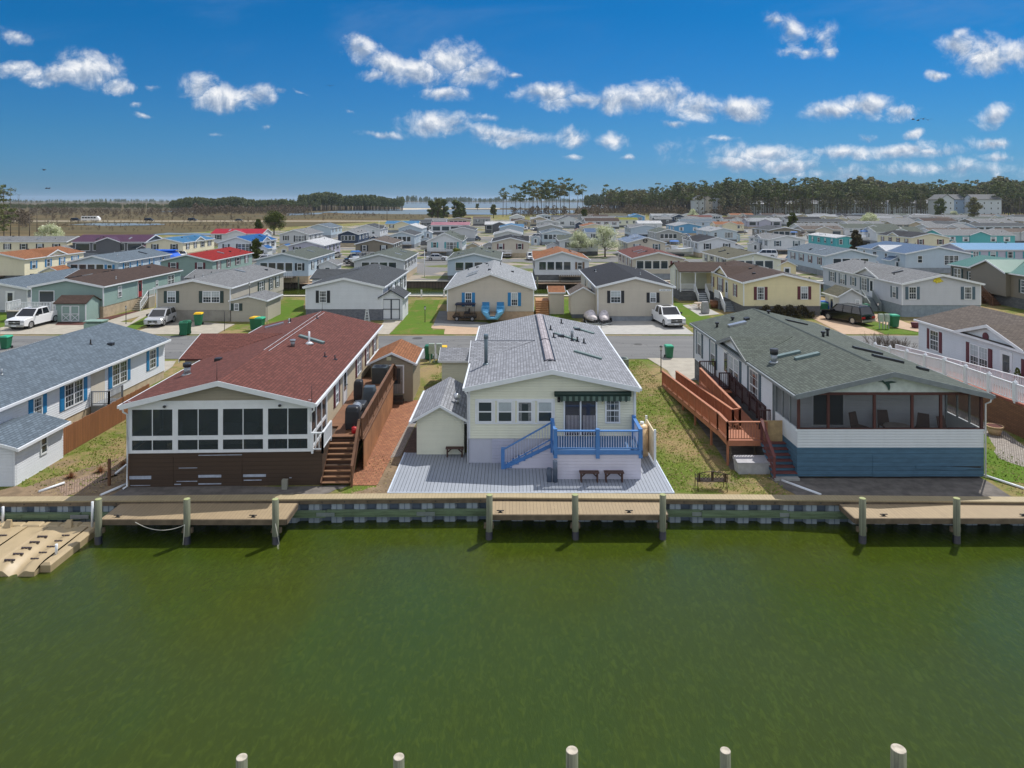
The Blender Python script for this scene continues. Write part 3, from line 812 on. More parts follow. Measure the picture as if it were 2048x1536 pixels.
pxsheet('driveway', [(1688, 668.5), (1612, 630), (1655, 628), (1768, 668.5)], .036, M['concp'])
pxsheet('path', [(1740, 628), (1770, 628), (1838, 655), (1838, 664), (1790, 655), (1745, 640)], .037, M['concp'])
pxsheet('driveway', [(1294, 716), (1335, 741), (1348, 760), (1395, 760), (1395, 716)], .035, M['conc'])
pxsheet('driveway', [(312, 722), (312, 756), (345, 733), (352, 722)], .035, M['conc'])
pxsheet('path', [(205, 645), (260, 627), (310, 615), (300, 626), (235, 645)], .040, M['conc'])
pxsheet('mulch_bed', [(110, 650), (118, 642), (205, 636), (268, 622), (280, 622), (215, 640), (180, 650)], .043, M['mulch'])
pxsheet('patio', [(1400, 632), (1365, 610), (1400, 608), (1440, 628)], .035, M['concw'])
# lawns
pxsheet('lawn', [(779, 668.5), (805, 642), (832, 600), (880, 600), (866, 640), (862, 652), (866, 660), (888, 660), (888, 668.5)], .033, M['lawn'])
pxsheet('lawn', [(1092, 632), (1102, 598), (1142, 598), (1146, 636)], .033, M['lawn'])
pxsheet('lawn', [(1350, 612), (1346, 600), (1362, 606), (1440, 642), (1450, 655), (1382, 655), (1365, 640)], .033, M['lawn'])
pxsheet('lawn', [(0, 655), (0, 606), (60, 606), (60, 630), (30, 650)], .033, M['lawn'])
pxsheet('lawn', [(1746, 642), (1790, 656), (1838, 665), (1838, 668.5), (1770, 668.5), (1745, 656)], .033, M['lawn'])
pxsheet('lawn', [(535, 636), (570, 600), (608, 600), (606, 640), (575, 650), (540, 650)], .033, M['lawn'])
pxsheet('lawn', [(215, 668.5), (240, 652), (300, 630), (312, 640), (262, 664), (250, 668.5)], .0335, M['lawn'])
# front row ground patches
polysheet('dirt_patch', wob([(-24, 31.8), (-17.3, 31.8), (-17.6, 36), (-18.6, 41), (-19.8, 38), (-21.5, 34)], 5, .012, 3), .012, M['dirt'])
polysheet('stone_bed', wob([(-18.7, 35.2), (-17.75, 35.4), (-18.2, 45), (-19.0, 45)], 5, .006, 4), .02, M['pinkstones'])
polysheet('stone_bed', wob([(-21.3, 32.2), (-20.0, 32.2), (-18.9, 34.8), (-19.8, 35.2)], 5, .02, 5), .02, M['pinkstones'])
polysheet('dirt_patch', wob([(-18.3, 31.7), (-9.0, 31.7), (-7.6, 33.0), (-17.5, 33.3)], 6, .008, 6), .014, M['dirtgrey'])
polysheet('brick_path', [(-7.62, 33.1), (-6.28, 33.1), (-6.05, 47.2), (-8.1, 47.2), (-7.95, 40)], .02, M['pavers'])
polysheet('stone_border', [(-6.28, 36.6), (-5.78, 36.9), (-5.65, 46.0), (-6.05, 46.0)], .024, M['stones'])
polysheet('brick_patch', [(-5.76, 37.05), (-4.9, 37.05), (-4.9, 42.5), (-5.66, 42.5)], .018, M['paversdk'])
polysheet('dirt_patch', wob([(-7.7, 31.7), (-5.4, 31.7), (-5.5, 37.0), (-6.25, 37), (-6.3, 33)], 5, .008, 7), .010, M['dirt'])
polysheet('dirt_patch', wob([(12.9, 31.6), (22.4, 31.5), (22.5, 34.2), (13.6, 34.2), (12.2, 34.0)], 6, .006, 8), .014, M['dirtgrey'])
polysheet('dirt_patch', wob([(10.8, 35), (13.5, 35), (13.6, 50), (11.4, 50)], 5, .008, 18), .016, M['dirtgrey'])
polysheet('stone_bed', wob([(25.8, 34.4), (26.8, 35.2), (28.3, 40.5), (28.3, 46), (27.2, 46), (26.8, 40), (25.0, 36.5)], 4, .006, 12), .02, M['stones'])
polysheet('lawn', wob([(22.8, 33.4), (25.6, 33.4), (26.6, 36), (27.1, 41), (22.9, 41)], 4, .006, 13), .016, M['lawn'])
# ---------------------------------------------------------------- bulkhead, boardwalk, docks, piles
M['board_y'] = planks('tan_composite_boards', hl((196,178,140)), .145, 0, gap=.07, var=.08, gapcol=.55)
M['dockb'] = planks('dock_boards', hl((182,160,126)), .15, 0, gap=.07, var=.10, gapcol=.5)
M['fasc'] = plain('weathered_fascia_board', hl((128,112,92)), .8, var=.25, scale=2)
M['panel'] = plain('white_vinyl_sheet_pile', lin((176,188,198)), .5, var=.12, scale=1.5)
M['wale'] = planks('green_algae_timber', lin((98,116,88)), .3, 2, gap=.03, var=.35, streak=(.4, 4, 4), spread=.1)
M['rope'] = plain('white_rope', (.6, .58, .5), .8)
def algae(name, top, low, z):
    m, t, b = newmat(name)
    tc = t.add('ShaderNodeTexCoord').outputs['Object']; s = t.add('ShaderNodeSeparateXYZ'); t.l.new(tc, s.inputs[0])
    n = t.noise(tc, 5, 5, .7)
    f = t.sstep(t.m('ADD', s.outputs[2], t.m('MULTIPLY', t.m('SUBTRACT', n, .5), .22)), z - .04, z + .05)
    t.l.new(t.mix(f, low, top), b.inputs['Base Color']); b.inputs['Roughness'].default_value = .5
    return m
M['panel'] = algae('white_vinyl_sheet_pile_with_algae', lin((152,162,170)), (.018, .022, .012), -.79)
M['panelback'] = algae('shade_toned_sheet_pile_with_algae', lin((104,116,130)), (.012, .015, .010), -.62)  # same vinyl in a darker tone: recess shade put into the colour
def walk_line(x): return bendy(x)
bw = thing('boardwalk', 'long tan composite boardwalk along the top of the bulkhead', 'boardwalk', (0, 31.5, 0))
a = MB(); f_ = MB()
X_ = [-26, -.5, 26]
for i in range(2):
    x0, x1 = X_[i], X_[i + 1]; y0, y1 = bendy(x0), bendy(x1)
    a.loft([[(x0, y0 - .42, .03), (x0, y0 + .12, .03), (x0, y0 + .12, .09), (x0, y0 - .42, .09)], [(x1, y1 - .42, .03), (x1, y1 + .12, .03), (x1, y1 + .12, .09), (x1, y1 - .42, .09)]])
    f_.loft([[(x0, y0 - .40, -.15), (x0, y0 - .35, -.15), (x0, y0 - .35, .026), (x0, y0 - .40, .026)], [(x1, y1 - .40, -.15), (x1, y1 - .35, -.15), (x1, y1 - .35, .026), (x1, y1 - .40, .026)]])
for i in range(52):
    x = -25.4 + i; y = bendy(x) - .405; f_.box(x - .02, x + .02, y - .01, y + .01, -.08, -.03, 1)
a.build('boards', M['board_y'], bw, world=True); f_.build('fascia', [M['fasc'], M['darkmetal']], bw, world=True)
bh = thing('bulkhead', 'white corrugated vinyl bulkhead wall with green timber wale at the waterline', 'seawall', (0, 31.3, WZ))
pn = MB(); pb = MB(); x = -26.0
while x < 26:
    yy = bendy(x) - .33
    pn.box(x, x + .46, yy, yy + .05, -1.6, -.12)
    pn.face([(x + .46, yy, -1.6), (x + .54, yy + .22, -1.6), (x + .54, yy + .22, -.12), (x + .46, yy, -.12)])
    pn.face([(x, yy, -1.6), (x - .08, yy + .22, -1.6), (x - .08, yy + .22, -.12), (x, yy, -.12)])
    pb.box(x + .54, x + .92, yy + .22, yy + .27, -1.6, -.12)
    pb.box(x + .21, x + .25, yy - .012, yy, -1.6, -.13, 0)
    x += 1.0
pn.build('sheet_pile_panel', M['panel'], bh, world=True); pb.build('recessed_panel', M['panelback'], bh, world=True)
wl = MB(); x = -26; r = random.Random(3)
while x < 26:
    x2 = min(26, x + r.uniform(3.2, 4.4)); y = bendy((x + x2)/2) - .47; dz = r.uniform(-.015, .015)
    wl.box(x + .01, x2 - .01, y - .10, y + .10, -.66 + dz, -.41 + dz, 0)
    wl.box(x2 - .4, x2 + .4, y - .125, y - .10, -.60, -.44, 1)
    for q in (x + 1.0, x + 2.2): wl.box(q - .1, q + .1, y - .12, y - .10, -.62, -.46, 0)
    x = x2
wl.build('timber_wale', [M['wale'], M['galv']], bh, world=True)

def cleat(p, x, y, z):
    b = MB(); b.box(x - .04, x + .04, y - .03, y + .03, z, z + .06); b.cyl((x - .16, y, z + .08), (x + .16, y, z + .08), .022, n=6); b.box(x - .08, x + .08, y - .05, y + .05, z, z + .02)
    b.build('cleat', M['darkmetal'], p, world=True)
def dock(label, x0, x1, yf, yb, cl):
    p = thing('dock', label, 'dock', ((x0 + x1)/2, yf, -.08), group='docks along the bulkhead')
    a = MB(); a.box(x0, x1, yf, yb, -.11, -.05); a.build('deck_boards', M['dockb'], p, world=True)
    a = MB(); a.box(x0, x1, yf - .05, yf - .003, -.28, -.062); a.box(x0, x1, yb - .1, yb - .05, -.3, -.115)
    for x in (x0, x1): a.box(x - .045, x - .003, yf, yb, -.28, -.062) if x == x0 else a.box(x + .003, x + .045, yf, yb, -.28, -.062)
    q = x0 + .6
    while q < x1: a.box(q, q + .06, yf, yb - .1, -.27, -.115); q += .8
    a.build('frame', M['fasc'], p, world=True)
    for c_ in cl: cleat(p, c_, yf + .18, -.05)
    return p
dock('weathered tan wooden dock beside the floating platform at left', -17.2, -9.45, 29.75, bendy(-14) - .43, (-16.6, -10.9))
dock('tan wooden dock in front of the yellow home with blue railing', -1.05, 6.6, 30.2, bendy(3) - .43, (-.5, 5.0))
dock('tan wooden dock at right in front of the home with blue skirting', 14.4, 24.5, 29.85, bendy(18) - .43, (15.7, 21.6))
def pile(px, ptop, zt, label, r=.135, wrap=True, grp='wooden mooring piles', D=None):
    D = D or F*(HC - zt)/(ptop - 400); x = (px - 1024)*D/F
    p = thing('mooring_pile', label, 'pile', (x, D, WZ), group=grp)
    rr = random.Random(px)
    a = MB(); lx, ly = rr.uniform(-.02, .02), rr.uniform(-.02, .02)
    a.cyl((0, 0, -1.5), (lx, ly, zt - WZ), r*1.04, r, 18, 0)
    a.build('shaft', M['pileW'], p)
    a = MB(); a.cyl((lx, ly, zt - WZ), (lx, ly, zt - WZ + .012), r*.97, r*.94, 18, 0); a.build('end_grain', M['pileT'] if wrap else plain('grey_end_grain', lin((176,168,152)), .85, var=.2, scale=9), p)
    if wrap:
        a = MB(); a.cyl((0, 0, -1.4), (lx*.2, ly*.2, .33), r*1.12, r*1.10, 18, 0); a.build('wrap', M['pilewrap'], p)
        a = MB(); a.box(-.2, .2, .02, .16, .42, .62); a.box(-.22, -.14, -.02, .1, .45, .5); a.build('bracket', M['fasc'], p)
    return p
names = ['pile at the left end of the left dock', 'pile in the middle of the left dock', 'pile at the right end of the left dock', 'pile at the left end of the middle dock',
         'pile in the middle of the middle dock', 'pile at the right end of the middle dock', 'pile at the left end of the right dock', 'pile near the right edge of the photo on the right dock']
for (px, pt), nm in zip([(197, 991), (374, 987), (552, 984), (978, 981), (1151, 981), (1325, 982), (1725, 987), (1913, 990)], names):
    pile(px, pt, .85, 'green weathered mooring ' + nm, D=29.6 if px < 600 else (30.02 if px < 1400 else 29.68))
for px, pt, r_, nm in [(483, 1516, .125, 'leftmost'), (798, 1514, .125, 'second from the left'), (1144, 1501, .14, 'middle'), (1451, 1501, .12, 'second from the right'), (1797, 1497, .165, 'rightmost')]:
    pile(px, pt, .75, 'grey-topped pile at the bottom edge of the photo, ' + nm + ' of the five', r_, False, 'near piles at the bottom edge')
def rope(pts, label):
    a = MB(); a.tube(pts, .012, 6); tag(a.build('rope', M['rope']), label, 'rope')
def sag(p, q, s, n=12): return [(p[0] + (q[0]-p[0])*i/n, p[1] + (q[1]-p[1])*i/n, p[2] + (q[2]-p[2])*i/n - s*4*(i/n)*(1 - i/n)) for i in range(n + 1)]
rope(sag((-15.7, 29.62, -.12), (-13.55, 29.45, -.15), .28), 'white rope sagging along the front of the left dock')
rope([(-13.55, 29.44, -.15), (-13.58, 29.43, -.6), (-13.62, 29.43, -.98)], 'white rope hanging from the middle pile of the left dock')
rope([(-9.8, 29.44, -.1), (-9.7, 29.43, -.6), (-9.62, 29.42, -.98)], 'white rope hanging from the right pile of the left dock')

# floating jet-ski platform
M['plastic'] = plain('tan_dock_plastic', hl((206,184,144)), .5, var=.07, scale=2)
fp = thing('floating_dock', 'tan moulded plastic floating dock with ramped cradles at left', 'floating dock', (-20, 28.5, WZ))
a = MB()
def plate(x0, x1, y0, y1, z0, z1, c=.08):
    a.loft([[(x0, y0, z0), (x1, y0, z0), (x1, y1, z0), (x0, y1, z0)], [(x0, y0, z1 - c), (x1, y0, z1 - c), (x1, y1, z1 - c), (x0, y1, z1 - c)], [(x0 + c, y0 + c, z1), (x1 - c, y0 + c, z1), (x1 - c, y1 - c, z1), (x0 + c, y1 - c, z1)]])
top = -.66
def cradle(xc, w):
    """one ramp: rows of sections across y with a U-shaped trough that opens at the water end"""
    ys = [27.0, 27.25, 27.6, 28.2, 29.0, 29.8, 30.4]
    rows = []
    for y in ys:
        dep = .26 if y < 27.3 else (.22 if y < 28 else (.16 if y < 29.2 else (.08 if y < 30 else .02)))
        lift = -.16 if y < 27.1 else (-.05 if y < 27.4 else 0)
        row = []
        for k in range(17):
            t = -1 + k/8; x = xc + t*w/2
            g_ = math.exp(-((abs(t) - .0)/.34)**2)
            row.append((x, y, top + lift - dep*g_ + .05*math.exp(-((abs(t) - .55)/.16)**2)*(dep*4)))
        rows.append(row)
    i = len(a.v); n = 17
    for r_ in rows: a.v += r_
    for k in range(len(rows) - 1):
        for j in range(n - 1): a.f.append((i + k*n + j, i + k*n + j + 1, i + (k + 1)*n + j + 1, i + (k + 1)*n + j)); a.mi.append(0); a.sm.append(True)
    # skirts
    for x in (xc - w/2, xc + w/2): a.face([(x, 27.0, top - .16), (x, 30.4, top), (x, 30.4, -1.15), (x, 27.0, -1.15)])
    a.face([p for p in rows[0]] + [(xc + w/2, 27.0, -1.15), (xc - w/2, 27.0, -1.15)])
    a.face([(xc - w/2, 30.4, top), (xc + w/2, 30.4, top), (xc + w/2, 30.4, -1.15), (xc - w/2, 30.4, -1.15)])
cradle(-18.95, 1.62); cradle(-21.55, 1.62)
plate(-20.72, -19.78, 27.35, 30.4, -1.2, top + .01); plate(-18.12, -17.72, 27.3, 30.55, -1.2, top + .01); plate(-23.6, -22.4, 27.3, 30.55, -1.2, top + .01)
k = 0
for x in (-23.4, -22.6, -21.8, -21.0, -20.2, -19.4, -18.6):
    plate(x, x + .78, 30.42, 30.85, -1.2, top + .02 + .02*(k % 2), .06); k += 1
a.build('float_section', M['plastic'], fp, world=True)
ro_ = MB(); r = random.Random(9)
for xc in (-18.95, -21.55):
    for i in range(5):
        y = 27.5 + i*.48
        for dx in (-.62, -.48, -.34):
            ro_.cyl((xc + dx - .05, y, top + .035), (xc + dx + .05, y, top + .035), .045, n=8)
        for dx in (.30, .42, .52): ro_.cyl((xc + dx - .04, y + .12, top + .03), (xc + dx + .04, y + .12, top + .03), .035, n=8)
ro_.build('roller', plain('dark_roller', (.06, .045, .05), .6), fp, world=True)
ch = MB()
for xc in (-18.95, -21.55):
    ch.loft([[(xc - .16, 30.3, top - .02), (xc + .16, 30.3, top - .02), (xc + .16, 30.5, top - .02), (xc - .16, 30.5, top - .02)], [(xc - .10, 30.42, top + .26), (xc + .10, 30.42, top + .26), (xc + .10, 30.5, top + .26), (xc - .10, 30.5, top + .26)]])
ch.build('bow_stop', M['plastic'], fp, world=True)
for x, y, z in ((-17.92, 30.35, .42), (-17.95, 28.0, -.25), (-22.0, 30.72, .05)):
    ps = MB(); ps.cyl((x, y, top - .02), (x + .01, y, z), .05, .05, 12); ps.build('white_post', M['trim'], fp, world=True)

# ---------------------------------------------------------------- L0: white home with blue shutters, far left
home('long white mobile home with bright blue shutters and grey roof at the far left', -30.2, 33.6, 8.6, 19.4, 'white', 'blue grey', 2.95, 1.2, .62, 'skirt_tan', (),
     'R', [('win', 5.2, .75, 1.5, 2.55, 'blue'), ('double', 8.4, 1.8, 1.15, 2.6, 'blue'), ('double', 13.3, 1.8, 1.15, 2.6, 'blue'), ('win', 17.6, .95, 1.15, 2.55, 'blue'), ('plain', 1.5, .8, 1.4, 2.5, 'blue')], o=.3, seed=4, vents=6, skyl=0)
rc = bpy.data.objects['mobile_home']
a = MB(); a.box(-25.93, -25.875, 43.7, 45.2, .62, 2.9); a.build('recessed_entry', siding('siding_beige_recess', lin(WALL['beige'])), rc, world=True)
p = thing('porch_steps', 'small grey wooden porch landing on the side of the white home with blue shutters', 'steps', (-25.4, 44.4, 0))
a = MB(); a.box(-25.85, -24.7, 43.6, 45.2, .62, .70); a.box(-25.85, -24.75, 43.65, 45.15, 0, .62, 0); a.build('landing', [plain('grey_deck_paint', lin((130,134,138)), .7)], p, world=True)
gm = [plain('grey_deck_paint', lin((130,134,138)), .7)]*3
railing((-24.75, 43.65, .7), (-24.75, 45.15, .7), .85, 1.5, .13, gm, p); railing((-25.8, 43.65, .7), (-24.75, 43.65, .7), .85, 1.5, .13, [gm[0], gm[0], M['trim']], p)
stairs(p, (-25.2, 45.2, .7), (0, 1), 1.0, 4, .17, .28, [gm[0], gm[0]])
shed('white shed with grey shingle roof beside the brown board fence', -24.6, 33.0, 3.0, 3.7, 1.85, .42, 'white', 'blue grey', rz=R(1.5), front=[('door', -.35, 1.0, .05, 1.75)], side='R', sidef=[('plain', 2.1, .55, .75, 1.65)], o=.2)
fe = thing('wooden_fence', 'brown vertical board privacy fence on the lawn of the red-roofed home', 'fence', (-23.35, 36.5, 0), R(.6))
fm = planks('brown_fence_boards', lin((140,92,58)), .155, 9, gap=.06, var=.22, streak=(1, 1, .3))
a = MB(); r = random.Random(2); y = 0
while y < 9.4: a.box(-.02, .02, y, y + .148, .02, 1.42 + r.uniform(-.025, .025)); y += .155
a.build('boards', fm, fe)
a = MB()
for y in (0, 1.6, 3.2, 4.8, 6.4, 8.0, 9.5): a.box(-.13, -.03, y - .05, y + .05, 0, 1.4)
for z in (.35, 1.1): a.box(-.08, -.025, 0, 9.5, z, z + .09)
a.build('rails', M['rail_brown'], fe)
for i, (x, y) in enumerate(((-18.15, 33.75), (-18.75, 33.1))):
    a = MB(); a.box(-.05, .05, -.05, .05, 0, 1.25); o_ = a.build('post', M['rail_brown']); o_.location = (x, y, 0)
    tag(o_, ('grey-brown wooden post', 'front grey-brown wooden post')[i] + ' beside the corner of the red-roofed home', 'post')
for i, (p0, p1) in enumerate((((-17.9, 33.0, .12), (-18.5, 31.95, .03)), ((-19.2, 34.4, .05), (-18.7, 35.3, .5)), ((-21.5, 32.3, .05), (-20.9, 33.2, .1)), ((12.75, 33.6, .06), (13.9, 32.0, .04)), ((22.5, 34.4, .1), (23.9, 32.0, .04)))):
    a = MB(); a.cyl(p0, p1, .055, n=10); tag(a.build('drain_pipe', M['trim']), ('white drain pipe at the left foot of the red-roofed home', 'white pipe leaning over the stone bed at left', 'short white pipe on the dirt near the boardwalk at far left', 'white drain pipe lying left of the blue skirting', 'white drain pipe lying on the grass right of the blue skirting')[i], 'pipe')
for i, (x, y, s) in enumerate(((-21.1, 34.0, .5), (-20.1, 34.7, .55), (-19.4, 35.5, .5))):
    a = MB(); r = random.Random(i)
    for k in range(170):
        t, ph = r.uniform(0, 6.28), r.uniform(.1, 1.4); l = s*r.uniform(.5, 1)
        e = Vector((math.cos(t)*math.sin(ph)*l, math.sin(t)*math.sin(ph)*l, math.cos(ph)*l*.8)); q = e.cross(Vector((0, 0, 1))).normalized()*.02
        a.face([(q.x, q.y, 0), (-q.x, -q.y, 0), e])
    o_ = a.build('dry_grass_clump', plain('dry_brown_grass', lin((150,112,80)), .9, var=.3)); o_.location = (x, y, 0); tag(o_, ('left', 'middle', 'right')[i] + ' clump of dry brown ornamental grass in the pale stones', 'plant', 'dry grass clumps')

# ---------------------------------------------------------------- L1: red-roofed home with white sunroom
RZ = R(1.9)
L1 = home('tan mobile home with dark red roof and white glazed sunroom over brown skirting', -13.55, 33.0, 8.35, 20.3, 'tan', 'dark red', 3.93, 1.0, 1.58, M['wood'], (),
          'R', [('win', 5.6, .8, 2.15, 3.4, 'maroon'), ('door', 7.7, .9, 1.7, 3.65), ('double', 12.2, 1.5, 2.2, 3.55, 'maroon'), ('win', 15.3, .9, 2.2, 3.5, 'maroon'), ('win', 18.4, .9, 2.2, 3.5, 'maroon')], rz=RZ, o=.25, of=.3,
          xg=[('L', 12.2, 3.0, 1.3, .85)], y0=3.3, vents=2, skyl=0, seed=8)
M['sun_glass'] = glassmat('tinted_sunroom_glass', (.034, .042, .050), .05, .60)
a = MB(); W2 = 8.35/2
a.box(-W2, W2, 0, .06, 3.60, 3.93); a.box(-W2, W2, 0, .06, 1.58, 1.72); a.box(-W2, W2, 0, .06, 2.18, 2.38)
gx = [(-4.02, -2.18), (-1.93, -.09), (.13, 1.97), (2.20, 4.02)]
ed = [-W2] + [q for g_ in gx for q in g_] + [W2]
for i in range(0, 10, 2): a.box(ed[i], ed[i + 1], -.004, .066, 1.58, 3.93)
for g_ in gx: m_ = (g_[0] + g_[1])/2; a.box(m_ - .02, m_ + .02, .012, .05, 1.72, 3.60)
a.box(-W2 - .02, W2 + .02, -.02, .0, 3.86, 4.0)
for s in (1, -1):                      # side frames
    x = s*W2
    for y in (.06, 1.1, 2.2, 3.2): a.box(x - .06, x, y, y + .1, 1.58, 3.9)
    a.box(x - .06, x, .06, 3.3, 1.58, 1.72); a.box(x - .06, x, .06, 3.3, 2.18, 2.34); a.box(x - .06, x, .06, 3.3, 3.6, 3.93)
a.build('sunroom_frame', M['trim'], L1)
for g_ in gx:
    m_ = (g_[0] + g_[1])/2
    for z0, z1 in ((2.38, 3.60), (1.72, 2.18)):
        a = MB(); a.box(g_[0], m_ - .02, .02, .03, z0, z1); a.box(m_ + .02, g_[1], .02, .03, z0, z1); a.build('sunroom_pane', M['sun_glass'], L1)
for s in (1, -1):
    a = MB(); a.box(s*(W2 - .04), s*(W2 - .03), .16, 3.3, 1.72, 3.6); a.build('sunroom_pane', M['sun_glass'], L1)
a = MB(); a.prism([(-W2, 3.93), (W2, 3.93), (0, 4.93)], 'y', .01, .08); a.build('gable_wall', siding('siding_tan_gable', lin((150,142,122))), L1)
a = MB(); a.box(-W2, W2, .06, 3.28, 1.52, 1.57); a.build('sunroom_floor', plain('sunroom_floor', lin((120,108,92)), .7), L1)
a = MB(); a.box(-W2 + .02, 4.7, .03, 3.35, 0, 1.575)
skm = planks('dark_brown_lap_boards', lin((68,52,39)), .19, 2, gap=.05, var=.14, gapcol=.4, streak=(.5, 4, 4)); a.build('lower_skirting', skm, L1)
for x0, x1 in ((-3.15, -2.15), (.05, 1.0)): a = MB(); a.box(x0, x1, .012, .026, .02, 1.42); a.build('skirting_hatch', skm, L1)
a = MB()
for x0, x1, z0, z1 in ((-4.15, -3.15, .38, .53), (-1.0, .05, .42, .54), (1.05, 2.1, .42, .54), (-2.0, -1.05, .24, .27), (-1.9, -1.05, .86, .885), (1.08, 1.9, .25, .29), (-1.0, .05, .1, .15), (-4.1, -3.2, .08, .1), (-2.1, -1.8, .1, .14), (-1.0, 1.0, 1.44, 1.47), (3.18, 3.28, .34, .38)): a.box(x0, x1, .016, .029, z0, z1)
a.build('torn_white_wrap', plain('grubby_white_wrap', lin((168,176,190)), .6, var=.2), L1)
a = MB(); a.tube([(-4.35, -.2, 3.75), (-4.33, -.18, 3.55), (-4.2, -.08, 3.42), (-4.2, -.06, 1.6), (-4.22, -.06, .1), (-4.3, -.25, .05)], .045, 8); a.build('downspout', M['trim'], L1)
a = MB(); a.tube([(4.38, -.2, 3.75), (4.36, -.18, 3.55), (4.2, -.05, 3.4), (4.2, -.03, 3.0)], .045, 8); a.build('downspout', M['trim'], L1)
for x in (-2.55, 2.72):
    a = MB(); a.box(x - .06, x + .06, -.05, .0, 3.66, 3.78); a.ball((x + .05, -.1, 3.76), .08, .07, .06, 1); a.build('flood_light', [M['trim'], M['darkmetal']], L1)
rf = [o for o in KIDS[L1.name] if o.name.startswith('roof')][0]
def rz1(x): return 3.97 + 1.0 - .2395*abs(x)
def rchild(roof, name, mb, mat): return mb.build(name, mat, roof)
a = MB(); a.cyl((-3.3, 4.3, rz1(3.3) - .05), (-3.3, 4.3, rz1(3.3) + .45), .17, .16, 14); a.cyl((-3.3, 4.3, rz1(3.3) + .42), (-3.3, 4.3, rz1(3.3) + .60), .21, .21, 14, 1); a.cyl((-3.3, 4.3, rz1(3.3) - .04), (-3.3, 4.3, rz1(3.3) + .05), .3, .2, 14); rchild(rf, 'chimney', a, [M['galv'], M['darkmetal']])
a = MB(); a.cyl((1.6, 10.0, rz1(1.6)), (1.6, 10.0, rz1(1.6) + .75), .06, n=10); a.cyl((1.6, 10.0, rz1(1.6)), (1.6, 10.0, rz1(1.6) + .12), .28, .12, 12); rchild(rf, 'vent_pipe', a, M['trim'])
a = MB(); a.cyl((1.0, 8.6, rz1(1.0)), (1.0, 8.6, rz1(1.0) + .35), .12, n=12); a.cyl((1.0, 8.6, rz1(1.0) + .3), (1.0, 8.6, rz1(1.0) + .4), .17, n=12); rchild(rf, 'vent_pipe', a, M['galv'])
a = MB(); a.bar((.7, 11.2, rz1(.7) + .06), (2.3, 10.8, rz1(2.3) + .06), .28, .14); rchild(rf, 'skylight', a, plain('greenish_skylight', hl((118,142,142)), .6))
a = MB(); a.bar((-3.4, 17.6, rz1(3.4) + .06), (-2.2, 18.0, rz1(2.2) + .06), .3, .12); rchild(rf, 'skylight', a, M['alu'])
for x, y in ((3.0, 8.0), (3.6, 7.9), (-1.8, 18.3), (.3, 17.4)):
    a = MB(); a.cyl((x, y, rz1(x)), (x, y, rz1(x) + .25), .035, n=8); a.box(x - .12, x + .12, y - .12, y + .12, rz1(x) - .02, rz1(x) + .02); rchild(rf, 'roof_vent', a, M['darkmetal'])
a = MB()
for dx in (-.02, .25): a.bar((dx, 6.5, rz1(dx) + .012), (dx - .02, 20, rz1(dx) + .012), .02, .01)
rchild(rf, 'ridge_wire', a, M['trim'])
for x, y in ((-.05, -.25), (4.28, -.25), (-4.3, -.25), (0, 20.3)):
    a = MB(); a.cyl((x, y, rz1(x) - .1), (x, y, rz1(x) + .85), .018, .008, 6); rchild(rf, 'lightning_rod', a, M['black'])
# inside the sunroom
def chair(x, y, z, rz, col, label, cat='chair', s=1.0, group=None, back=.95):
    p = thing('chair', label, cat, (x, y, z), rz, group)
    mt = col
    a = MB(); a.box(-.26*s, .26*s, -.25*s, .25*s, .38, .44); a.build('seat', mt, p)
    a = MB(); a.loft([[(-.26*s, .22*s, .42), (.26*s, .22*s, .42), (.26*s, .26*s, .42), (-.26*s, .26*s, .42)], [(-.22*s, .34*s, back), (.22*s, .34*s, back), (.22*s, .38*s, back), (-.22*s, .38*s, back)]]); a.build('backrest', mt, p)
    for sx in (-1, 1):
        for sy in (-1, 1):
            a = MB(); a.box(sx*.22*s - .025, sx*.22*s + .025, sy*.22*s - .025, sy*.22*s + .025, 0, .38); a.build('leg', mt, p)
    return p
wood_c = plain('warm_wood_chair', lin((150,110,70)), .5); wick = plain('white_wicker', lin((190,196,196)), .6)
T = Matrix.Rotation(RZ, 4, 'Z')
def l1p(x, y, z): q = T @ Vector((x, y, 0)); return (q.x - 13.55, q.y + 33.0, z)
chair(*l1p(2.6, .8, 1.57), RZ + 1.2, wood_c, 'wooden dining chair at the left of the table behind the right sunroom window', group='sunroom chairs')
chair(*l1p(3.6, .9, 1.57), RZ - 1.0, wood_c, 'wooden dining chair at the right of the table behind the right sunroom window', group='sunroom chairs')
chair(*l1p(-2.6, 1.2, 1.57), RZ, wick, 'white chair behind the left sunroom window', group='sunroom chairs')
p = thing('sofa', 'pale wicker sofa inside the sunroom behind the middle windows', 'sofa', l1p(0, 1.4, 1.57), RZ)
a = MB(); a.box(-1.2, 1.2, -.4, .35, .05, .42); a.build('seat', wick, p); a = MB(); a.box(-1.2, 1.2, .3, .45, .3, .85); a.build('backrest', wick, p)
for s in (-1, 1): a = MB(); a.box(s*1.2, s*1.35, -.4, .45, .05, .62); a.build('armrest', wick, p)
p = thing('table', 'round wooden table inside the sunroom behind the right window', 'table', l1p(3.1, 1.3, 1.57), RZ)
a = MB(); a.cyl((0, 0, .70), (0, 0, .74), .5, n=20); a.build('table_top', wood_c, p); a = MB(); a.cyl((0, 0, 0), (0, 0, .70), .06, n=10); a.build('leg', wood_c, p)

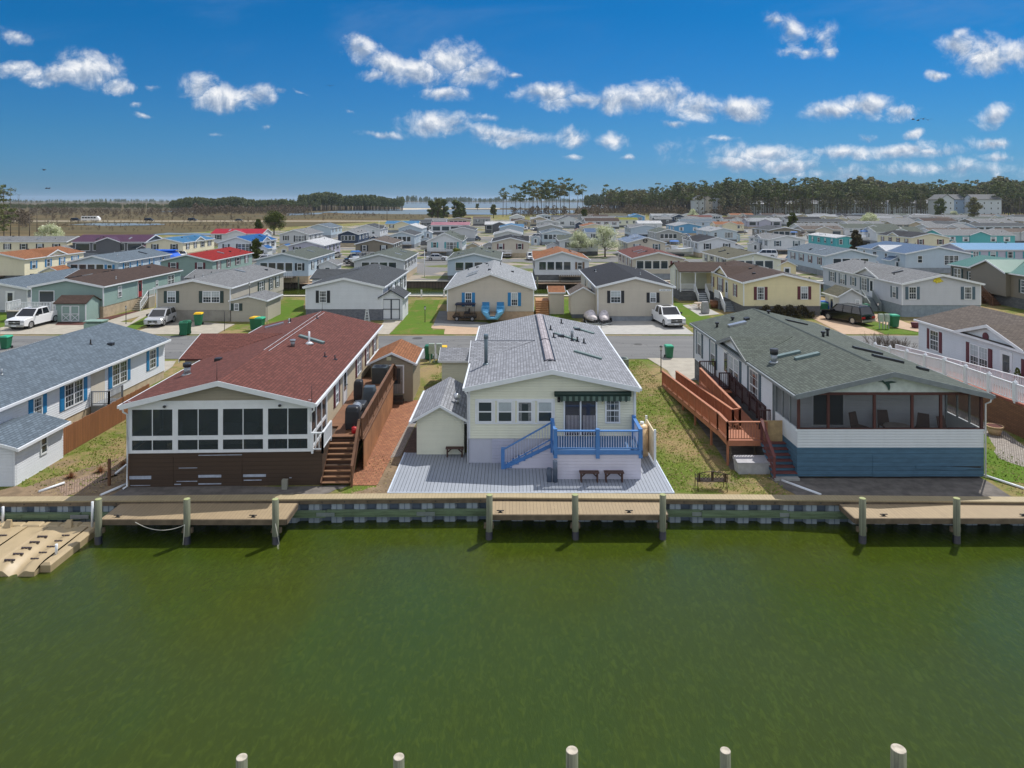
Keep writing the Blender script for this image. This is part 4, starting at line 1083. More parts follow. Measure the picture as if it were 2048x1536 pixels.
# brown deck along its right side
dk = thing('wooden_deck', 'brown wooden deck and stairs along the right side of the red-roofed home', 'deck', l1p(5.4, 6, 0), RZ)
def l1b(mb, name, mat): 
    mb.v = [tuple(T @ Vector(q) + Vector((-13.55, 33.0, 0))) for q in mb.v]; return mb.build(name, mat, dk, world=True)
a = MB(); a.box(4.2, 6.28, 3.4, 13.4, 1.60, 1.68); a.box(4.75, 6.28, 1.75, 3.4, 1.60, 1.68); l1b(a, 'deck_floor', planks('brown_deck_boards', hl((150,104,72)), .14, 1, var=.2))
a = MB(); a.box(6.285, 6.32, 1.8, 12.6, .0, 1.57); l1b(a, 'side_panel', M['ply'])
a = MB(); a.box(6.285, 6.36, 1.6, 13.4, 1.5, 1.6); l1b(a, 'rim_board', M['rail_brown'])
a = MB()
for i in range(8):
    z = 1.62 - (i + 1)*.18; y = 1.72 - i*.235
    a.box(4.72, 5.72 + .28, y - .25, y + .03, z - .045, z, 0); a.box(4.74, 5.98, y - .004, y + .02, z, z + .135, 1)
l1b(a, 'steps', [planks('worn_tread_boards', hl((158,116,82)), .3, 2, var=.2), plain('dark_riser', lin((76,50,36)), .8)])
a = MB(); a.bar((4.68, 1.7, 1.45), (4.68, -.15, .1), .05, .28); a.bar((6.04, 1.7, 1.45), (6.04, -.15, .1), .05, .28)
l1b(a, 'stringer', M['rail_brown'])
rm = [M['rail_brown']]*3
def l1v(x, y, z): return l1p(x, y, z)
railing(l1v(6.24, 1.7, 1.68), l1v(6.24, 13.3, 1.68), .9, 1.75, .14, rm, dk, top=.14)
railing(l1v(6.12, 1.6, 1.62), l1v(6.12, -.25, .05), .92, 1.9, .16, rm, dk, top=.12)
railing(l1v(6.24, 13.3, 1.68), l1v(6.9, 14.9, .15), .9, 1.75, .16, rm, dk, top=.12)
wr = [M['trim']]*3
p = thing('white_rail', 'short white vinyl railing at the corner of the sunroom', 'railing', l1p(4.5, .3, 1.57), RZ)
railing(l1v(4.25, -.02, 1.6), l1v(4.72, -.02, 1.6), .85, 1.0, .12, wr, p); railing(l1v(4.72, -.02, 1.6), l1v(4.72, 1.75, 1.6), .85, 2.0, .12, wr, p)
def ac(label, x, y, z, s=.8, h=.8, col=None, rz=0):
    p = thing('air_conditioner', label, 'air conditioner', (x, y, z), rz)
    col = col or plain('dark_green_grey_metal', lin((58,66,68)), .45)
    a = MB(); hs = s/2
    a.loft([[(q[0], q[1], zz) for q in ((-hs + .06, -hs), (hs - .06, -hs), (hs, -hs + .06), (hs, hs - .06), (hs - .06, hs), (-hs + .06, hs), (-hs, hs - .06), (-hs, -hs + .06))] for zz in (0, h)])
    for i in range(1, 9):
        zz = h*i/10; a.box(-hs + .05, hs - .05, -hs - .008, -hs + .002, zz, zz + .02)
    a.build('cabinet', col, p)
    a = MB(); a.cyl((0, 0, h - .005), (0, 0, h + .015), hs*.8, n=20, m=0); a.cyl((0, 0, h + .012), (0, 0, h + .04), hs*.22, n=12); a.build('fan_grille', M['black'], p)
    a = MB()
    for i in range(6): t = math.pi*i/6; a.bar((-hs*.8*math.cos(t), -hs*.8*math.sin(t), h + .03), (hs*.8*math.cos(t), hs*.8*math.sin(t), h + .03), .012, .012)
    a.build('guard', col, p)
    return p
ac('large dark air conditioner on the raised end of the brown deck beside the tan shed', *l1p(5.55, 12.2, 1.69), .95, 1.0, rz=RZ)
def covered(label, x, y, z, sx, sy, h, col, bulge=.1, cat='grill', name='covered_grill', rz=0):
    p = thing(name, label, cat, (x, y, z), rz)
    a = MB(); rings = []
    for zz, k in ((0.06, .92), (.3*h, 1.0), (.8*h, 1.0 - bulge*.3), (.95*h, .9 - bulge*.3), (h, .7)):
        rings.append([(sx/2*k*c, sy/2*k*d, zz) for c, d in ((-1, -.8), (-.8, -1), (.8, -1), (1, -.8), (1, .8), (.8, 1), (-.8, 1), (-1, .8))])
    a.loft(rings, smooth=False); a.build('cover', col, p)
    for q in ((-1, -1), (1, -1), (1, 1), (-1, 1)):
        a = MB(); a.cyl((q[0]*sx*.38, q[1]*sy*.38, 0), (q[0]*sx*.38, q[1]*sy*.38, .1), .04, n=8); a.build('leg', M['black'], p)
    return p
blk = plain('black_vinyl_cover', (.02, .022, .026), .5); gcov = plain('dark_blue_grey_cover', lin((70,82,90)), .45)
covered('tall black covered smoker at the top of the brown deck stairs', *l1p(5.55, 3.0, 1.68), .7, .6, 1.15, blk, rz=RZ)
covered('low black covered grill on the brown deck behind the smoker', *l1p(5.55, 4.9, 1.68), .75, 1.1, .8, blk, rz=RZ)
covered('rounded dark grey-blue covered grill on the brown deck', *l1p(5.7, 7.2, 1.68), .8, .8, 1.05, gcov, .5, rz=RZ)
covered('slim black covered cabinet beside the side door of the red-roofed home', *l1p(4.9, 8.2, 1.68), .5, .6, 1.15, blk, rz=RZ)
p = thing('smoker_barrel', 'dark smoker barrel with a shiny silver lid on the brown deck', 'smoker', l1p(5.6, 3.8, 1.68), RZ)
a = MB(); a.cyl((-.05, -.4, .75), (-.05, .4, .75), .27, n=16); a.build('barrel', M['alu'], p)
a = MB(); a.box(-.3, .25, -.42, .42, 0, .5); a.build('base', M['black'], p)
p = thing('fuel_can', 'small red can on the deck at the top of the stairs', 'can', l1p(5.75, 2.3, 1.68), RZ)
redp = plain('red_plastic', lin((190,30,36)), .4)
a = MB(); a.cyl((0, 0, 0), (0, 0, .26), .14, .13, 12); a.ball((0, 0, .26), .13, .13, .06); a.build('body', redp, p); a = MB(); a.tube([(-.08, 0, .3), (0, 0, .4), (.08, 0, .3)], .015, 6); a.build('handle', M['black'], p)
# tan shed with orange-brown roof
ts = shed('tan shed with an orange-brown roof and weathered grey door', -7.92, 46.9, 2.75, 4.3, 2.62, .62, siding('siding_tan_shed', lin((146,134,112))), 'orange brown', rz=R(1.2), front=[('door', .25, .95, .55, 2.35, 'grey')], o=.18)
a = MB(); a.box(-.35, -.05, -.03, .0, 2.72, 2.95); a.build('gable_vent', plain('cream_vent', lin((226,220,180)), .5), ts)
a = MB(); a.box(-.35, .8, -.75, -.02, 0, .2); a.box(-.3, .75, -.4, -.02, .2, .42); a.build('steps', plain('dark_step', lin((70,56,46)), .8), ts)
# ---------------------------------------------------------------- C: yellow home with blue railing
CX, CY, CW, CLn = 2.0, 35.7, 8.4, 17.0
CH = home('pale yellow mobile home with mottled grey roof, dark green awning and blue-railed balcony', CX, CY, CW, CLn, 'pale yellow', 'mottled grey', 3.95, .86, 1.33, siding('lavender_grey_panels', lin((186,188,200)), 1.1, 0, depth=.004),
          front=[('plain', -3.35, .78, 2.13, 3.22), ('plain', -2.35, .78, 2.13, 3.22), ('plain', -1.35, .78, 2.13, 3.22), ('plain', -.34, .78, 2.13, 3.22), ('win', 3.05, .76, 2.1, 3.38)],
          side='R', sidef=[], o=.16, of=.3, xg=[('L', 7.6, 2.3, .03, .72)], vents=0, skyl=0)
def cb(mb, name, mat, parent=None): mb.v = [(x - 0, y, z) for x, y, z in mb.v]; return mb.build(name, mat, parent or CH)
a = MB(); a.box(-3.85, .15, -.035, -.004, 2.06, 2.13); a.box(-3.85, .15, -.035, -.004, 3.22, 3.32)
for x in (-3.85, -2.945, -1.94, -.94, .06): a.box(x, x + .09, -.035, -.004, 2.13, 3.22)
a.build('window_surround', M['trim'], CH)
M['curtain'] = siding('dark_vertical_blinds', lin((84,84,100)), .09, 0, depth=.01)
a = MB(); x0, x1, z0, z1 = .58, 2.28, 1.5, 3.42
for q in (x0, (x0 + x1)/2 - .03, x1 - .08): a.box(q, q + (.06 if 0 else .08), -.06, -.004, z0, z1)
a.box(x0, x1, -.06, -.004, z1, z1 + .08)
dr = a.build('sliding_door', M['trim'], CH)
a = MB(); a.box(x0 + .08, x1 - .08, -.03, -.01, z0, z1); a.build('pane', glassmat('sliding_door_glass', (.035, .035, .05), .05), dr)
a = MB()
for k in range(9): q = x0 + .16 + k*.07; a.box(q, q + .035, -.036, -.031, z0 + .1, z0 + 1.0)
for k in range(9): q = x0 + .98 + k*.07; a.box(q, q + .035, -.036, -.031, z0 + .1, z0 + 1.0)
a.build('vertical_blind', plain('pale_blind', lin((170,166,170)), .6), dr)
gr = siding('green_awning_cloth', lin((30,62,54)), .3, 0, depth=.004)
a = MB(); a.box(.12, 3.95, -.30, -.01, 3.50, 3.70); a.cyl((.12, -.2, 3.62), (3.95, -.2, 3.62), .13, n=14)
aw = a.build('awning', plain('dark_green_awning_box', (.008, .03, .022), .5), CH)
a = MB(); n = 24
for k in range(n):
    x = .4 + (3.9 - .4)*k/n; w_ = (3.9 - .4)/n
    a.loft([[(x, -.33, 3.30), (x + w_, -.33, 3.30), (x + w_, -.30, 3.52), (x, -.30, 3.52)], [(x, -.325, 3.30), (x + w_, -.325, 3.30), (x + w_, -.295, 3.52), (x, -.295, 3.52)]], k % 2)
    if k % 2 == 0: a.box(x + .03, x + w_ - .03, -.33, -.325, 3.26, 3.30, 0)
a.build('valance', [plain('dark_green_awning_box', (.008, .03, .022), .5), plain('grey_green_stripe', lin((88,108,98)), .6)], aw)
a = MB(); a.box(.28, .42, -.12, -.004, 3.18, 3.42); a.cyl((.35, -.12, 3.2), (.35, -.12, 3.38), .055, n=8); a.build('wall_lantern', M['black'], CH)
a = MB(); a.box(2.5, 2.58, -.03, -.004, 3.05, 3.25); a.build('wall_plaque', plain('cream_vent', lin((226,220,180)), .5), CH)
a = MB(); a.box(-3.0, -1.9, -.02, .028, .05, 1.32); a.box(-2.82, -2.02, -.03, -.02, .12, 1.05); a.build('skirting_hatch', siding('lavender_grey_hatch', lin((176,178,196)), .17, 2), CH)
a = MB(); a.tube([(-4.32, -.28, 3.82), (-4.3, -.26, 3.7), (-4.22, -.06, 3.5), (-4.22, -.06, .1)], .04, 8); a.build('downspout', M['trim'], CH)
a = MB(); a.box(4.12, 4.22, -.07, -.01, 1.3, 3.75); a.build('downspout', M['trim'], CH)
rf = [o for o in KIDS[CH.name] if o.name.startswith('roof')][0]
def rzc(x): return 3.99 + .86 - .86/4.2*abs(x)
a = MB()
for y0, y1 in ((1.8, 7.0), (7.3, 16.4)):
    prof = [(-.24, 4.82), (-.20, 4.90), (0, 4.95), (.20, 4.90), (.24, 4.82)]; a.prism(prof, 'y', y0, y1)
a.build('ridge_vent', shingle('ridge_vent_', lin((158,152,156)), 'y'), rf)
a = MB()
for y0, y1 in ((1.8, 7.0), (7.3, 16.4)):
    for x in (-.27, .27): a.box(x - .03, x + .03, y0 - .05, y1 + .05, 4.80, 4.86)
a.box(-4.2, -.6, 7.62, 7.72, 4.72, 4.745); a.box(-.1, .1, 1.6, 1.7, 4.86, 4.9)
a.build('black_flashing', M['black'], rf)
a = MB(); x = -3.45; y = 3.9; a.cyl((x, y, rzc(x) - .05), (x, y, rzc(x) + 1.62), .10, n=14); a.cyl((x, y, rzc(x) + 1.45), (x, y, rzc(x) + 1.68), .13, .12, 14); a.cyl((x, y, rzc(x) - .04), (x, y, rzc(x) + .08), .22, .13, 14); a.build('flue_pipe', plain('blue_grey_flue', lin((96,112,120)), .4, .3), rf)
def plate_on(x0, y0, x1, y1, w_, h_, mat, nm='skylight'):
    b = MB(); b.bar((x0, y0, rzc(x0) + .05), (x1, y1, rzc(x1) + .05), w_, h_); b.build(nm, mat, rf)
sk = plain('greenish_skylight', hl((118,142,142)), .6)
plate_on(1.6, 5.4, 3.1, 4.75, .22, .12, sk); plate_on(.75, 10.0, 2.15, 9.1, .2, .1, sk); plate_on(2.3, 13.8, 3.6, 13.0, .25, .1, sk)
for x, y, k in ((.55, 11.2, 0), (.6, 8.6, 0), (1.1, 9.4, 1), (1.9, 10.4, 2), (2.1, 8.9, 0), (2.5, 8.8, 0), (1.5, 14.8, 0), (2.5, 13.3, 1), (1.75, 8.8, 0)):
    a = MB(); z = rzc(x)
    if k == 1: a.box(x - .2, x + .2, y - .15, y + .15, z - .02, z + .13); mt = M['darkmetal']
    else: a.cyl((x, y, z - .03), (x, y, z + (.3 if k == 0 else .38)), .05 if k == 0 else .09, n=10); a.box(x - .13, x + .13, y - .13, y + .13, z - .03, z + .025); mt = M['black'] if k == 0 else M['galv']
    a.build('roof_vent', mt, rf)
# front shed and back lean-to
s1 = shed('small pale yellow shed with grey shingle roof and turbine vent left of the yellow home', -3.72, 36.9, 2.45, 5.4, 2.02, .68, 'pale yellow', 'mottled grey', o=.26)
rfs = [o for o in KIDS[s1.name] if o.name.startswith('roof')][0]
a = MB(); x, y, z = .75, 1.5, 2.42; a.cyl((x, y, z - .1), (x, y, z + .12), .11, n=12); a.ball((x, y, z + .27), .2, .2, .18, 0, 16, 8); a.build('turbine_vent', M['alu'], rfs)
shed('little pale yellow lean-to with grey shingles behind the yellow shed', -4.0, 50.6, 2.0, 2.6, 1.95, .55, 'pale yellow', 'mottled grey', ridge='x', o=.2)
# lower deck
ld = thing('ground_deck', 'large low grey-blue composite deck in front of the yellow home', 'deck', (.8, 34.5, 0))
a = MB(); a.box(-5.6, 7.3, 32.1, 37.15, .04, .10); a.build('deck_boards', planks('grey_blue_composite_boards', hl((172,180,192)), .165, 0, gap=.12, var=.07, gapcol=.22), ld, world=True)
a = MB()
for x in (-5.6, 7.3): a.box(x - .03, x + .03, 32.1, 37.15, .02, .118)
a.box(-5.63, 7.33, 32.05, 32.098, .0, .118); a.build('edge_trim', plain('pale_blue_edge', lin((196,206,218)), .5), ld, world=True)
# balcony
M['bluerail'] = plain('blue_painted_rail', lin((74,124,184)), .45, var=.06)
M['bluefloor'] = planks('blue_deck_floor', hl((70,124,178)), .14, 1, var=.08)
M['palebal'] = plain('pale_balusters', lin((190,196,216)), .5)
bl = thing('balcony', 'blue-railed balcony with stairs down to the grey deck of the yellow home', 'balcony', (4.05, 33.6, .1))
a = MB(); a.box(1.98, 6.12, 33.62, 35.66, 1.38, 1.46); a.build('balcony_floor', M['bluefloor'], bl, world=True)
a = MB(); a.box(1.95, 6.16, 33.56, 33.62, 1.28, 1.47); a.box(1.92, 1.98, 33.56, 34.9, 1.28, 1.47); a.box(6.12, 6.18, 33.56, 35.66, 1.28, 1.47); a.build('rim_board', M['bluerail'], bl, world=True)
sdl = siding('pale_lavender_siding', lin((202,200,214)), .155)
a = MB(); a.box(2.0, 6.1, 33.63, 35.66, .1, 1.28); a.prism([(-.30, .11), (2.0, .11), (2.0, 1.3), (1.75, 1.3)], 'y', 34.94, 35.60); a.build('lower_siding', sdl, bl, world=True)
rmt = [M['bluerail'], M['bluerail'], M['palebal']]
def bigpost(x, y, z0, z1, nm='post'):
    b = MB(); b.box(x - .09, x + .09, y - .09, y + .09, z0, z1); b.build(nm, M['bluerail'], bl, world=True)
for x, y in ((2.05, 33.66), (4.05, 33.62), (6.08, 33.66)): bigpost(x, y, 1.1, 2.48)
bigpost(6.08, 35.5, 1.46, 2.55); bigpost(1.98, 34.98, .9, 2.55); bigpost(-.45, 34.95, .1, 1.12)
railing((2.1, 33.64, 1.46), (4.0, 33.64, 1.46), .92, 3, .115, rmt, bl, top=.16, endposts=False); railing((4.1, 33.64, 1.46), (6.0, 33.64, 1.46), .92, 3, .115, rmt, bl, top=.16, endposts=False)
railing((6.1, 33.7, 1.46), (6.1, 35.45, 1.46), .95, 3, .115, rmt, bl, top=.16, endposts=False); railing((2.02, 33.7, 1.46), (2.02, 34.9, 1.46), .95, 3, .115, rmt, bl, top=.12, endposts=False)
railing((1.9, 34.96, 1.42), (-.42, 34.96, .12), .92, 4, .15, rmt, bl, top=.13, endposts=False)
a = MB()
for i in range(7):
    z = 1.40 - (i + 1)*.175; x = 1.98 - i*.33
    a.box(x - .35, x, 34.92, 35.62, z - .04, z, 0); a.box(x - .03, x, 34.93, 35.61, z, z + .17, 0)
a.bar((2.0, 34.93, 1.28), (-.42, 34.93, 0.14), .05, .16, 0)
a.build('steps', [M['bluerail']], bl, world=True)
def bench(label, x, y, z, rz=0):
    p = thing('bench', label, 'bench', (x, y, z), rz, 'small brown benches on the grey deck')
    mt = plain('dark_brown_bench_wood', lin((74,50,42)), .7)
    a = MB(); a.box(-.46, .46, -.17, -.02, .42, .46); a.box(-.46, .46, .02, .17, .42, .46); a.build('seat', mt, p)
    for s in (-1, 1):
        a = MB(); a.box(s*.38 - .03, s*.38 + .03, -.14, -.07, 0, .42); a.box(s*.38 - .03, s*.38 + .03, .07, .14, 0, .42); a.bar((s*.38, 0, .2), (s*.15, 0, .41), .05, .05); a.box(s*.38 - .03, s*.38 + .03, -.07, .07, .36, .42); a.build('leg', mt, p)
bench('small brown bench against the pale yellow shed', -2.95, 36.6, .10)
bench('left of two small brown benches below the blue balcony', 3.62, 33.35, .10)
bench('right of two small brown benches below the blue balcony', 4.78, 33.35, .10)
for i, (x, y, h, r_) in enumerate(((2.02, 33.3, 1.0, .11), (1.75, 33.35, .62, .12))):
    a = MB(); a.cyl((0, 0, 0), (0, 0, h), r_, r_, 16); o_ = a.build('slate_planter', plain('dark_slate', lin((78,90,108)), .6, var=.25)); o_.location = (x, y, .1)
    tag(o_, ('tall dark blue-grey post planter beside the blue balcony', 'short wide dark blue-grey planter beside the tall one')[i], 'planter')
# tank and gate on the right side
p = thing('propane_tank', 'cream upright propane tank right of the yellow home behind the balcony', 'tank', (6.75, 36.9, 0))
a = MB(); a.cyl((0, 0, .1), (0, 0, 1.5), .33, .33, 18); a.ball((0, 0, 1.5), .33, .33, .2, 0, 18); a.build('body', plain('cream_tank', lin((220,190,150)), .45), p); a = MB(); a.cyl((0, 0, 1.6), (0, 0, 1.8), .1, n=10); a.build('cap', M['trim'], p)
p = thing('side_gate', 'pale side screen with white posts beside the cream tank', 'gate', (7.1, 36.2, 0))
a = MB(); a.box(-.03, .03, -.9, 1.4, .25, 1.75); a.build('screen', plain('cream_panel', lin((214,200,172)), .6), p)
for y in (-.9, 1.4): a = MB(); a.box(-.05, .05, y - .05, y + .05, 0, 1.9); a.build('post', M['trim'], p)
ac('grey-green air conditioner behind the right side of the yellow home', 8.45, 54.6, 0, .9, 1.15, plain('grey_green_metal', lin((120,132,118)), .5))

def lamp(label, x, y, h=1.95):
    p = thing('lamp_post', label, 'lamp post', (x, y, 0))
    a = MB(); a.cyl((0, 0, 0), (0, 0, h - .3), .035, n=10); a.cyl((0, 0, 0), (0, 0, .15), .06, .04, 10); a.build('pole', M['pole'], p)
    a = MB(); a.cyl((0, 0, h - .28), (0, 0, h - .03), .07, .11, 6, smooth=False); a.build('lantern', M['lampglass'], p)
    a = MB(); a.cyl((0, 0, h - .03), (0, 0, h + .08), .15, .03, 6, smooth=False); a.cyl((0, 0, h - .32), (0, 0, h - .28), .08, n=6); a.build('lantern_cap', M['pole'], p)
def garbage(label, x, y, body='binG', lid='binG', rz=0, s=1.0, group='wheeled bins'):
    p = thing('wheeled_bin', label, 'bin', (x, y, .0), rz, group)
    p.scale = (s, s, s)
    a = MB(); a.loft([[(-.24, -.27, .08), (.24, -.27, .08), (.24, .25, .08), (-.24, .25, .08)], [(-.30, -.34, .98), (.30, -.34, .98), (.30, .34, .98), (-.30, .34, .98)]])
    a.box(-.32, .32, -.36, .36, .92, .99); a.build('body', M[body], p)
    a = MB(); a.loft([[(-.33, -.38, .99), (.33, -.38, .99), (.33, .40, .99), (-.33, .40, .99)], [(-.28, -.33, 1.09), (.28, -.33, 1.09), (.28, .36, 1.09), (-.28, .36, 1.09)]]); a.build('lid', M[lid], p)
    for s_ in (-1, 1): a = MB(); a.cyl((s_*.27, .27, .12), (s_*.33, .27, .12), .12, n=12); a.build('wheel', M['rubber'], p)
    a = MB(); a.cyl((-.28, .42, .96), (.28, .42, .96), .025, n=6); a.build('handle', M['black'], p)
x, y = G(1322, 745); lamp('black lamp post on the lawn between the yellow home and the green-roofed home', x, y, 2.0)
x, y = G(1338, 716); garbage('green bin with pale green lid at the kerb behind the black lamp post', x, y, 'binG', 'binlid', R(4))

# ---------------------------------------------------------------- R1: green-grey roofed home with screened porch
R1 = home('long white mobile home with screened porch and weathered blue skirting', 18.05, 33.9, 8.9, 19.2, 'white', 'grey green', 4.12, 1.02, 1.5, 'skirt_block', (),
          'L', [('win', 6.0, 1.5, 1.95, 3.75, 'blue grey'), ('double', 9.6, 2.0, 2.0, 3.7, 'blue grey'), ('door', 11.2, .9, 1.7, 3.75), ('plain', 14.1, 1.1, 2.0, 3.75, 'blue grey'), ('plain', 17.6, 1.1, 2.0, 3.7, 'blue grey')],
          o=.2, of=.35, xg=[('L', 9.4, 2.7, .05, .8)], y0=2.9, vents=0, skyl=0, trim='trimdk')
W2 = 4.45
a = MB(); a.prism([(-W2, 4.12), (W2, 4.12), (0, 5.14)], 'y', .02, .09); a.build('gable_wall', plain('pale_grey_green_gable', lin((190,200,196)), .6), R1)
bs = planks('weathered_blue_boards', lin((70,104,126)), .2, 2, gap=.06, var=.25, gapcol=.45, streak=(.6, 3, 4), spread=.35)
a = MB(); a.box(-W2, W2, -.0, 2.88, .12, 1.5); a.build('blue_skirting', bs, R1)
a = MB(); a.box(-.85, 1.0, -.02, -.003, .12, 1.18); a.build('skirting_hatch', bs, R1)
a = MB(); a.bar((1.2, -.02, .58), (4.4, -.02, .44), .02, .17); a.box(3.6, 4.45, -.03, -.005, .44, .46); a.build('loose_board', bs, R1)
a = MB(); a.box(1.9, 4.3, -.012, -.004, .47, .60); a.build('dark_gap', M['black'], R1)
lw = siding('white_porch_siding', lin((206,212,214)), .13)
a = MB(); laps(a, 'F', 2*W2 + .19, -.002, 2, 1.505, 2.38, 0); a.box(-W2, W2, 0.0, .08, 1.505, 2.38); a.box(-W2, -W2 + .08, .08, 2.85, 1.505, 2.38); a.box(W2 - .08, W2, .08, 2.85, 1.505, 2.38); a.build('porch_half_wall', lw, R1)
mbr = plain('dark_maroon_brown_post', lin((78,44,40)), .7)
px_ = [-4.40, -2.42, -.42, 1.25, 2.95, 4.30]
px_ = [-4.36, -2.95, -.75, 1.05, 2.42, 4.36]
for i, x in enumerate(px_):
    a = MB(); a.box(x - .06, x + .06, 0.01, .11, 2.38, 4.02); a.build('porch_post', mbr, R1)
a = MB(); a.box(-W2, W2, 0, .12, 4.0, 4.13); a.box(-W2, W2, -.02, .1, 2.38, 2.42); a.build('porch_beam', mbr, R1)
a = MB()
for y in (.95, 1.9, 2.8):
    for x in (-W2 + .02, W2 - .09): a.box(x, x + .07, y, y + .08, 2.38, 4.1)
for x in (-W2 + .02, W2 - .09): a.box(x, x + .07, .1, 2.85, 4.02, 4.12)
a.build('side_frame', M['trimdk'], R1)
M['screen'] = glassmat('insect_screen', (.03, .032, .036), .7, .33)
for i in range(5):
    a = MB(); a.face([(px_[i] + .06, .06, 2.42), (px_[i + 1] - .06, .06, 2.42), (px_[i + 1] - .06, .06, 4.0), (px_[i] + .06, .06, 4.0)]); a.build('insect_screen', M['screen'], R1)
for x in (-W2 + .05, W2 - .05):
    a = MB(); a.face([(x, .1, 2.4), (x, 2.85, 2.4), (x, 2.85, 4.05), (x, .1, 4.05)]); a.build('insect_screen', M['screen'], R1)
feature(R1, 'F', 8.9, 19, 2.9, ('fixed', -1.7, 1.7, 1.6, 3.6))
a = MB(); a.box(-1.75, -1.65, 2.8, 2.88, 1.6, 3.6); a.build('door_frame', M['trim'], R1)
a = MB(); a.box(-W2 + .1, W2 - .1, .12, 2.85, 1.44, 1.53); a.build('porch_floor', plain('porch_floor_paint', lin((130,120,112)), .7), R1)
a = MB(); a.tube([(4.62, -.28, 3.95), (4.6, -.25, 3.75), (4.5, -.05, 3.6), (4.5, -.05, .1)], .04, 8); a.build('downspout', M['trim'], R1)
a = MB(); a.box(-4.52, -4.45, 2.98, 3.06, 1.5, 4.05); a.box(-4.52, -4.45, 19.1, 19.18, 1.5, 4.05); a.build('downspout', M['trimdk'], R1)
# flying pelican ornament
def flat(name, pts, mat, parent, y0, y1, s, ox, oz, label=None):
    b = MB(); b.prism([(ox + x*s, oz + z*s) for x, z in pts], 'y', y0, y1); return b.build(name, mat, parent, label=label)
pel = [(-1.35, .30), (-1.0, .42), (-.8, .38), (-.72, .52), (-.55, .56), (-.45, .42), (-.25, .30), (.1, .38), (.6, .44), (1.2, .36), (1.45, .30), (1.1, .20), (.6, .16), (.35, .10), (.45, -.3), (.42, -.65), (.3, -1.0), (.18, -.7), (.0, -.35), (-.2, -.05), (-.45, .08), (-.6, .25), (-.8, .30), (-1.0, .33)]
a = flat('pelican_ornament', pel[::-1], plain('dark_green_ornament', lin((30,66,60)), .5), None, 0, .04, .32, 0, 0); a.location = (R1.location.x - .18, 33.9 - .04, 4.53)
tag(a, 'dark green flying pelican wall ornament on the gable of the green-roofed home', 'ornament')
rf = [o for o in KIDS[R1.name] if o.name.startswith('roof')][0]
def rzr(x): return 4.16 + 1.02 - 1.02/4.45*abs(x)
def bit(nm, fn, mat): b = MB(); fn(b); b.build(nm, mat, rf)
def pl(x0, y0, x1, y1, w_, h_, mat): bit('skylight', lambda b: b.bar((x0, y0, rzr(x0) + .06), (x1, y1, rzr(x1) + .06), w_, h_), mat)
pl(-3.2, 6.0, -1.9, 6.0, .34, .13, sk); pl(-2.6, 4.9, -1.3, 4.9, .34, .13, sk); pl(-3.0, 15.5, -1.8, 15.5, .5, .15, M['alu']); pl(-1.6, 16.4, -1.3, 16.4, .5, .15, M['darkmetal'])
pl(1.4, 6.6, 3.0, 6.6, .35, .13, M['darkmetal']); pl(1.5, 4.6, 3.1, 4.6, .35, .13, M['darkmetal']); pl(3.3, 3.5, 3.8, 3.5, .35, .14, M['darkmetal'])
pl(.9, 15.2, 2.4, 15.4, .3, .08, M['darkmetal'])
bit('chimney', lambda b: (b.cyl((-3.6, 5.3, rzr(3.6) - .05), (-3.6, 5.3, rzr(3.6) + .5), .17, n=16), b.cyl((-3.6, 5.3, rzr(3.6) + .45), (-3.6, 5.3, rzr(3.6) + .75), .22, n=16, m=1), b.cyl((-3.6, 5.3, rzr(3.6) - .04), (-3.6, 5.3, rzr(3.6) + .06), .3, .2, 16)), [M['galv'], M['darkmetal']])
for x, y, h in ((.9, 9.4, .3), (1.7, 10.6, .45), (-3.6, 16.2, .3), (.6, 17.8, .2), (-2.2, 17.2, .2)):
    bit('roof_vent', lambda b: (b.cyl((x, y, rzr(x) - .04), (x, y, rzr(x) + h), .08, n=10), b.cyl((x, y, rzr(x) + h - .08), (x, y, rzr(x) + h + .04), .14, n=10)), M['darkmetal'])
bit('ridge_cap', lambda b: b.prism([(-.12, 5.14), (-.05, 5.21), (0, 5.215), (.05, 5.21), (.12, 5.14)], 'y', 2.0, 19.2), plain('dark_ridge_shingles', lin((58,68,66)), .9))
# porch furniture
brn = plain('dark_brown_wicker', lin((84,58,50)), .7)
for i, (x, y, rz_) in enumerate(((17.4, 35.6, .5), (18.9, 35.9, 0), (20.4, 35.4, -.7), (21.4, 34.9, .4))):
    chair(x, y, 1.53, rz_, brn, ('far left', 'second from left', 'third from left', 'far right')[i] + ' brown chair on the screened porch', s=1.15, group='porch chairs', back=1.05)
p = thing('table', 'low round table on the screened porch of the green-roofed home', 'table', (18.9, 34.8, 1.53)); a = MB(); a.cyl((0, 0, .66), (0, 0, .70), .65, n=24); a.build('table_top', plain('pale_stone_top', lin((150,140,134)), .6), p); a = MB(); a.cyl((0, 0, 0), (0, 0, .66), .1, .06, 12); a.build('leg', brn, p)
# ramp
M['rampw'] = plain('red_brown_stained_wood', lin((168,108,78)), .65, var=.12)
M['rampf'] = planks('red_brown_ramp_boards', hl((200,128,92)), .14, 1, var=.12)
rp = thing('wheelchair_ramp', 'long red-brown wooden wheelchair ramp beside the green-roofed home', 'ramp', (12, 40, 0))
def slab(mb, x0, x1, y0, z0, y1, z1, t_=.05, m=0): mb.loft([[(x0, y0, z0 - t_), (x1, y0, z0 - t_), (x1, y0, z0), (x0, y0, z0)], [(x0, y1, z1 - t_), (x1, y1, z1 - t_), (x1, y1, z1), (x0, y1, z1)]], m)
a = MB(); slab(a, 10.8, 11.75, 37.3, 1.22, 51.0, .10); slab(a, 10.8, 13.0, 35.6, 1.25, 37.3, 1.25); slab(a, 12.15, 13.1, 37.3, 1.25, 43.6, 1.52); slab(a, 12.15, 13.5, 43.6, 1.52, 46.0, 1.52); a.build('ramp_floor', M['rampf'], rp, world=True)
a = MB()
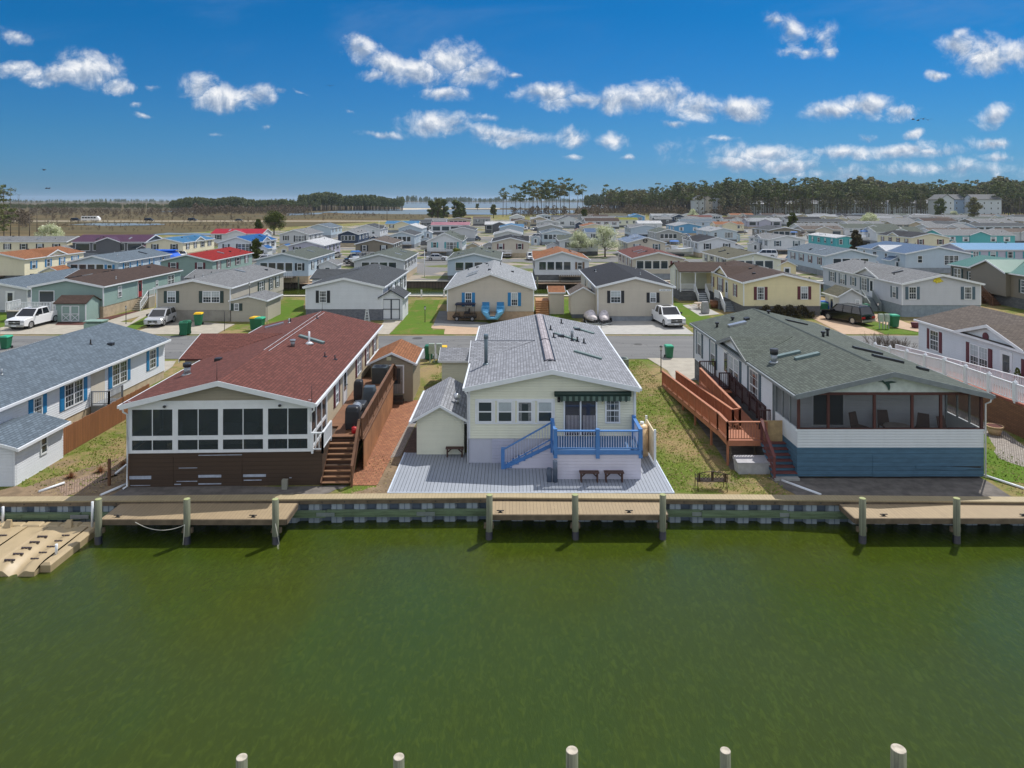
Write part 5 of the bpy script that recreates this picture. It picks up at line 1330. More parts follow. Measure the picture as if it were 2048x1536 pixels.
for (x, y0, z0, y1, z1) in ((10.78, 35.6, 1.2, 37.3, 1.2), (10.78, 37.3, 1.17, 51, .05), (11.8, 37.3, 1.17, 51, .05), (12.12, 37.3, 1.2, 46, 1.47)): a.bar((x, y0, z0 - .06), (x, y1, z1 - .06), .05, .26)
a.bar((10.78, 35.58, 1.13), (13.0, 35.58, 1.13), .05, .26); a.build('rim_board', M['rampw'], rp, world=True)
for x, y, z in ((10.82, 35.65, 1.2), (10.82, 38.6, 1.0), (10.82, 42, .75), (10.82, 45, .45), (11.8, 38.6, 1.0), (12.2, 38.6, 1.1), (12.2, 42, 1.3), (12.9, 35.65, 1.2), (12.2, 45.5, 1.3)):
    a = MB(); a.box(x - .05, x + .05, y - .05, y + .05, 0, z); a.build('post', M['rampw'], rp, world=True)
rr_ = [M['rampw']]*3
railing((10.8, 35.62, 1.25), (10.8, 37.3, 1.25), .93, 1.6, .13, rr_, rp, top=.15); railing((10.8, 37.3, 1.22), (10.8, 51.0, .10), .93, 1.55, .13, rr_, rp, top=.15)
railing((10.8, 35.62, 1.25), (12.75, 35.62, 1.25), .93, 1.9, .13, rr_, rp, top=.15)
railing((11.78, 37.9, 1.18), (11.78, 51.0, .10), .93, 1.55, .13, rr_, rp, top=.15); railing((12.15, 37.9, 1.28), (12.15, 45.9, 1.52), .93, 1.6, .13, rr_, rp, top=.15)
railing((11.78, 37.9, 1.2), (12.15, 37.9, 1.26), .93, 1, .2, rr_, rp, top=.12)
M['darkrail'] = plain('dark_brown_rail', lin((70,46,44)), .7); dd_ = [M['darkrail']]*3
p = thing('side_landing', 'dark brown landing and railings at the side door of the green-roofed home', 'landing', (13.3, 44, 0))
a = MB(); a.box(12.4, 13.55, 44.1, 47.4, 1.56, 1.62); a.box(12.45, 13.5, 47.3, 47.4, 0, 1.55); a.build('landing_floor', M['darkrail'], p, world=True)
railing((12.5, 47.3, 1.62), (13.5, 47.3, 1.62), .95, 1.2, .13, dd_, p, top=.12); railing((13.52, 38.0, 1.3), (13.52, 44.3, 1.55), .95, 1.4, .14, dd_, p, top=.12); railing((13.0, 37.4, 1.3), (13.6, 37.4, 1.3), .95, .9, .12, dd_, p, top=.12)
railing((12.9, 44.2, 1.6), (13.5, 44.2, 1.6), .95, .7, .12, dd_, p, top=.12)
p = thing('stairs', 'stairs with blue risers and maroon treads beside the blue skirting', 'stairs', (13.0, 34.5, 0))
stairs(p, (13.02, 35.55, 1.42), (0, -1), 1.2, 7, .19, .27, [plain('maroon_tread', lin((100,56,54)), .7), bs])
a = MB(); a.box(12.42, 13.62, 33.62, 33.9, .0, .12); a.build('bottom_step', plain('concrete_step', lin((150,150,146)), .8), p, world=True)
railing((12.46, 35.5, 1.4), (12.46, 33.75, .15), .95, 2, .2, [plain('maroon_tread', lin((100,56,54)), .7)]*3, p, top=.14)
a = MB(); a.box(12.5, 13.55, 35.62, 35.66, 1.1, 2.25); a.build('plywood_panel', plain('bare_plywood', lin((176,150,110)), .8, var=.2), p, world=True)
p = thing('dock_box', 'long white plastic storage box under the end of the red-brown ramp', 'storage box', (11.75, 34.75, 0)); p.scale = (.92, .9, .82)
a = MB(); a.loft([[(-.82, -.3, 0), (.82, -.3, 0), (.85, .3, 0), (-.85, .3, 0)], [(-.9, -.42, .66), (.9, -.42, .66), (.9, .38, .66), (-.9, .38, .66)]]); a.build('body', plain('white_plastic_box', lin((176,176,180)), .45), p)
a = MB(); a.loft([[(-.93, -.45, .66), (.93, -.45, .66), (.93, .4, .66), (-.93, .4, .66)], [(-.93, -.45, .74), (.93, -.45, .74), (.88, .4, .86), (-.88, .4, .86)]]); a.build('lid', plain('white_plastic_lid', lin((150,150,154)), .4), p)
p = thing('sawhorse', 'weathered wooden sawhorse under the red-brown ramp', 'sawhorse', (11.8, 36.4, 0)); a = MB(); a.box(-.8, .8, -.06, .06, .72, .8); a.build('beam', M['fasc'], p)
for sx in (-1, 1):
    for sy in (-1, 1): a = MB(); a.bar((sx*.6, 0, .72), (sx*.7, sy*.28, 0), .06, .04); a.build('leg', M['fasc'], p)
# black bench
p = thing('garden_bench', 'black metal garden bench with scrollwork back on the grass by the boardwalk', 'bench', (9.15, 32.7, 0), R(178))
mt = plain('dark_bronze_metal', lin((62,48,36)), .45, .3)
a = MB()
for i in range(5): a.box(-.66, .66, -.28 + i*.1, -.21 + i*.1, .40, .425)
a.build('seat', mt, p)
a = MB(); a.tube([(-.68, .24, .42), (-.68, .28, .80), (-.3, .30, .90), (0, .30, .93), (.3, .30, .90), (.68, .28, .80), (.68, .24, .42)], .02, 8); a.tube([(-.66, .25, .48), (.66, .25, .48)], .015, 6); a.box(-.06, .06, .26, .28, .48, .9); a.box(-.64, -.54, .26, .28, .46, .82); a.box(.54, .64, .26, .28, .46, .82)
for cx in (-.30, .30):
    for k in range(3):
        for j in range(2):
            c_ = (cx - .14 + k*.14, .27, .58 + j*.15); a.tube([(c_[0] + .06*math.cos(t), c_[1], c_[2] + .065*math.sin(t)) for t in [2*math.pi*i/9 for i in range(10)]], .010, 5)
    a.tube([(cx - .22, .27, .5), (cx + .22, .27, .82)], .008, 5); a.tube([(cx + .22, .27, .5), (cx - .22, .27, .82)], .008, 5)
a.build('backrest', mt, p)
for s in (-1, 1):
    a = MB(); a.tube([(s*.66, -.3, 0), (s*.66, -.26, .4), (s*.66, -.3, .6), (s*.66, .22, .64)], .018, 6); a.tube([(s*.66, .32, 0), (s*.66, .24, .42)], .018, 6); a.build('leg', mt, p)

# ---------------------------------------------------------------- R2: white home with maroon shutters, far right
R2 = home('white mobile home with brown shingle roof and maroon shutters at the far right', 36.15, 37.2, 8.7, 18.4, 'white', 'brown grey', 4.0, 1.02, 1.2, 'skirt_tan', (),
     'L', [('win', 16.3, 1.15, 1.95, 3.5, 'maroon'), ('double', 11.2, 1.9, 1.75, 3.4, 'maroon'), ('door', 8.5, .95, 1.45, 3.5), ('win', 6.2, 1.2, 1.9, 3.4, 'maroon'), ('win', 3.0, 1.2, 1.9, 3.4, 'maroon')], o=.2, xg=[('L', 10.0, 3.2, .05, .95)], seed=7, vents=3, skyl=0)
a = MB(); a.cyl((-4.42, 10.4, 4.15), (-4.48, 10.4, 4.15), .28, n=16); a.build('gable_vent', shutm('maroon'), R2)
vr = thing('vinyl_ramp', 'white-railed ramp on a brown block wall at the far right', 'ramp', (29.5, 42, 0))
a = MB(); slab(a, 28.55, 31.6, 36.0, 1.95, 47.0, 1.7, .1); slab(a, 28.55, 30.2, 47.0, 1.7, 56.0, .9, .1); slab(a, 30.4, 31.6, 47.0, 1.7, 50.0, 1.7, .1); a.build('ramp_floor', planks('red_ramp_boards', hl((186,106,82)), .14, 1, var=.12), vr, world=True)
bwll = bricks('brown_block_wall', lin((138,98,68)), lin((116,80,56)), lin((78,58,44)), .4, .1)
a = MB(); a.loft([[(28.5, 36, 0), (28.7, 36, 0), (28.7, 36, 1.84), (28.5, 36, 1.84)], [(28.5, 47, 0), (28.7, 47, 0), (28.7, 47, 1.59), (28.5, 47, 1.59)]]); a.loft([[(28.5, 47, 0), (28.7, 47, 0), (28.7, 47, 1.59), (28.5, 47, 1.59)], [(28.5, 56, 0), (28.7, 56, 0), (28.7, 56, .79), (28.5, 56, .79)]]); a.build('block_wall', bwll, vr, world=True)
railing((28.6, 36.0, 1.95), (28.6, 47.0, 1.7), 1.0, 2.1, .14, wr, vr, wp=.14, wb=.045, top=.1); railing((28.6, 47.0, 1.7), (28.6, 56.0, .9), 1.0, 2.1, .14, wr, vr, wp=.14, wb=.045, top=.1)
railing((30.3, 41.8, 1.8), (30.3, 56.0, .9), 1.0, 2.1, .14, wr, vr, wp=.14, wb=.045, top=.1)
for y, z in [(36 + 2.2*i, 1.95 - .05*i) for i in range(6)] + [(49.2, 1.5), (51.5, 1.3), (53.8, 1.1), (56, .9)]:
    a = MB(); a.box(28.5, 28.7, y - .1, y + .1, z, z + 1.12); a.cyl((28.6, y, z + 1.12), (28.6, y, z + 1.24), .13, .02, 4, smooth=False); a.build('post', M['trim'], vr, world=True)
p = thing('topiary', 'small dark clipped conifer in a white pot beside the white-railed ramp', 'plant', (31.0, 43.6, 1.72))
a = MB(); a.cyl((0, 0, 0), (0, 0, .3), .16, .2, 12); a.build('pot', M['trim'], p); a = MB(); r = random.Random(4)
for k in range(420):
    z = r.random(); t = r.uniform(0, 6.28); rad = .24*(1 - z)**.7 + .02; c_ = Vector((math.cos(t)*rad, math.sin(t)*rad, .32 + z*.95)); q = Vector((r.uniform(-1, 1), r.uniform(-1, 1), r.uniform(-1, 1))).normalized()*.06; e = Vector((r.uniform(-1, 1), r.uniform(-1, 1), 1)).normalized()*.07
    a.face([c_ - q, c_ + q, c_ + e])
a.build('foliage', M['evergreen'], p)
p = thing('flower_pot', 'large tan empty flower pot on the pale stones right of the screened porch', 'pot', (27.35, 40.3, 0)); a = MB(); a.cyl((0, 0, 0), (0, 0, .45), .28, .42, 18); a.cyl((0, 0, .45), (0, 0, .52), .46, .46, 18); a.build('pot', plain('tan_pot', lin((190,160,122)), .8), p); a = MB(); a.cyl((0, 0, .52), (0, 0, .525), .4, n=16); a.build('soil', M['mulch'], p)
a = MB(); a.box(-.12, .12, -.1, .1, 0, .45); o_ = a.build('kerb_stone', plain('grey_block_stone', lin((140,140,128)), .9)); o_.location = (-10.45, 32.7, 0); tag(o_, 'short grey upright block in front of the brown skirting', 'block')
# ---------------------------------------------------------------- second row of homes, across the street
def pxhome(label, pl, pr, D, L, wall, roof, ez, rise, **k):
    x0 = (pl - 1024)*D/F; x1 = (pr - 1024)*D/F
    return home(label, (x0 + x1)/2, D, x1 - x0, L, wall, roof, ez, rise, **k)
# far left: grey home behind the lawn
pxhome('light grey mobile home with dark grey roof at the left edge behind the white pickup', -95, 55, 84, 16, 'pale grey', 'blue grey', 2.9, .8, skirt=.3, front=[('door', 2.4, .9, .35, 2.5)], side='R', seed=21, o=.3, vents=2, skyl=0)
S1 = pxhome('sage green mobile home with brown roof, red side door and white-railed deck', 62, 207, 80.1, 18.6, 'sage green', 'brown', 3.6, .8, skirt=1.3, skirtm='skirt_tan',
    front=[('fixed', -2.3, 1.75, 1.35, 3.1)], side='R', sidef=[('win', 3.3, .8, 1.9, 3.2), ('door', 7.8, .9, 1.35, 3.35, 'red'), ('plain', 12.0, .6, 2.1, 2.9), ('double', 15.8, 1.8, 1.9, 3.2)], seed=22, vents=5, skyl=3, xg=[('L', 12, 3, 1.5, .7)])
dk = thing('front_deck', 'white-railed deck on the front of the sage green home', 'deck', (-53, 79, 0))
a = MB(); a.box(-55.5, -50.4, 77.8, 80.05, 1.05, 1.15); a.build('deck_floor', M['conc'], dk, world=True); a = MB(); a.box(-55.4, -50.5, 77.95, 80.0, 0, 1.04); a.build('deck_skirting', M['skirt_dark'], dk, world=True)
railing((-55.4, 77.85, 1.15), (-50.5, 77.85, 1.15), .95, 2.4, .16, wr, dk, wb=.05, wp=.12); railing((-55.4, 77.9, 1.15), (-55.4, 80, 1.15), .95, 2.4, .16, wr, dk, wb=.05, wp=.12); railing((-50.5, 77.9, 1.15), (-50.5, 80, 1.15), .95, 2.4, .16, wr, dk, wb=.05, wp=.12)
sg = thing('barn_shed', 'sage green shed with white X-braced double doors beside the white pickup', 'shed', (-48.0, 77.3, 0))
wl = MB(); wl.prism([(0, 0), (2.6, 0), (2.6, 2.15), (1.3, 2.75), (0, 2.15)], 'x', -1.65, 1.65); wl.build('wall', wallm('sage green'), sg)
wl = MB()
for s in (-1, 1): wl.prism([(1.3 + s*1.5, 2.08), (1.3, 2.80), (1.3, 2.73), (1.3 + s*1.5, 2.0)], 'x', -1.8, 1.8)
wl.build('roof', roofm('brown', 'x'), sg)
wl = MB()
for x0 in (-.95, .02):
    x1 = x0 + .93
    for q in ((x0, x0 + .07, .1, 1.8), (x1 - .07, x1, .1, 1.8)): wl.box(q[0], q[1], -.04, -.004, q[2], q[3])
    for z in (.1, .88, 1.74): wl.box(x0 + .07, x1 - .07, -.04, -.004, z, z + .07)
    wl.bar((x0 + .05, -.02, .15), (x1 - .05, -.02, .88), .03, .06); wl.bar((x0 + .05, -.025, .88), (x1 - .05, -.025, .15), .03, .06)
wl.box(-1.68, -1.6, -.02, .05, 0, 2.1); wl.box(1.6, 1.68, -.02, .05, 0, 2.1); wl.build('door_trim', M['trim'], sg)
st_ = thing('side_steps', 'tan steps with a white handrail at the red side door of the sage green home', 'steps', (-45.3, 88, 0))
stairs(st_, (-45.2, 87.3, 1.3), (0, -1), 1.1, 6, .2, .3, [M['conc'], M['conc']]); a = MB(); a.box(-45.75, -44.6, 87.3, 88.8, 0, 1.32); a.build('landing', M['conc'], st_, world=True)
railing((-44.65, 87.3, 1.3), (-44.65, 85.4, .1), .9, 2, .16, wr, st_); railing((-44.65, 87.3, 1.3), (-44.65, 88.8, 1.3), .9, 2, .16, wr, st_)
S2 = pxhome('greige mobile home with grey roof and dark shutters behind the silver car', 313, 461, 77.8, 18, 'greige', 'grey', 3.75, .85, skirt=1.25, skirtm=plain('stained_grey_skirting', lin((150,146,136)), .85, var=.2, scale=.8),
    front=[('win', -2.4, .95, 2.05, 3.35, 'dark green'), ('double', 1.95, 1.9, 2.05, 3.35, 'dark green')], side='R', sidef=[('double', 9.5, 1.6, 1.9, 3.3, 'dark green'), ('win', 13, .9, 1.9, 3.3, 'dark green'), ('win', 15.5, .9, 1.9, 3.3, 'dark green')], seed=23, xg=[('L', 12.5, 3, 1.0, .7)])
shed('small grey shed with dark-shuttered window joined to the greige home', -28.8, 77.7, 3.8, 5.0, 2.35, .45, 'greige', 'grey', front=[('win', -1.3, .55, 1.2, 2.0, 'dark green')], side='R')
S3 = pxhome('white mobile home with dark grey roof over blue-grey brick skirting', 611, 766, 78.5, 17.5, 'white', 'dark grey', 3.75, .95, skirt=1.25, skirtm='skirt_brick',
    front=[('win', -2.35, .85, 1.95, 3.3, 'black')], side='R', sidef=[('double', 4.5, 1.5, 1.8, 3.3, 'black'), ('win', 9.0, .9, 1.8, 3.3, 'black'), ('double', 13, 1.5, 1.8, 3.3, 'black'), ('win', 16, .8, 1.8, 3.3, 'black')], seed=24, xg=[('L', 11, 3, 1.5, .8)], vents=3, skyl=1)
wsd = shed('white shed with black-edged double doors and small weathervane cupola', -13.35, 78.6, 2.5, 4.2, 2.6, .75, 'white', 'dark grey', o=.2, side='R', sidef=[('win', 2.0, .5, 1.1, 1.9)])
a = MB(); dkb = plain('dark_blue_trim', lin((34,44,60)), .5)
for q in ((-.95, -.88, .12, 2.35), (.88, .95, .12, 2.35), (-.07, .07, .12, 2.35)): a.box(q[0], q[1], -.04, -.004, q[2], q[3])
for z in (.12, 1.2, 2.28): a.box(-.95, .95, -.05, -.01, z, z + .07)
for k in (-1, 1): a.prism([(0, 3.40), (k*1.45, 2.55), (k*1.45, 2.42), (0, 3.27)], 'y', -.26, -.235)
a.build('door_trim', dkb, wsd)
a = MB(); a.box(-.12, .12, 1.4, 1.64, 3.3, 3.55); a.cyl((0, 1.52, 3.55), (0, 1.52, 3.8), .2, .02, 4, smooth=False); a.cyl((0, 1.52, 3.75), (0, 1.52, 4.3), .015, n=5); a.box(-.3, .3, 1.51, 1.53, 4.12, 4.17); a.build('cupola', [M['trim']], wsd)
p = thing('garden_windmill', 'small white lattice windmill ornament in front of the brick skirting', 'ornament', (-15.7, 77.0, 0)); a = MB()
for sx in (-1, 1):
    for sy in (-1, 1): a.bar((sx*.28, sy*.28, 0), (sx*.08, sy*.08, 1.5), .035, .035)
for z in (.3, .6, .9, 1.2):
    k = .28 - .2*z/1.5; a.box(-k, k, -k - .01, -k + .01, z, z + .03); a.box(-k, k, k - .01, k + .01, z, z + .03)
a.build('tower', M['trim'], p)
S4 = pxhome('beige mobile home with pale grey roof and bright blue shutters behind the golf cart', 894, 1068, 78.8, 17, 'beige', 'pale grey', 3.55, 1.65, skirt=.95, skirtm=plain('tan_wall_skirting', lin((186,160,132)), .85),
    front=[('win', -2.45, .75, 1.5, 3.05, 'blue'), ('win', 2.65, .75, 1.55, 3.05, 'blue')], side='L', seed=25, vents=7, skyl=2)
p = thing('wooden_steps', 'tan wooden steps under a small orange-roofed porch right of the beige home with blue shutters', 'steps', (3.3, 80, 0))
stairs(p, (3.5, 83.3, 1.5), (0, -1), 1.5, 7, .21, .3, [plain('tan_tread', hl((214,168,122)), .7), plain('tan_riser', lin((170,126,86)), .7)])
a = MB(); a.box(2.8, 4.3, 83.3, 86, 0, 1.5); a.build('landing', plain('tan_riser', lin((170,126,86)), .7), p, world=True)
shed('narrow beige shed with orange-brown roof beside the tan wooden steps', 5.2, 82.6, 1.7, 3.4, 2.6, .5, 'beige', 'orange brown', ridge='x')
S5 = pxhome('taupe mobile home with charcoal roof and black shutters behind the second white pickup', 1195, 1346, 78.0, 18.5, 'beige', 'charcoal', 3.85, 1.0, skirt=.55, skirtm='skirt_grey',
    front=[('win', -2.15, 1.15, 2.0, 3.35, 'black'), ('win', 1.95, .7, 2.05, 3.15, 'black')], side='L', sidef=[('double', 5.0, 1.6, 1.2, 3.3), ('double', 8.5, 1.6, 1.2, 3.3), ('fixed', 12.5, 1.6, 1.2, 3.3)], seed=26, vents=4, skyl=0)
a = MB(); a.box(2.65, 3.95, -.04, -.004, 3.3, 3.52); sgn = a.build('name_sign', M['trim'], S5)
a = MB()
for i, wd in enumerate((.10, .07, .10, .08, .05, .09, .10, .06)): x = 2.78 + i*.14; a.box(x, x + wd, -.046, -.0405, 3.38, 3.45)
a.build('sign_lettering', M['black'], sgn)
a = MB(); a.box(3.7, 4.05, -.03, -.004, 1.65, 1.78); a.build('number_plate', M['darkmetal'], S5)
bs_ = shed('beige hip-cornered shed on dark blocks left of the taupe home', 8.0, 80.0, 2.7, 3.6, 2.3, .75, 'beige', 'brown grey', base=.45)
a = MB(); a.box(-1.25, 1.25, .0, 3.5, -.45, -.01); a.build('block_base', M['skirt_dark'], bs_)
S6 = pxhome('yellow mobile home with brown roof and maroon shutters over grey block skirting', 1487, 1641, 81.5, 17.5, 'yellow', 'brown', 3.9, 1.0, skirt=1.15, skirtm='skirt_block',
    front=[('win', -2.45, .85, 1.85, 3.35, 'maroon'), ('win', 2.55, .85, 1.9, 3.4, 'maroon')], side='L', sidef=[('win', 3.0, .8, 1.85, 3.3, 'maroon'), ('door', 6.3, .9, 1.2, 3.3), ('double', 9.0, 1.8, 1.7, 3.4, 'maroon'), ('win', 12.5, .8, 1.9, 3.2, 'maroon')], seed=27, xg=[('L', 8.2, 2.9, .05, 1.0)], vents=4, skyl=3)
# its porch wing
pw = thing('porch_wing', 'brown-roofed screened porch wing with white railing left of the yellow home', 'porch', (23.0, 94, 0))
a = MB(); a.box(22.2, 26.6, 94, 99.8, 0, 1.2); a.build('porch_base', M['skirt_block'], pw, world=True)
a = MB(); a.box(22.2, 26.6, 97.0, 99.8, 1.2, 3.9); a.prism([(94, 3.9), (99.8, 3.9), (96.9, 4.75)], 'x', 22.2, 26.5); a.build('wall', wallm('pale yellow'), pw, world=True)
a = MB()
for s in (-1, 1): a.prism([(96.9, 4.85), (96.9 + s*3.2, 3.88), (96.9 + s*3.2, 3.8), (96.9, 4.77)], 'x', 22.0, 31.0)
a.build('roof', roofm('brown', 'x'), pw, world=True)
a = MB()
for x in (22.2, 24.2, 26.4): a.box(x, x + .12, 94.0, 94.12, 1.2, 3.85)
for y in (95.4, 96.8): a.box(22.2, 22.32, y, y + .1, 1.2, 3.85)
a.box(22.15, 26.6, 93.95, 94.1, 3.7, 3.9); a.build('porch_post', M['trim'], pw, world=True)
railing((22.3, 94.05, 1.25), (24.1, 94.05, 1.25), .95, 2, .14, wr, pw, wb=.05, wp=.12); railing((25.6, 94.05, 1.25), (26.6, 94.05, 1.25), .95, 2, .14, wr, pw, wb=.05, wp=.12)
stairs(pw, (24.9, 94, 1.2), (0, -1), 1.3, 5, .22, .32, [M['trim'], M['skirt_grey']])
railing((24.2, 94, 1.2), (24.2, 92.2, .1), .95, 2, .16, wr, pw, wb=.05); railing((25.6, 94, 1.2), (25.6, 92.2, .1), .95, 2, .16, wr, pw, wb=.05)
p = thing('white_steps', 'white-railed grey steps at the side door of the yellow home', 'steps', (25.8, 86, 0))
stairs(p, (25.9, 86.2, 1.2), (0, -1), 1.3, 5, .22, .33, [plain('pale_tread', hl((190,196,198)), .6), M['skirt_grey']]); a = MB(); a.box(25.2, 26.6, 86.2, 88.6, 0, 1.2); a.build('landing', M['skirt_block'], p, world=True)
railing((25.25, 86.2, 1.2), (25.25, 84.4, .05), .95, 2, .16, wr, p, wb=.05, wp=.13); railing((25.25, 86.2, 1.2), (25.25, 88.5, 1.2), .95, 2, .14, wr, p, wb=.05, wp=.13)
S7 = pxhome('pale grey mobile home with grey roof and a yellow-green fish ornament on its gable', 1804, 1962, 80.8, 20.5, 'pale grey', 'grey', 3.85, 1.0, skirt=1.35, skirtm=plain('blue_grey_skirting', lin((136,148,156)), .8),
    front=[('win', -3.3, .9, 2.0, 3.45, 'blue grey'), ('win', 3.0, .9, 2.0, 3.45, 'blue grey')], side='L', sidef=[('win', 1.6, .85, 1.95, 3.3, 'blue grey'), ('door', 6.8, .9, 1.35, 3.5), ('double', 8.6, 1.5, 1.9, 3.5, 'blue grey'), ('win', 11.5, .8, 2.2, 3.3, 'blue grey'), ('double', 14.5, 1.4, 2.0, 3.4, 'blue grey'), ('double', 17.5, 1.4, 2.0, 3.4, 'blue grey')], seed=28, xg=[('L', 7.8, 3.0, .05, 1.0)], vents=3, skyl=1, of=.3)
fish = [(-.95, .02), (-.75, .18), (-.45, .40), (-.2, .62), (.0, .80), (.05, .55), (.2, .62), (.38, .42), (.55, .30), (.60, .08), (.85, .0), (.95, -.22), (.7, -.2), (.45, -.28), (.3, -.42), (.1, -.38), (-.15, -.40), (-.35, -.55), (-.42, -.35), (-.7, -.28), (-.98, -.2), (-.8, -.08)]
o_ = flat('fish_ornament', fish[::-1], plain('yellow_green_fish', lin((206,190,40)), .5, var=.4, scale=6), None, 0, .05, .62, 0, 0); o_.location = (S7.location.x - .4, 80.74, 4.15)
tag(o_, 'yellow-green fish wall ornament on the gable of the pale grey home', 'ornament')
shed('small white shed with mossy roof in front of the pale grey home', 38.4, 80.6, 2.6, 3.6, 2.5, .75, 'pale grey', 'olive grey', front=[('win', .75, .55, 1.4, 2.0)], side='L', sidef=[('door', 1.8, .9, .05, 2.0)], o=.25)
p = thing('grey_steps', 'grey wooden stairs with grey railings at the side door of the pale grey home', 'steps', (43.5, 86, 0)); gw = plain('weathered_grey_wood', lin((140,148,148)), .8)
stairs(p, (43.3, 86.6, 1.35), (0, -1), 1.2, 6, .2, .3, [gw, gw]); a = MB(); a.box(42.2, 44.1, 86.6, 88.6, 0, 1.36); a.build('landing', gw, p, world=True)
for x in (42.65, 43.95): railing((x, 86.6, 1.35), (x, 84.7, .1), .95, 2, .14, [gw]*3, p, wb=.06)
railing((42.2, 86.7, 1.35), (42.2, 88.5, 1.35), .95, 2, .12, [gw]*3, p, wb=.06)
S8 = home('taupe mobile home with green metal roof and dark shutters at the right edge', 66.4, 82.5, 8.8, 18.0, 'taupe', 'green', 4.3, 1.2, 1.3, 'skirt_block', (), 'L',
    [('double', 16.4, 1.6, 2.1, 3.8, 'dark green'), ('win', 13.4, 1.2, 2.1, 3.6, 'dark green'), ('door', 11.2, .9, 1.4, 3.7), ('double', 8.2, 1.7, 2.0, 3.7, 'dark green'), ('win', 3.6, 1.0, 2.0, 3.6, 'dark green')], xg=[('L', 9.3, 3.4, .6, 1.25)], seed=29, o=.3, vents=1, skyl=0)
p = thing('brown_steps', 'dark brown wooden landing and stairs at the door of the green-roofed taupe home', 'steps', (60.8, 92, 0))
stairs(p, (60.9, 91.3, 1.4), (0, -1), 1.3, 7, .2, .3, [M['rail_brown'], M['rail_brown']]); a = MB(); a.box(60.2, 61.9, 91.3, 94.8, 0, 1.42); a.build('landing', M['rail_brown'], p, world=True)
railing((60.25, 91.3, 1.4), (60.25, 94.8, 1.4), .95, 2, .14, rm, p); railing((60.25, 91.3, 1.4), (60.25, 89.1, .1), .95, 2, .14, rm, p)
# hedge in front of the yellow home
def bushmesh(nm, w, d, h, n, mats, seed, leaf=.09, stems=26):
    r = random.Random(seed); a = MB()
    for k in range(stems):
        x = r.uniform(-w/2, w/2)*.9; a.cyl((x, r.uniform(-d/4, d/4), 0), (x + r.uniform(-.25, .25), r.uniform(-d/2, d/2), h*r.uniform(.6, 1.05)), .018, .006, 4, 1)
    for k in range(n):
        x = r.uniform(-w/2, w/2); y = r.gauss(0, d/4); z = h*(.15 + .85*r.random()**.7)*(.7 + .3*math.sin(x*3 + seed)); c_ = Vector((x, y, z))
        q = Vector((r.uniform(-1, 1), r.uniform(-1, 1), r.uniform(-1, 1))).normalized()*leaf; e = Vector((r.uniform(-1, 1), r.uniform(-1, 1), r.uniform(-1, 1))).normalized()*leaf
        a.face([c_ - q, c_ + e, c_ + q, c_ - e])
    return a.data(nm, mats)
M['hedgeleaf'] = leafmat('brown_green_hedge_leaves', (.035, .030, .018), (.10, .085, .04))
for i, x in enumerate((28.2, 29.9, 31.6, 33.2)):
    o_ = bpy.data.objects.new('hedge_bush', bushmesh('hedge_bush', 1.8, 1.0, 1.45, 900, [M['hedgeleaf'], M['barkgrey']], i)); C.objects.link(o_); o_.location = (x, 80.3, 0)
    tag(o_, ('first', 'second', 'third', 'fourth')[i] + ' brown-green bush from the left along the front of the yellow home', 'bush', 'bushes in front of the yellow home')
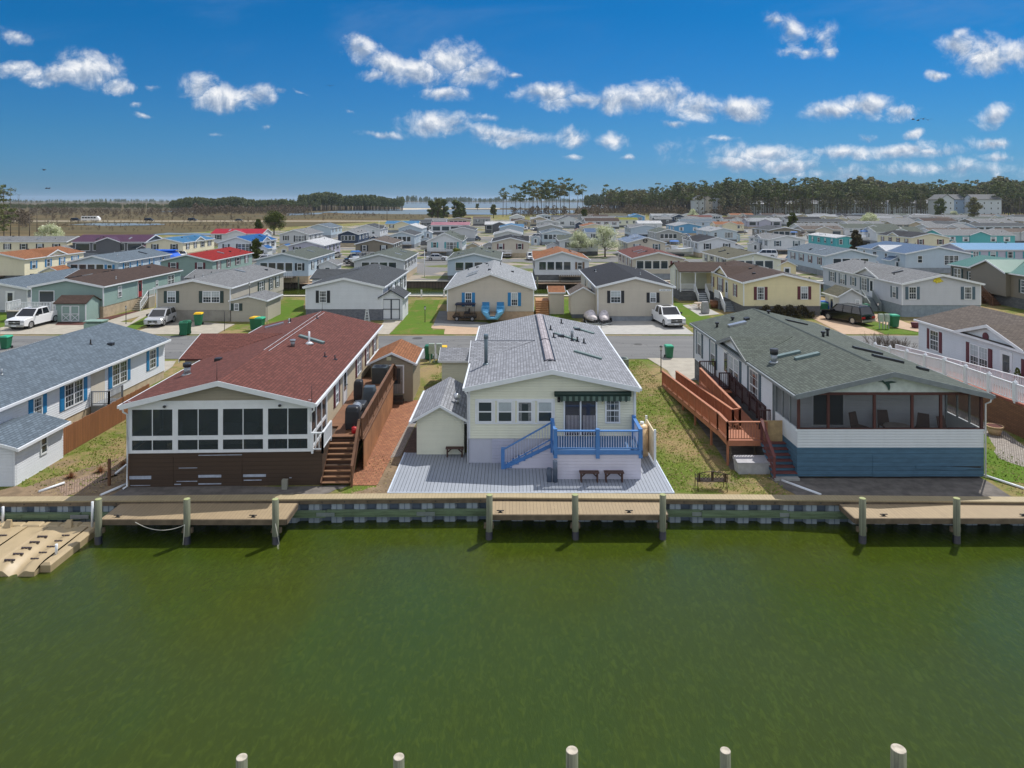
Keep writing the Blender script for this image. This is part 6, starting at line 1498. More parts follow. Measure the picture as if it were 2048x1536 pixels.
# ---------------------------------------------------------------- vehicles
def wheel(p, x, y, r=.38, w=.24):
    s = 1 if x > 0 else -1
    a = MB(); a.cyl((x - s*w/2, y, r), (x + s*w/2, y, r), r, n=20); o = a.build('wheel', M['rubber'], p)
    a = MB(); a.cyl((x + s*(w/2 - .01), y, r), (x + s*(w/2 + .012), y, r), r*.62, n=16)
    a.build('rim', M['rim'], o)
def archprof(base, wheels, R_):
    """closed side outline: top points (front to rear) then bottom with wheel arches"""
    pts = list(base)
    for yc in sorted(wheels, reverse=True):
        for k in range(9):
            t = math.pi*k/8; pts.append((yc + R_*math.cos(t), .34 + R_*math.sin(t)))
    return pts
def vehicle(kind, label, x, y, rz, paint, cat, group=None):
    p = thing({'pickup': 'pickup_truck', 'suv': 'parked_car', 'bigsuv': 'parked_car', 'sedan': 'parked_car'}[kind], label, cat, (x, y, .035), rz, group)
    if kind == 'pickup': L, Wc, bz, tz, r = 5.9, 2.03, 1.22, 1.93, .42; ws = (1.05, 4.75); hood = 1.55; cab = (1.45, 2.25, 3.75, 3.95)
    elif kind == 'suv': L, Wc, bz, tz, r = 4.25, 1.78, 1.02, 1.66, .35; ws = (.85, 3.35); hood = 1.15; cab = (.95, 1.75, 3.75, 4.12)
    elif kind == 'bigsuv': L, Wc, bz, tz, r = 5.4, 2.0, 1.18, 1.95, .41; ws = (1.0, 4.2); hood = 1.4; cab = (1.3, 2.05, 4.95, 5.25)
    else: L, Wc, bz, tz, r = 4.7, 1.8, .92, 1.44, .34; ws = (.9, 3.7); hood = 1.25; cab = (1.15, 1.95, 3.4, 4.1)
    hw = Wc/2
    rear = [(cab[3] - .02, bz), (L - .05, bz), (L, bz*.75), (L - .03, .42)] if kind != 'pickup' else [(cab[3], bz), (cab[3] + .01, .82), (L - .05, .82), (L, .7), (L - .03, .5)]
    top_ = [(.05, .42), (0, bz*.55), (.03, bz*.82), (.18, bz*.90), (hood, bz - .01)] + rear
    prof = archprof(top_, ws, r + .07)
    secs = []
    for sx, dz, sh in ((-hw, -.05, .985), (-hw + .08, 0, 1), (hw - .08, 0, 1), (hw, -.05, .985)):
        secs.append([(sx, L/2 + (q[0] - L/2)*sh - L/2, (q[1] + (dz if q[1] > bz*.7 else 0))) for q in prof])
    a = MB(); a.loft(secs); a.build('body', M[paint], p)
    a = MB(); a.box(-hw + .25, hw - .25, -L/2 + .2, L/2 - .2, .25, .6); a.build('underside', M['black'], p)
    if kind == 'pickup':
        a = MB()
        for s in (-1, 1): a.box(s*(hw - .10), s*(hw - .005), cab[3] - L/2, L/2 - .03, .80, 1.33)
        a.box(-hw + .1, hw - .1, L/2 - .09, L/2 - .02, .8, 1.32); a.build('bed_side', M[paint], p)
        a = MB(); a.box(-hw + .1, hw - .1, cab[3] - L/2 + .01, L/2 - .1, .83, .87); a.build('bed_liner', M['black'], p)
    # greenhouse
    b0, b1, b2, b3 = [c - L/2 for c in cab]; tw = hw*.80; bw_ = hw - .05
    lower = [(-bw_, b0, bz - .02), (bw_, b0, bz - .02), (bw_, b3, bz - .02), (-bw_, b3, bz - .02)]
    upper = [(-tw, b1, tz - .05), (tw, b1, tz - .05), (tw, b2, tz - .05), (-tw, b2, tz - .05)]
    a = MB(); a.loft([lower, upper]); a.build('windows', M['carglass'], p)
    a = MB(); a.loft([[(q[0]*1.01, q[1], tz - .07) for q in upper], [(q[0]*1.0, q[1], tz - .03) for q in upper], [(q[0]*.9, q[1] + (.12 if q[1] < 0 else -.08), tz) for q in upper]])
    for s in (-1, 1):
        for i_, (l, u_) in enumerate(((0, 0), (3, 3))):
            lo = Vector(lower[l]); up_ = Vector(upper[u_]); lo.x = s*abs(lo.x)*1.0; up_.x = s*abs(up_.x)*1.0; a.bar(lo, up_, .10, .10)
        for f_ in ((.52,) if kind != 'bigsuv' else (.36, .68)):
            yb = b0 + .3 + (b3 - b0 - .4)*f_; a.bar((s*bw_*1.0, yb, bz - .02), (s*tw*1.01, yb, tz - .05), .05, .09)
        a.bar((s*bw_*1.005, b0, bz), (s*bw_*1.005, b3, bz), .04, .05)
    rf_ = a.build('roof', M[paint], p)
    if kind in ('pickup',):
        a = MB(); a.box(-.5, .5, b1 + .3, b1 + 1.1, tz + .001, tz + .012); a.build('sunroof', M['carglass'], rf_)
    if kind in ('suv', 'bigsuv'):
        a = MB()
        for s in (-1, 1): a.bar((s*tw*.85, b1 + .3, tz + .03), (s*tw*.85, b2 - .2, tz + .03), .04, .04)
        a.build('roof_rail', M['alu'], rf_)
    for s in (-1, 1):
        for yw in ws: wheel(p, s*(hw - .13), yw - L/2, r)
        a = MB(); a.box(s*(hw - .42), s*(hw - .02), -L/2 - .012, -L/2 + .1, bz*.62, bz*.80); a.build('headlight', plain('headlight_glass', (.5, .52, .55), .1), p)
        a = MB(); a.box(s*(hw - .30 if kind != 'bigsuv' else hw - .5), s*(hw - .02), L/2 - .06, L/2 + .012, bz*.62, bz*.82); a.build('taillight', plain('tail_light_red', (.35, .015, .02), .2), p)
        a = MB(); a.box(s*(hw + .02), s*(hw + .26), b0 + .25, b0 + .33, bz + .0, bz + .2); a.bar((s*(hw - .06), b0 + .3, bz + .05), (s*(hw + .04), b0 + .3, bz + .08), .05, .05); a.build('mirror', M['black'], p)
    a = MB(); gz = (bz*.48, bz*.82) if kind == 'pickup' else (bz*.42, bz*.72); a.box(-hw + .42, hw - .42, -L/2 - .02, -L/2 + .08, *gz); gr_ = a.build('grille', M['darkmetal'], p)
    a = MB(); a.box(-hw + .42, hw - .42, -L/2 - .03, -L/2 - .019, (gz[0] + gz[1])/2 - .02, (gz[0] + gz[1])/2 + .02); a.ball((0, -L/2 - .03, (gz[0] + gz[1])/2), .14, .02, .06, 0, 12, 6); a.build('badge', M['alu'], gr_)
    a = MB(); a.box(-hw + .05, hw - .05, -L/2 - .07, -L/2 + .05, .36, bz*.44); a.build('bumper', M['rim'] if kind == 'pickup' else M[paint], p)
    a = MB(); a.box(-hw + .05, hw - .05, L/2 - .05, L/2 + .07, .40, .60); a.build('bumper', M['rim'] if kind != 'suv' else M[paint], p)
    a = MB(); a.box(-.26, .26, -L/2 - .085, -L/2 - .072, .40, .50); a.build('licence_plate', M['trim'], p)
    return p
x, y = G(64, 652); vehicle('pickup', 'white pickup truck with dark grille parked on the driveway at far left', x + .15, y + .2, R(-2), 'white_gloss', 'pickup truck')
x, y = G(322, 649); vehicle('suv', 'small silver car parked in front of the greige home', x, y, R(4), 'silver', 'car')
x, y = G(1333, 648); vehicle('pickup', 'white pickup truck facing the street in front of the taupe home', x, y, R(8), 'white_gloss', 'pickup truck')
x, y = G(1700, 644); vehicle('bigsuv', 'big black car parked tail to the street beside the yellow home', x - .3, y, R(204), 'blackcar', 'car')
x, y = G(1890, 622); vehicle('sedan', 'dark car half hidden behind the brown roof at right', x, y + .5, R(-70), 'blackcar', 'car')
gcx, gcy = G(929, 643)
p = thing('golf_cart', 'black golf cart with dark blue canopy on the asphalt apron', 'golf cart', (gcx, gcy + .6, .04), R(-90))
a = MB(); a.loft([[(-.58, q, z) for q, z in ((-1.25, .3), (-1.35, .55), (-1.1, .78), (-.6, .80), (-.5, .42), (.3, .42), (.35, .75), (1.2, .80), (1.35, .5), (1.3, .3))], [(.58, q, z) for q, z in ((-1.25, .3), (-1.35, .55), (-1.1, .78), (-.6, .80), (-.5, .42), (.3, .42), (.35, .75), (1.2, .80), (1.35, .5), (1.3, .3))]]); a.box(-.56, .56, -.1, .55, .42, .78); a.build('body', M['blackcar'], p)
a = MB(); a.loft([[(-.62, -1.0, 1.72), (.62, -1.0, 1.72), (.62, 1.15, 1.72), (-.62, 1.15, 1.72)], [(-.66, -1.05, 1.82), (.66, -1.05, 1.82), (.66, 1.2, 1.82), (-.66, 1.2, 1.82)], [(-.5, -.85, 1.92), (.5, -.85, 1.92), (.5, 1.0, 1.92), (-.5, 1.0, 1.92)]]); a.build('canopy', plain('dark_navy_canopy', lin((32,38,60)), .4), p)
a = MB()
for s in (-1, 1):
    for q in ((-1.0, -.85), (.15, .15), (1.1, 1.1)): a.bar((s*.55, q[0], .78), (s*.58, q[1], 1.75), .04, .05)
a.build('canopy_post', M['black'], p)
a = MB(); a.box(-.5, .5, -.05, .45, .78, .90); a.box(-.5, .5, .42, .55, .85, 1.25); a.build('seat', plain('dark_seat', (.02, .02, .025), .6), p)
a = MB(); a.box(-.55, .55, -.92, -.90, .85, 1.65); a.build('windscreen', glassmat('clear_screen', (.1, .11, .12), .1, .35), p)
for s in (-1, 1):
    for q in (-.85, .85): wheel(p, s*.52, q, .25, .2)
# light-blue runabout boat
bx, by = G(985, 648)
p = thing('boat', 'light blue and white bow-rider boat with a folded grey arch top behind the yellow home', 'boat', (bx, by + 2.6, .2), 0)
bl1 = plain('light_blue_gelcoat', lin((104,174,214)), .3); bl2 = plain('mid_blue_gelcoat', lin((56,130,176)), .35)
hull = []
for y_, w_, zb, zt in ((-2.6, .75, .35, 1.05), (-2.3, 1.05, .2, 1.1), (-1.0, 1.3, .1, 1.15), (1.0, 1.3, .1, 1.15), (2.8, 1.2, .15, 1.1)): hull.append([(-w_, y_, zt), (-w_*.95, y_, zt - .35), (-w_*.5, y_, zb), (w_*.5, y_, zb), (w_*.95, y_, zt - .35), (w_, y_, zt), (w_*.62, y_, zt - .05), (w_*.25, y_, zt - .55), (-w_*.25, y_, zt - .55), (-w_*.62, y_, zt - .05)])
a = MB(); a.loft(hull); a.build('hull', [bl1], p)
for s in (-1, 1):
    a = MB(); a.loft([[(s*.45, -2.3, 1.0), (s*1.05, -2.2, 1.0), (s*1.28, -1.0, 1.0), (s*1.28, .1, 1.0), (s*.36, .1, 1.0), (s*.36, -1.6, 1.0)], [(s*.5, -2.2, 1.2), (s*1.0, -2.1, 1.2), (s*1.25, -1.0, 1.3), (s*1.25, 0, 1.42), (s*.4, 0, 1.42), (s*.4, -1.5, 1.22)]]); a.box(s*.45, s*1.15, -1.5, -.2, 1.25, 1.34, 1); a.box(s*.42, s*1.2, -.15, .12, 1.3, 1.8, 1); a.build('bow_seat', [bl1, bl2], p)
a = MB(); a.box(-.3, .3, -2.4, 1.5, .62, .66); a.build('floor', M['concp'], p)
a = MB(); a.box(-1.1, -.3, .2, .9, 1.0, 1.75); a.box(.3, 1.1, .2, .9, 1.0, 1.7); a.build('console', bl2, p)
a = MB(); a.tube([(-1.22, .8, 1.1), (-1.25, .7, 2.6), (-1.15, .7, 2.75), (-.5, .7, 2.92), (.5, .7, 2.92), (1.15, .7, 2.75), (1.25, .7, 2.6), (1.22, .8, 1.1)], .035, 8); a.build('arch', M['alu'], p)
a = MB(); a.tube([(-1.16, .78, 2.72), (-.5, .78, 2.9), (.5, .78, 2.9), (1.16, .78, 2.72)], .10, 8); a.build('folded_top', plain('grey_canvas', lin((120,122,128)), .8), p)
# two covered jet skis on a trailer
def jetski(label, x, y, rz):
    p = thing('covered_jet_ski', label, 'jet ski', (x, y, .45), rz, 'covered jet skis')
    a = MB(); rings = []
    for y_, w_, h_ in ((-1.5, .12, .3), (-1.2, .38, .42), (-.6, .55, .55), (0, .58, .95), (.35, .55, .85), (1.1, .5, .62), (1.45, .42, .45)):
        rings.append([(w_*math.cos(t)*1.0, y_, .05 + max(0, math.sin(t))**(.8)*h_ + min(0, math.sin(t))*.12) for t in [2*math.pi*k/14 for k in range(14)]])
    a.loft(rings, smooth=True); a.build('cover', plain('grey_black_cover', lin((196,188,188)), .7, var=.3, scale=3), p)
    a = MB(); rings = []
    for y_, w_ in ((-1.55, .1), (-1.2, .4), (-.5, .6), (.8, .6), (1.5, .52)): rings.append([(-w_, y_, .12), (-w_*.6, y_, -.18), (w_*.6, y_, -.18), (w_, y_, .12)])
    a.loft(rings); a.build('hull', M['darkmetal'], p)
jx, jy = G(1200, 652)
jetski('left grey covered jet ski on the trailer in front of the beige shed', jx - .75, jy + 1.9, R(10)); jetski('right grey covered jet ski with dark blue stripe on the trailer', jx + .65, jy + 1.7, R(-6))
p = thing('trailer', 'galvanised boat trailer under the two covered jet skis', 'trailer', (jx, jy, 0))
a = MB()
for s in (-1.35, -.1, .1, 1.3): a.bar((s, .3, .25), (s, 3.4, .25), .07, .08)
for q in (.5, 2.2, 3.3): a.bar((-1.35, q, .2), (1.3, q, .2), .07, .07)
a.bar((-1.3, .4, .25), (0, -1.3, .3), .07, .08); a.bar((1.3, .4, .25), (0, -1.3, .3), .07, .08); a.bar((0, -1.3, .3), (0, -1.3, 0), .06, .06); a.build('frame', M['galv'], p)
for s in (-1, 1): wheel(p, s*1.45, 2.1, .26, .18)
# covered lump, blue tarp, grill
x, y = G(1410, 627); covered('tall grey covered fire pit heater on the lawn beside the patio', x, y, .03, .9, .8, 1.35, plain('stone_grey_cover', lin((150,150,152)), .8), .6, cat='covered heater', name='covered_heater')
x, y = G(1668, 628); tp = covered('bright blue tarp bundle beside the white shed', x - .5, y + 1, .0, 2.0, 1.8, 1.35, plain('bright_blue_tarp', lin((10,90,200)), .5), .9, cat='tarp', name='tarp_bundle')
p = thing('picnic_table', 'weathered round picnic table with curved benches on the patio by the yellow home', 'table', (*G(1398, 618), .03)); gwd = plain('grey_tan_wood', hl((206,186,164)), .8)
a = MB(); a.cyl((0, 0, .70), (0, 0, .75), .6, n=20); a.build('table_top', gwd, p)
for t in (0, 1.57, 3.14, 4.71): a = MB(); a.bar((math.cos(t)*1.0 - math.sin(t)*.5, math.sin(t)*1.0 + math.cos(t)*.5, .43), (math.cos(t)*1.0 + math.sin(t)*.5, math.sin(t)*1.0 - math.cos(t)*.5, .43), .26, .05); a.bar((0, 0, .3), (math.cos(t)*1.0, math.sin(t)*1.0, .38), .08, .06); a.build('bench_seat', gwd, p)
a = MB(); a.cyl((0, 0, 0), (0, 0, .7), .08, n=8); a.build('leg', gwd, p)
p = thing('wicker_basket', 'round brown wicker planter basket beside the white-railed steps', 'planter', (*G(1430, 616), 0)); a = MB(); a.cyl((0, 0, 0), (0, 0, .9), .5, .62, 16); a.build('basket', planks('wicker_weave', lin((130,84,52)), .09, 2, gap=.2, var=.3), p); a = MB(); a.cyl((0, 0, .9), (0, 0, .95), .64, n=16); a.build('rim', M['rail_brown'], p)
for px, py, lb, bd, ld, rz_ in ((367, 671, 'green wheeled bin standing at the kerb in front of the silver car driveway', 'binG', 'binG', 20), (374, 669, 'second green wheeled bin just behind the kerbside one', 'binG', 'binG', 30), (397, 651, 'green bin with yellow lid against the greige home', 'binG', 'yellowlid', 10),
        (510, 660, 'green bin with yellow lid behind the red roof', 'binG', 'yellowlid', -10), (520, 661, 'green bin beside the yellow-lidded one behind the red roof', 'binG', 'binlid', -5), (1647, 629, 'green bin at the right corner of the yellow home', 'binG', 'binG', 0),
        (1712, 628, 'green bin with yellow lid in front of the small white shed', 'binG', 'yellowlid', 10), (1722, 630, 'green bin beside the yellow-lidded one near the black car', 'binG', 'binG', 5), (1729, 631, 'rightmost green bin behind the black car', 'binG', 'binG', -5),
        (1788, 655, 'small green bin beside the grey meter pedestal at right', 'binG', 'binlid', 0), (858, 719, 'dark green bin beside the utility boxes left of the yellow home', 'binG', 'binG', 0), (885, 721, 'yellow-lidded bin behind the dark lattice by the utility boxes', 'binG', 'yellowlid', 0), (12, 698, 'green bin at the left edge behind the grey roof', 'binG', 'binlid', 0)):
    x, y = G(px, py); garbage(lb, x, y, bd, ld, R(rz_), 1.25 if py < 680 else 1.1)
def meter(label, px, py):
    x, y = G(px, py); p = thing('utility_pedestal', label, 'utility box', (x, y, 0)); m_ = plain('utility_box_grey', lin((160,172,160)), .5, .2)
    for dx in (-.5, .12):
        a = MB(); a.box(dx, dx + .45, -.15, .15, .75, 1.55); a.cyl((dx + .22, -.15, 1.3), (dx + .22, -.24, 1.3), .12, n=12); a.build('meter_box', m_, p)
    for dx in (-.45, -.1, .2, .5):
        a = MB(); a.box(dx, dx + .08, -.05, .05, 0, .76); a.build('leg', m_, p)
meter('grey double utility box on legs beside the green bins left of the yellow home', 870, 725); meter('grey double meter box on the grass strip at right', 1767, 658)
a = MB()
for i in range(7): a.bar((i*.14, 0, .05), (i*.14 + .4, 0, .95), .02, .03); a.bar((i*.14 + .4, .01, .05), (i*.14, .01, .95), .02, .03)
x, y = G(880, 726); o_ = a.build('lattice_screen', M['darkrail']); o_.location = (x, y, 0); tag(o_, 'dark lattice screen hiding the yellow-lidded bin', 'lattice')
for px, py, h, lb in ((252, 648, 1.9, 'brown lamp post by the path beside the sage green home'), (499, 643, 4.2, 'tall black lamp post in front of the small grey shed'), (850, 645, 1.7, 'black lamp post on the bright green lawn left of the golf cart'), (1756, 636, 1.7, 'black lamp post beside the grey stairs of the pale grey home'), (517, 640, 1.6, 'dark lamp post on the grass right of the small grey shed')):
    x, y = G(px, py); lamp(lb, x, y, h)
for px, py, h, lb in ((449, 662, 2.0, 'thin dark rod by the driveway of the silver car'), (534, 648, 2.0, 'thin dark rod at the grass edge behind the red roof')):
    x, y = G(px, py); a = MB(); a.cyl((0, 0, 0), (0, 0, h), .03, n=6); o_ = a.build('marker_rod', M['black']); o_.location = (x, y, 0); tag(o_, lb, 'rod')
for px, py in ((1276, 689),):
    x, y = G(px, py); a = MB(); a.cyl((0, 0, 0), (0, 0, .012), .38, n=20); o_ = a.build('manhole_cover', plain('cast_iron_cover', (.05, .048, .045), .7)); o_.location = (x, y, .032); tag(o_, 'dark round manhole cover in the street right of the yellow home', 'manhole')
x, y = G(835, 677); a = MB(); a.cyl((0, 0, 0), (0, 0, .012), .5, n=20); o_ = a.build('manhole_cover', plain('cast_iron_cover', (.05, .048, .045), .7)); o_.location = (x, y, .032); tag(o_, 'dark round manhole cover in the street near the bright lawn', 'manhole')
p = thing('transformer_box', 'pale green utility transformer behind the far left grey roof', 'utility box', (*G(192, 661), 0)); a = MB(); a.loft([[(-.9, -.6, 0), (.9, -.6, 0), (.9, .6, 0), (-.9, .6, 0)], [(-.9, -.6, .8), (.9, -.6, .8), (.85, .6, 1.0), (-.85, .6, 1.0)]]); a.build('cabinet', plain('pale_green_metal', lin((130,156,144)), .5), p); a = MB(); a.box(-.95, .95, -.65, .65, .95, 1.05); a.build('lid', plain('pale_green_metal', lin((130,156,144)), .5), p)
p = thing('flower_tub', 'small dark red flower tub on the path behind the brown roof at right', 'pot', (*G(1830, 656), .04)); a = MB(); a.cyl((0, 0, 0), (0, 0, .5), .3, .4, 12); a.build('pot', plain('dark_red_pot', lin((90,40,48)), .6), p); a = MB(); a.cyl((0, 0, .5), (0, 0, .56), .43, n=12); a.build('rim', plain('dark_red_pot', lin((90,40,48)), .6), p)
# bare twiggy shrub
def twigs(seed, n, h, spread):
    r = random.Random(seed); a = MB()
    def br(p0, d, l, rad, dep):
        p1 = p0 + d*l; a.cyl(p0, p1, rad, rad*.6, 4, 0)
        if dep == 0: return
        for k in range(3): br(p1 - d*l*r.uniform(0, .4), (d + Vector((r.uniform(-1, 1), r.uniform(-1, 1), r.uniform(-.2, .6)))*.55).normalized(), l*r.uniform(.55, .8), rad*.6, dep - 1)
    for k in range(n): t = r.uniform(0, 6.28); br(Vector((r.uniform(-.3, .3), r.uniform(-.3, .3), 0)), Vector((math.cos(t)*spread, math.sin(t)*spread, 1)).normalized(), h*.4, .03, 4)
    return a
for i, (px, py) in enumerate(((1778, 722), (1755, 716), (1805, 726))):
    x, y = G(px, py); a = twigs(i + 3, 7, 2.4, .5); o_ = a.build('bare_shrub', M['barkgrey']); o_.location = (x - .4, y - .5, 0); tag(o_, ('middle', 'left', 'right')[i] + ' bare twiggy grey shrub behind the green-roofed home', 'shrub', 'bare shrubs by the street')
# second canal: bulkheads and docks
for nm, yy, s, lb in (('bulkhead', 98.0, 1, 'near retaining wall and pale cap of the second canal'), ('bulkhead', 116.0, -1, 'far retaining wall and pale cap of the second canal')):
    b = thing(nm, lb, 'seawall', (0, yy, WZ))
    a = MB(); a.box(-130, 150, yy - .1, yy + .2, -1.6, .02); a.build('timber_wall', planks('brown_bulkhead_boards', lin((96,84,72)), .5, 0, gap=.12, var=.3), b, world=True)
    a = MB(); a.box(-130, 150, yy - .35, yy + .45, .03, .15); a.build('cap', plain('pale_bulkhead_cap', lin((196,190,176)), .7), b, world=True)
r = random.Random(8)
dd = []
for i, (px, wd) in enumerate(((620, 4), (722, 5), (965, 4), (1125, 9), (1340, 6), (1590, 5))):
    x = (px - 1024)*114/F
    p = thing('dock', ('first', 'second', 'third', 'fourth', 'fifth', 'sixth')[i] + ' small wooden dock from the left along the far side of the second canal', 'dock', (x, 114, -.1), group='docks on the second canal')
    a = MB(); a.box(-wd/2, wd/2, 0, 1.6, -.08, .0); a.build('deck_boards', M['concp'], p)
    for k in (-1, 1):
        a = MB(); a.cyl((k*wd/2*.9, -.15, -1.6), (k*wd/2*.9, -.15, 1.1), .14, n=8); a.build('post', M['pileW'], p)
for x0, x1, nm in ((-15.5, -8.8, 'left'), (-3.5, 6, 'middle')):
    p = thing('rail_fence', 'low pale post and rail along the second canal behind the ' + ('white home with brick skirting' if nm == 'left' else 'beige home with blue shutters'), 'railing', (x0, 97, 0)); a = MB(); q = x0
    while q <= x1: a.box(q - .1, q + .1, 97.2, 97.4, -.2, 1.0); q += 3.1
    a.build('post', M['trim'], p, world=True); a = MB(); a.box(x0, x1, 97.25, 97.35, .3, .42); a.build('rail', M['trim'], p, world=True)
# ---------------------------------------------------------------- the rest of the park
ORD = ['first', 'second', 'third', 'fourth', 'fifth', 'sixth', 'seventh', 'eighth', 'ninth', 'tenth', 'eleventh', 'twelfth', 'thirteenth', 'fourteenth', 'fifteenth', 'sixteenth', 'seventeenth', 'eighteenth', 'nineteenth', 'twentieth']
def ordn(i): return ORD[i] if i < 20 else ('%dth' % (i + 1) if (i + 1) % 10 not in (1, 2, 3) else '%d%s' % (i + 1, {1: 'st', 2: 'nd', 3: 'rd'}[(i + 1) % 10]))
FAR = []; POS = []
def fh(tp, pl, pr, ye, L, wall, roof, sh='black', fr='win', rise=1.0, xg=None, D=None, side=None, x0=None, wd=None):
    D = D or 9.7*F/(ye - 400)
    xa, xb = ((pl - 1024)*D/F, (pr - 1024)*D/F) if x0 is None else (x0, x0 + wd)
    i = len(FAR); r = random.Random(i*7 + 3)
    det = D < 190
    e, sk = 3.6, 1.0
    if tp == 'Y':
        W_ = xb - xa; side = side or ('R' if (xa + xb) < 0 else 'L'); n = 4 if det else 3
        if fr == 'win': f = [('win', -W_*.26, .95, 1.9, 3.2, sh), ('win', W_*.26, .95, 1.9, 3.2, sh)]
        elif fr == 'porch': nn = 4; f = [('fixed', -W_*.36 + W_*.72*(k + .5)/nn, W_*.72/nn - .12, 1.75, 3.2) for k in range(nn)]
        elif fr == 'bow': f = [('win', -W_*.28, .9, 1.9, 3.2, sh), ('triple', W_*.2, 2.6, 1.5, 3.25, sh)]
        elif fr == 'half': f = [('fixed', -W_*.36 + k*1.35, 1.25, 1.75, 3.2) for k in range(4)] + [('win', W_*.33, .8, 1.9, 3.1, sh)]
        else: f = []
        s = [(r.choice(('win', 'win', 'double')), L*(k + .6)/(n + .3), 1.0 + .5*(r.random() < .3), 1.9, 3.2, sh) for k in range(n)]
        cx, cy, rz = (xa + xb)/2, D, 0; Wh, Lh = W_, L
        xg_ = [(side, L*.5, 2.7, .05, .9)] if xg or (xg is None and r.random() < .45) else []
    else:
        Lh = xb - xa; Wh = L; right = (xa + xb) > 0
        rz = R(-90) if right else R(90); cx = xa if right else xb; cy = D + Wh/2; side = 'R' if right else 'L'
        n = max(2, int(Lh/3.4)); s = [(r.choice(('win', 'win', 'double', 'plain')), Lh*(k + .6)/(n + .2), 1.1, 1.9, 3.2, sh) for k in range(n)]
        if fr == 'porch': s = [('fixed', Lh*(k + .6)/(n + .2), Lh/n*.8, 1.5, 3.2) for k in range(n)]
        f = [('win', 0, .9, 1.9, 3.2, sh)]
        xg_ = [(side, Lh*.5, 2.8, .3, 1.0)] if xg or (xg is None and r.random() < .5) else []
    p = home('home', cx, cy, Wh, Lh, wall, roof, e + r.uniform(-.1, .15), rise, sk, r.choice(('skirt_grey', 'skirt_block', 'skirt_tan')), f, side, s, rz=rz, far=True, xg=xg_, vents=3 if det else (2 if D < 260 else 0), skyl=2 if det else (1 if D < 260 else 0), seed=i)
    p['category'] = 'mobile home'
    FAR.append((D, (xa + xb)/2, wall, roof, p)); POS.append(((xa + xb)/2, cy if tp == 'X' else cy + L/2))
    return p
# row across the second canal
fh('Y', -62, 49, 519, 16, 'cream', 'orange brown', 'blue', 'none')
fh('Y', 134, 237, 523, 17, 'pale blue', 'blue grey', 'blue', 'half')
fh('Y', 322, 425, 520, 17.5, 'sage green', 'red', 'maroon', 'win')
fh('Y', 513, 617, 520, 17, 'pale blue', 'grey green', 'black', 'half')
fh('Y', 708, 808, 519, 16, 'pale grey', 'grey green', 'black', 'porch')
fh('Y', 895, 1000, 519, 16, 'pale blue', 'grey green', 'black', 'porch')
fh('Y', 1070, 1178, 518, 13, 'white', 'orange brown', 'brown', 'half', 1.3)
fh('Y', 1266, 1367, 516, 17, 'beige', 'dark red', 'maroon', 'half')
fh('Y', 1456, 1562, 516, 16, 'pale yellow', 'olive grey', 'dark green', 'porch')
fh('Y', 1651, 1752, 512, 17, 'pale blue', 'blue grey', 'maroon', 'porch', 1.1)
fh('Y', 1811, 1942, 507, 18, 'pale blue', 'slate blue', 'none', 'bow', 1.2, True)
fh('X', 1931, 2110, 499, 9, 'lavender', 'sky blue', 'teal', 'win')
# beyond the second street
fh('X', -70, 132, 484, 8.5, 'cream', 'grey', 'black', xg=False)
fh('X', 145, 290, 483.5, 9, 'dark grey', 'maroon', 'white', 'porch', 1.4, True)
fh('Y', 292, 366, 484.7, 17, 'cream', 'light blue', 'black', 'win')
fh('Y', 436, 509, 484.5, 15, 'white', 'bright blue', 'black', 'bow', 1.3)
fh('X', 422, 524, 467, 8, 'white', 'bright red', 'black', 'win', 1.2, True)
fh('Y', 559, 617, 468.5, 15, 'pale grey', 'grey', 'black', 'bow', 1.3)
fh('Y', 612, 662, 455.5, 16, 'pale blue', 'blue grey', 'black', 'none', 1.3)
fh('Y', 577, 647, 490, 15, 'lavender', 'white', 'black', 'win')
fh('Y', 676, 716, 468, 15, 'navy', 'grey', 'white', 'porch')
fh('Y', 711, 785, 487, 14, 'taupe', 'brown grey', 'black', 'win')
fh('Y', 704, 760, 457.6, 15, 'white', 'dark grey', 'none', 'win', 1.5)
fh('X', 771, 836, 447.5, 8, 'cream', 'light blue', 'black', 'win')
fh('Y', 797, 843, 457, 15, 'pale blue', 'white', 'none', 'none', 1.3)
fh('Y', 779, 829, 470, 15, 'pale blue', 'dark grey', 'none', 'porch')
fh('X', 862, 938, 450.5, 8, 'white', 'pink', 'none', 'porch', xg=False)
fh('Y', 854, 924, 481, 16, 'white', 'grey green', 'teal', 'bow', 1.9)
fh('Y', 900, 950, 460, 16, 'pale grey', 'dark grey', 'black', 'none')
fh('Y', 984, 1057, 483.8, 15, 'beige', 'charcoal', 'maroon', 'win')
fh('Y', 988, 1044, 468, 14, 'pale grey', 'pale grey', 'black', 'none')
fh('Y', 999, 1047, 454.5, 16, 'pale blue', 'light blue', 'none', 'none')
fh('X', 970, 1028, 448.5, 8, 'dark grey', 'white', 'none', 'porch')
fh('X', 946, 980, 437.5, 8, 'grey', 'brown grey', 'black', 'win')
fh('Y', 892, 940, 439.5, 12, 'tan', 'brown', 'none', 'porch')
fh('X', 848, 892, 441.5, 8, 'pale blue', 'grey', 'none', 'win')
fh('X', 818, 862, 444.5, 8, 'dark grey', 'dark grey', 'none', 'win')
fh('Y', 1019, 1049, 434.5, 12, 'white', 'white', 'none', 'bow', 1.6)
fh('Y', 1074, 1105, 431.5, 12, 'pale blue', 'pale grey', 'none', 'porch')
fh('Y', 1075, 1118, 445, 13, 'pale grey', 'grey', 'none', 'porch')
fh('Y', 1077, 1125, 454.5, 16, 'grey', 'grey', 'black', 'none')
fh('Y', 1084, 1140, 466, 15, 'pale blue', 'blue grey', 'black', 'half')
fh('Y', 1119, 1196, 481, 15, 'white', 'grey green', 'black', 'win')
fh('Y', 1114, 1162, 441.5, 13, 'white', 'dark grey', 'black', 'bow', 2.0)
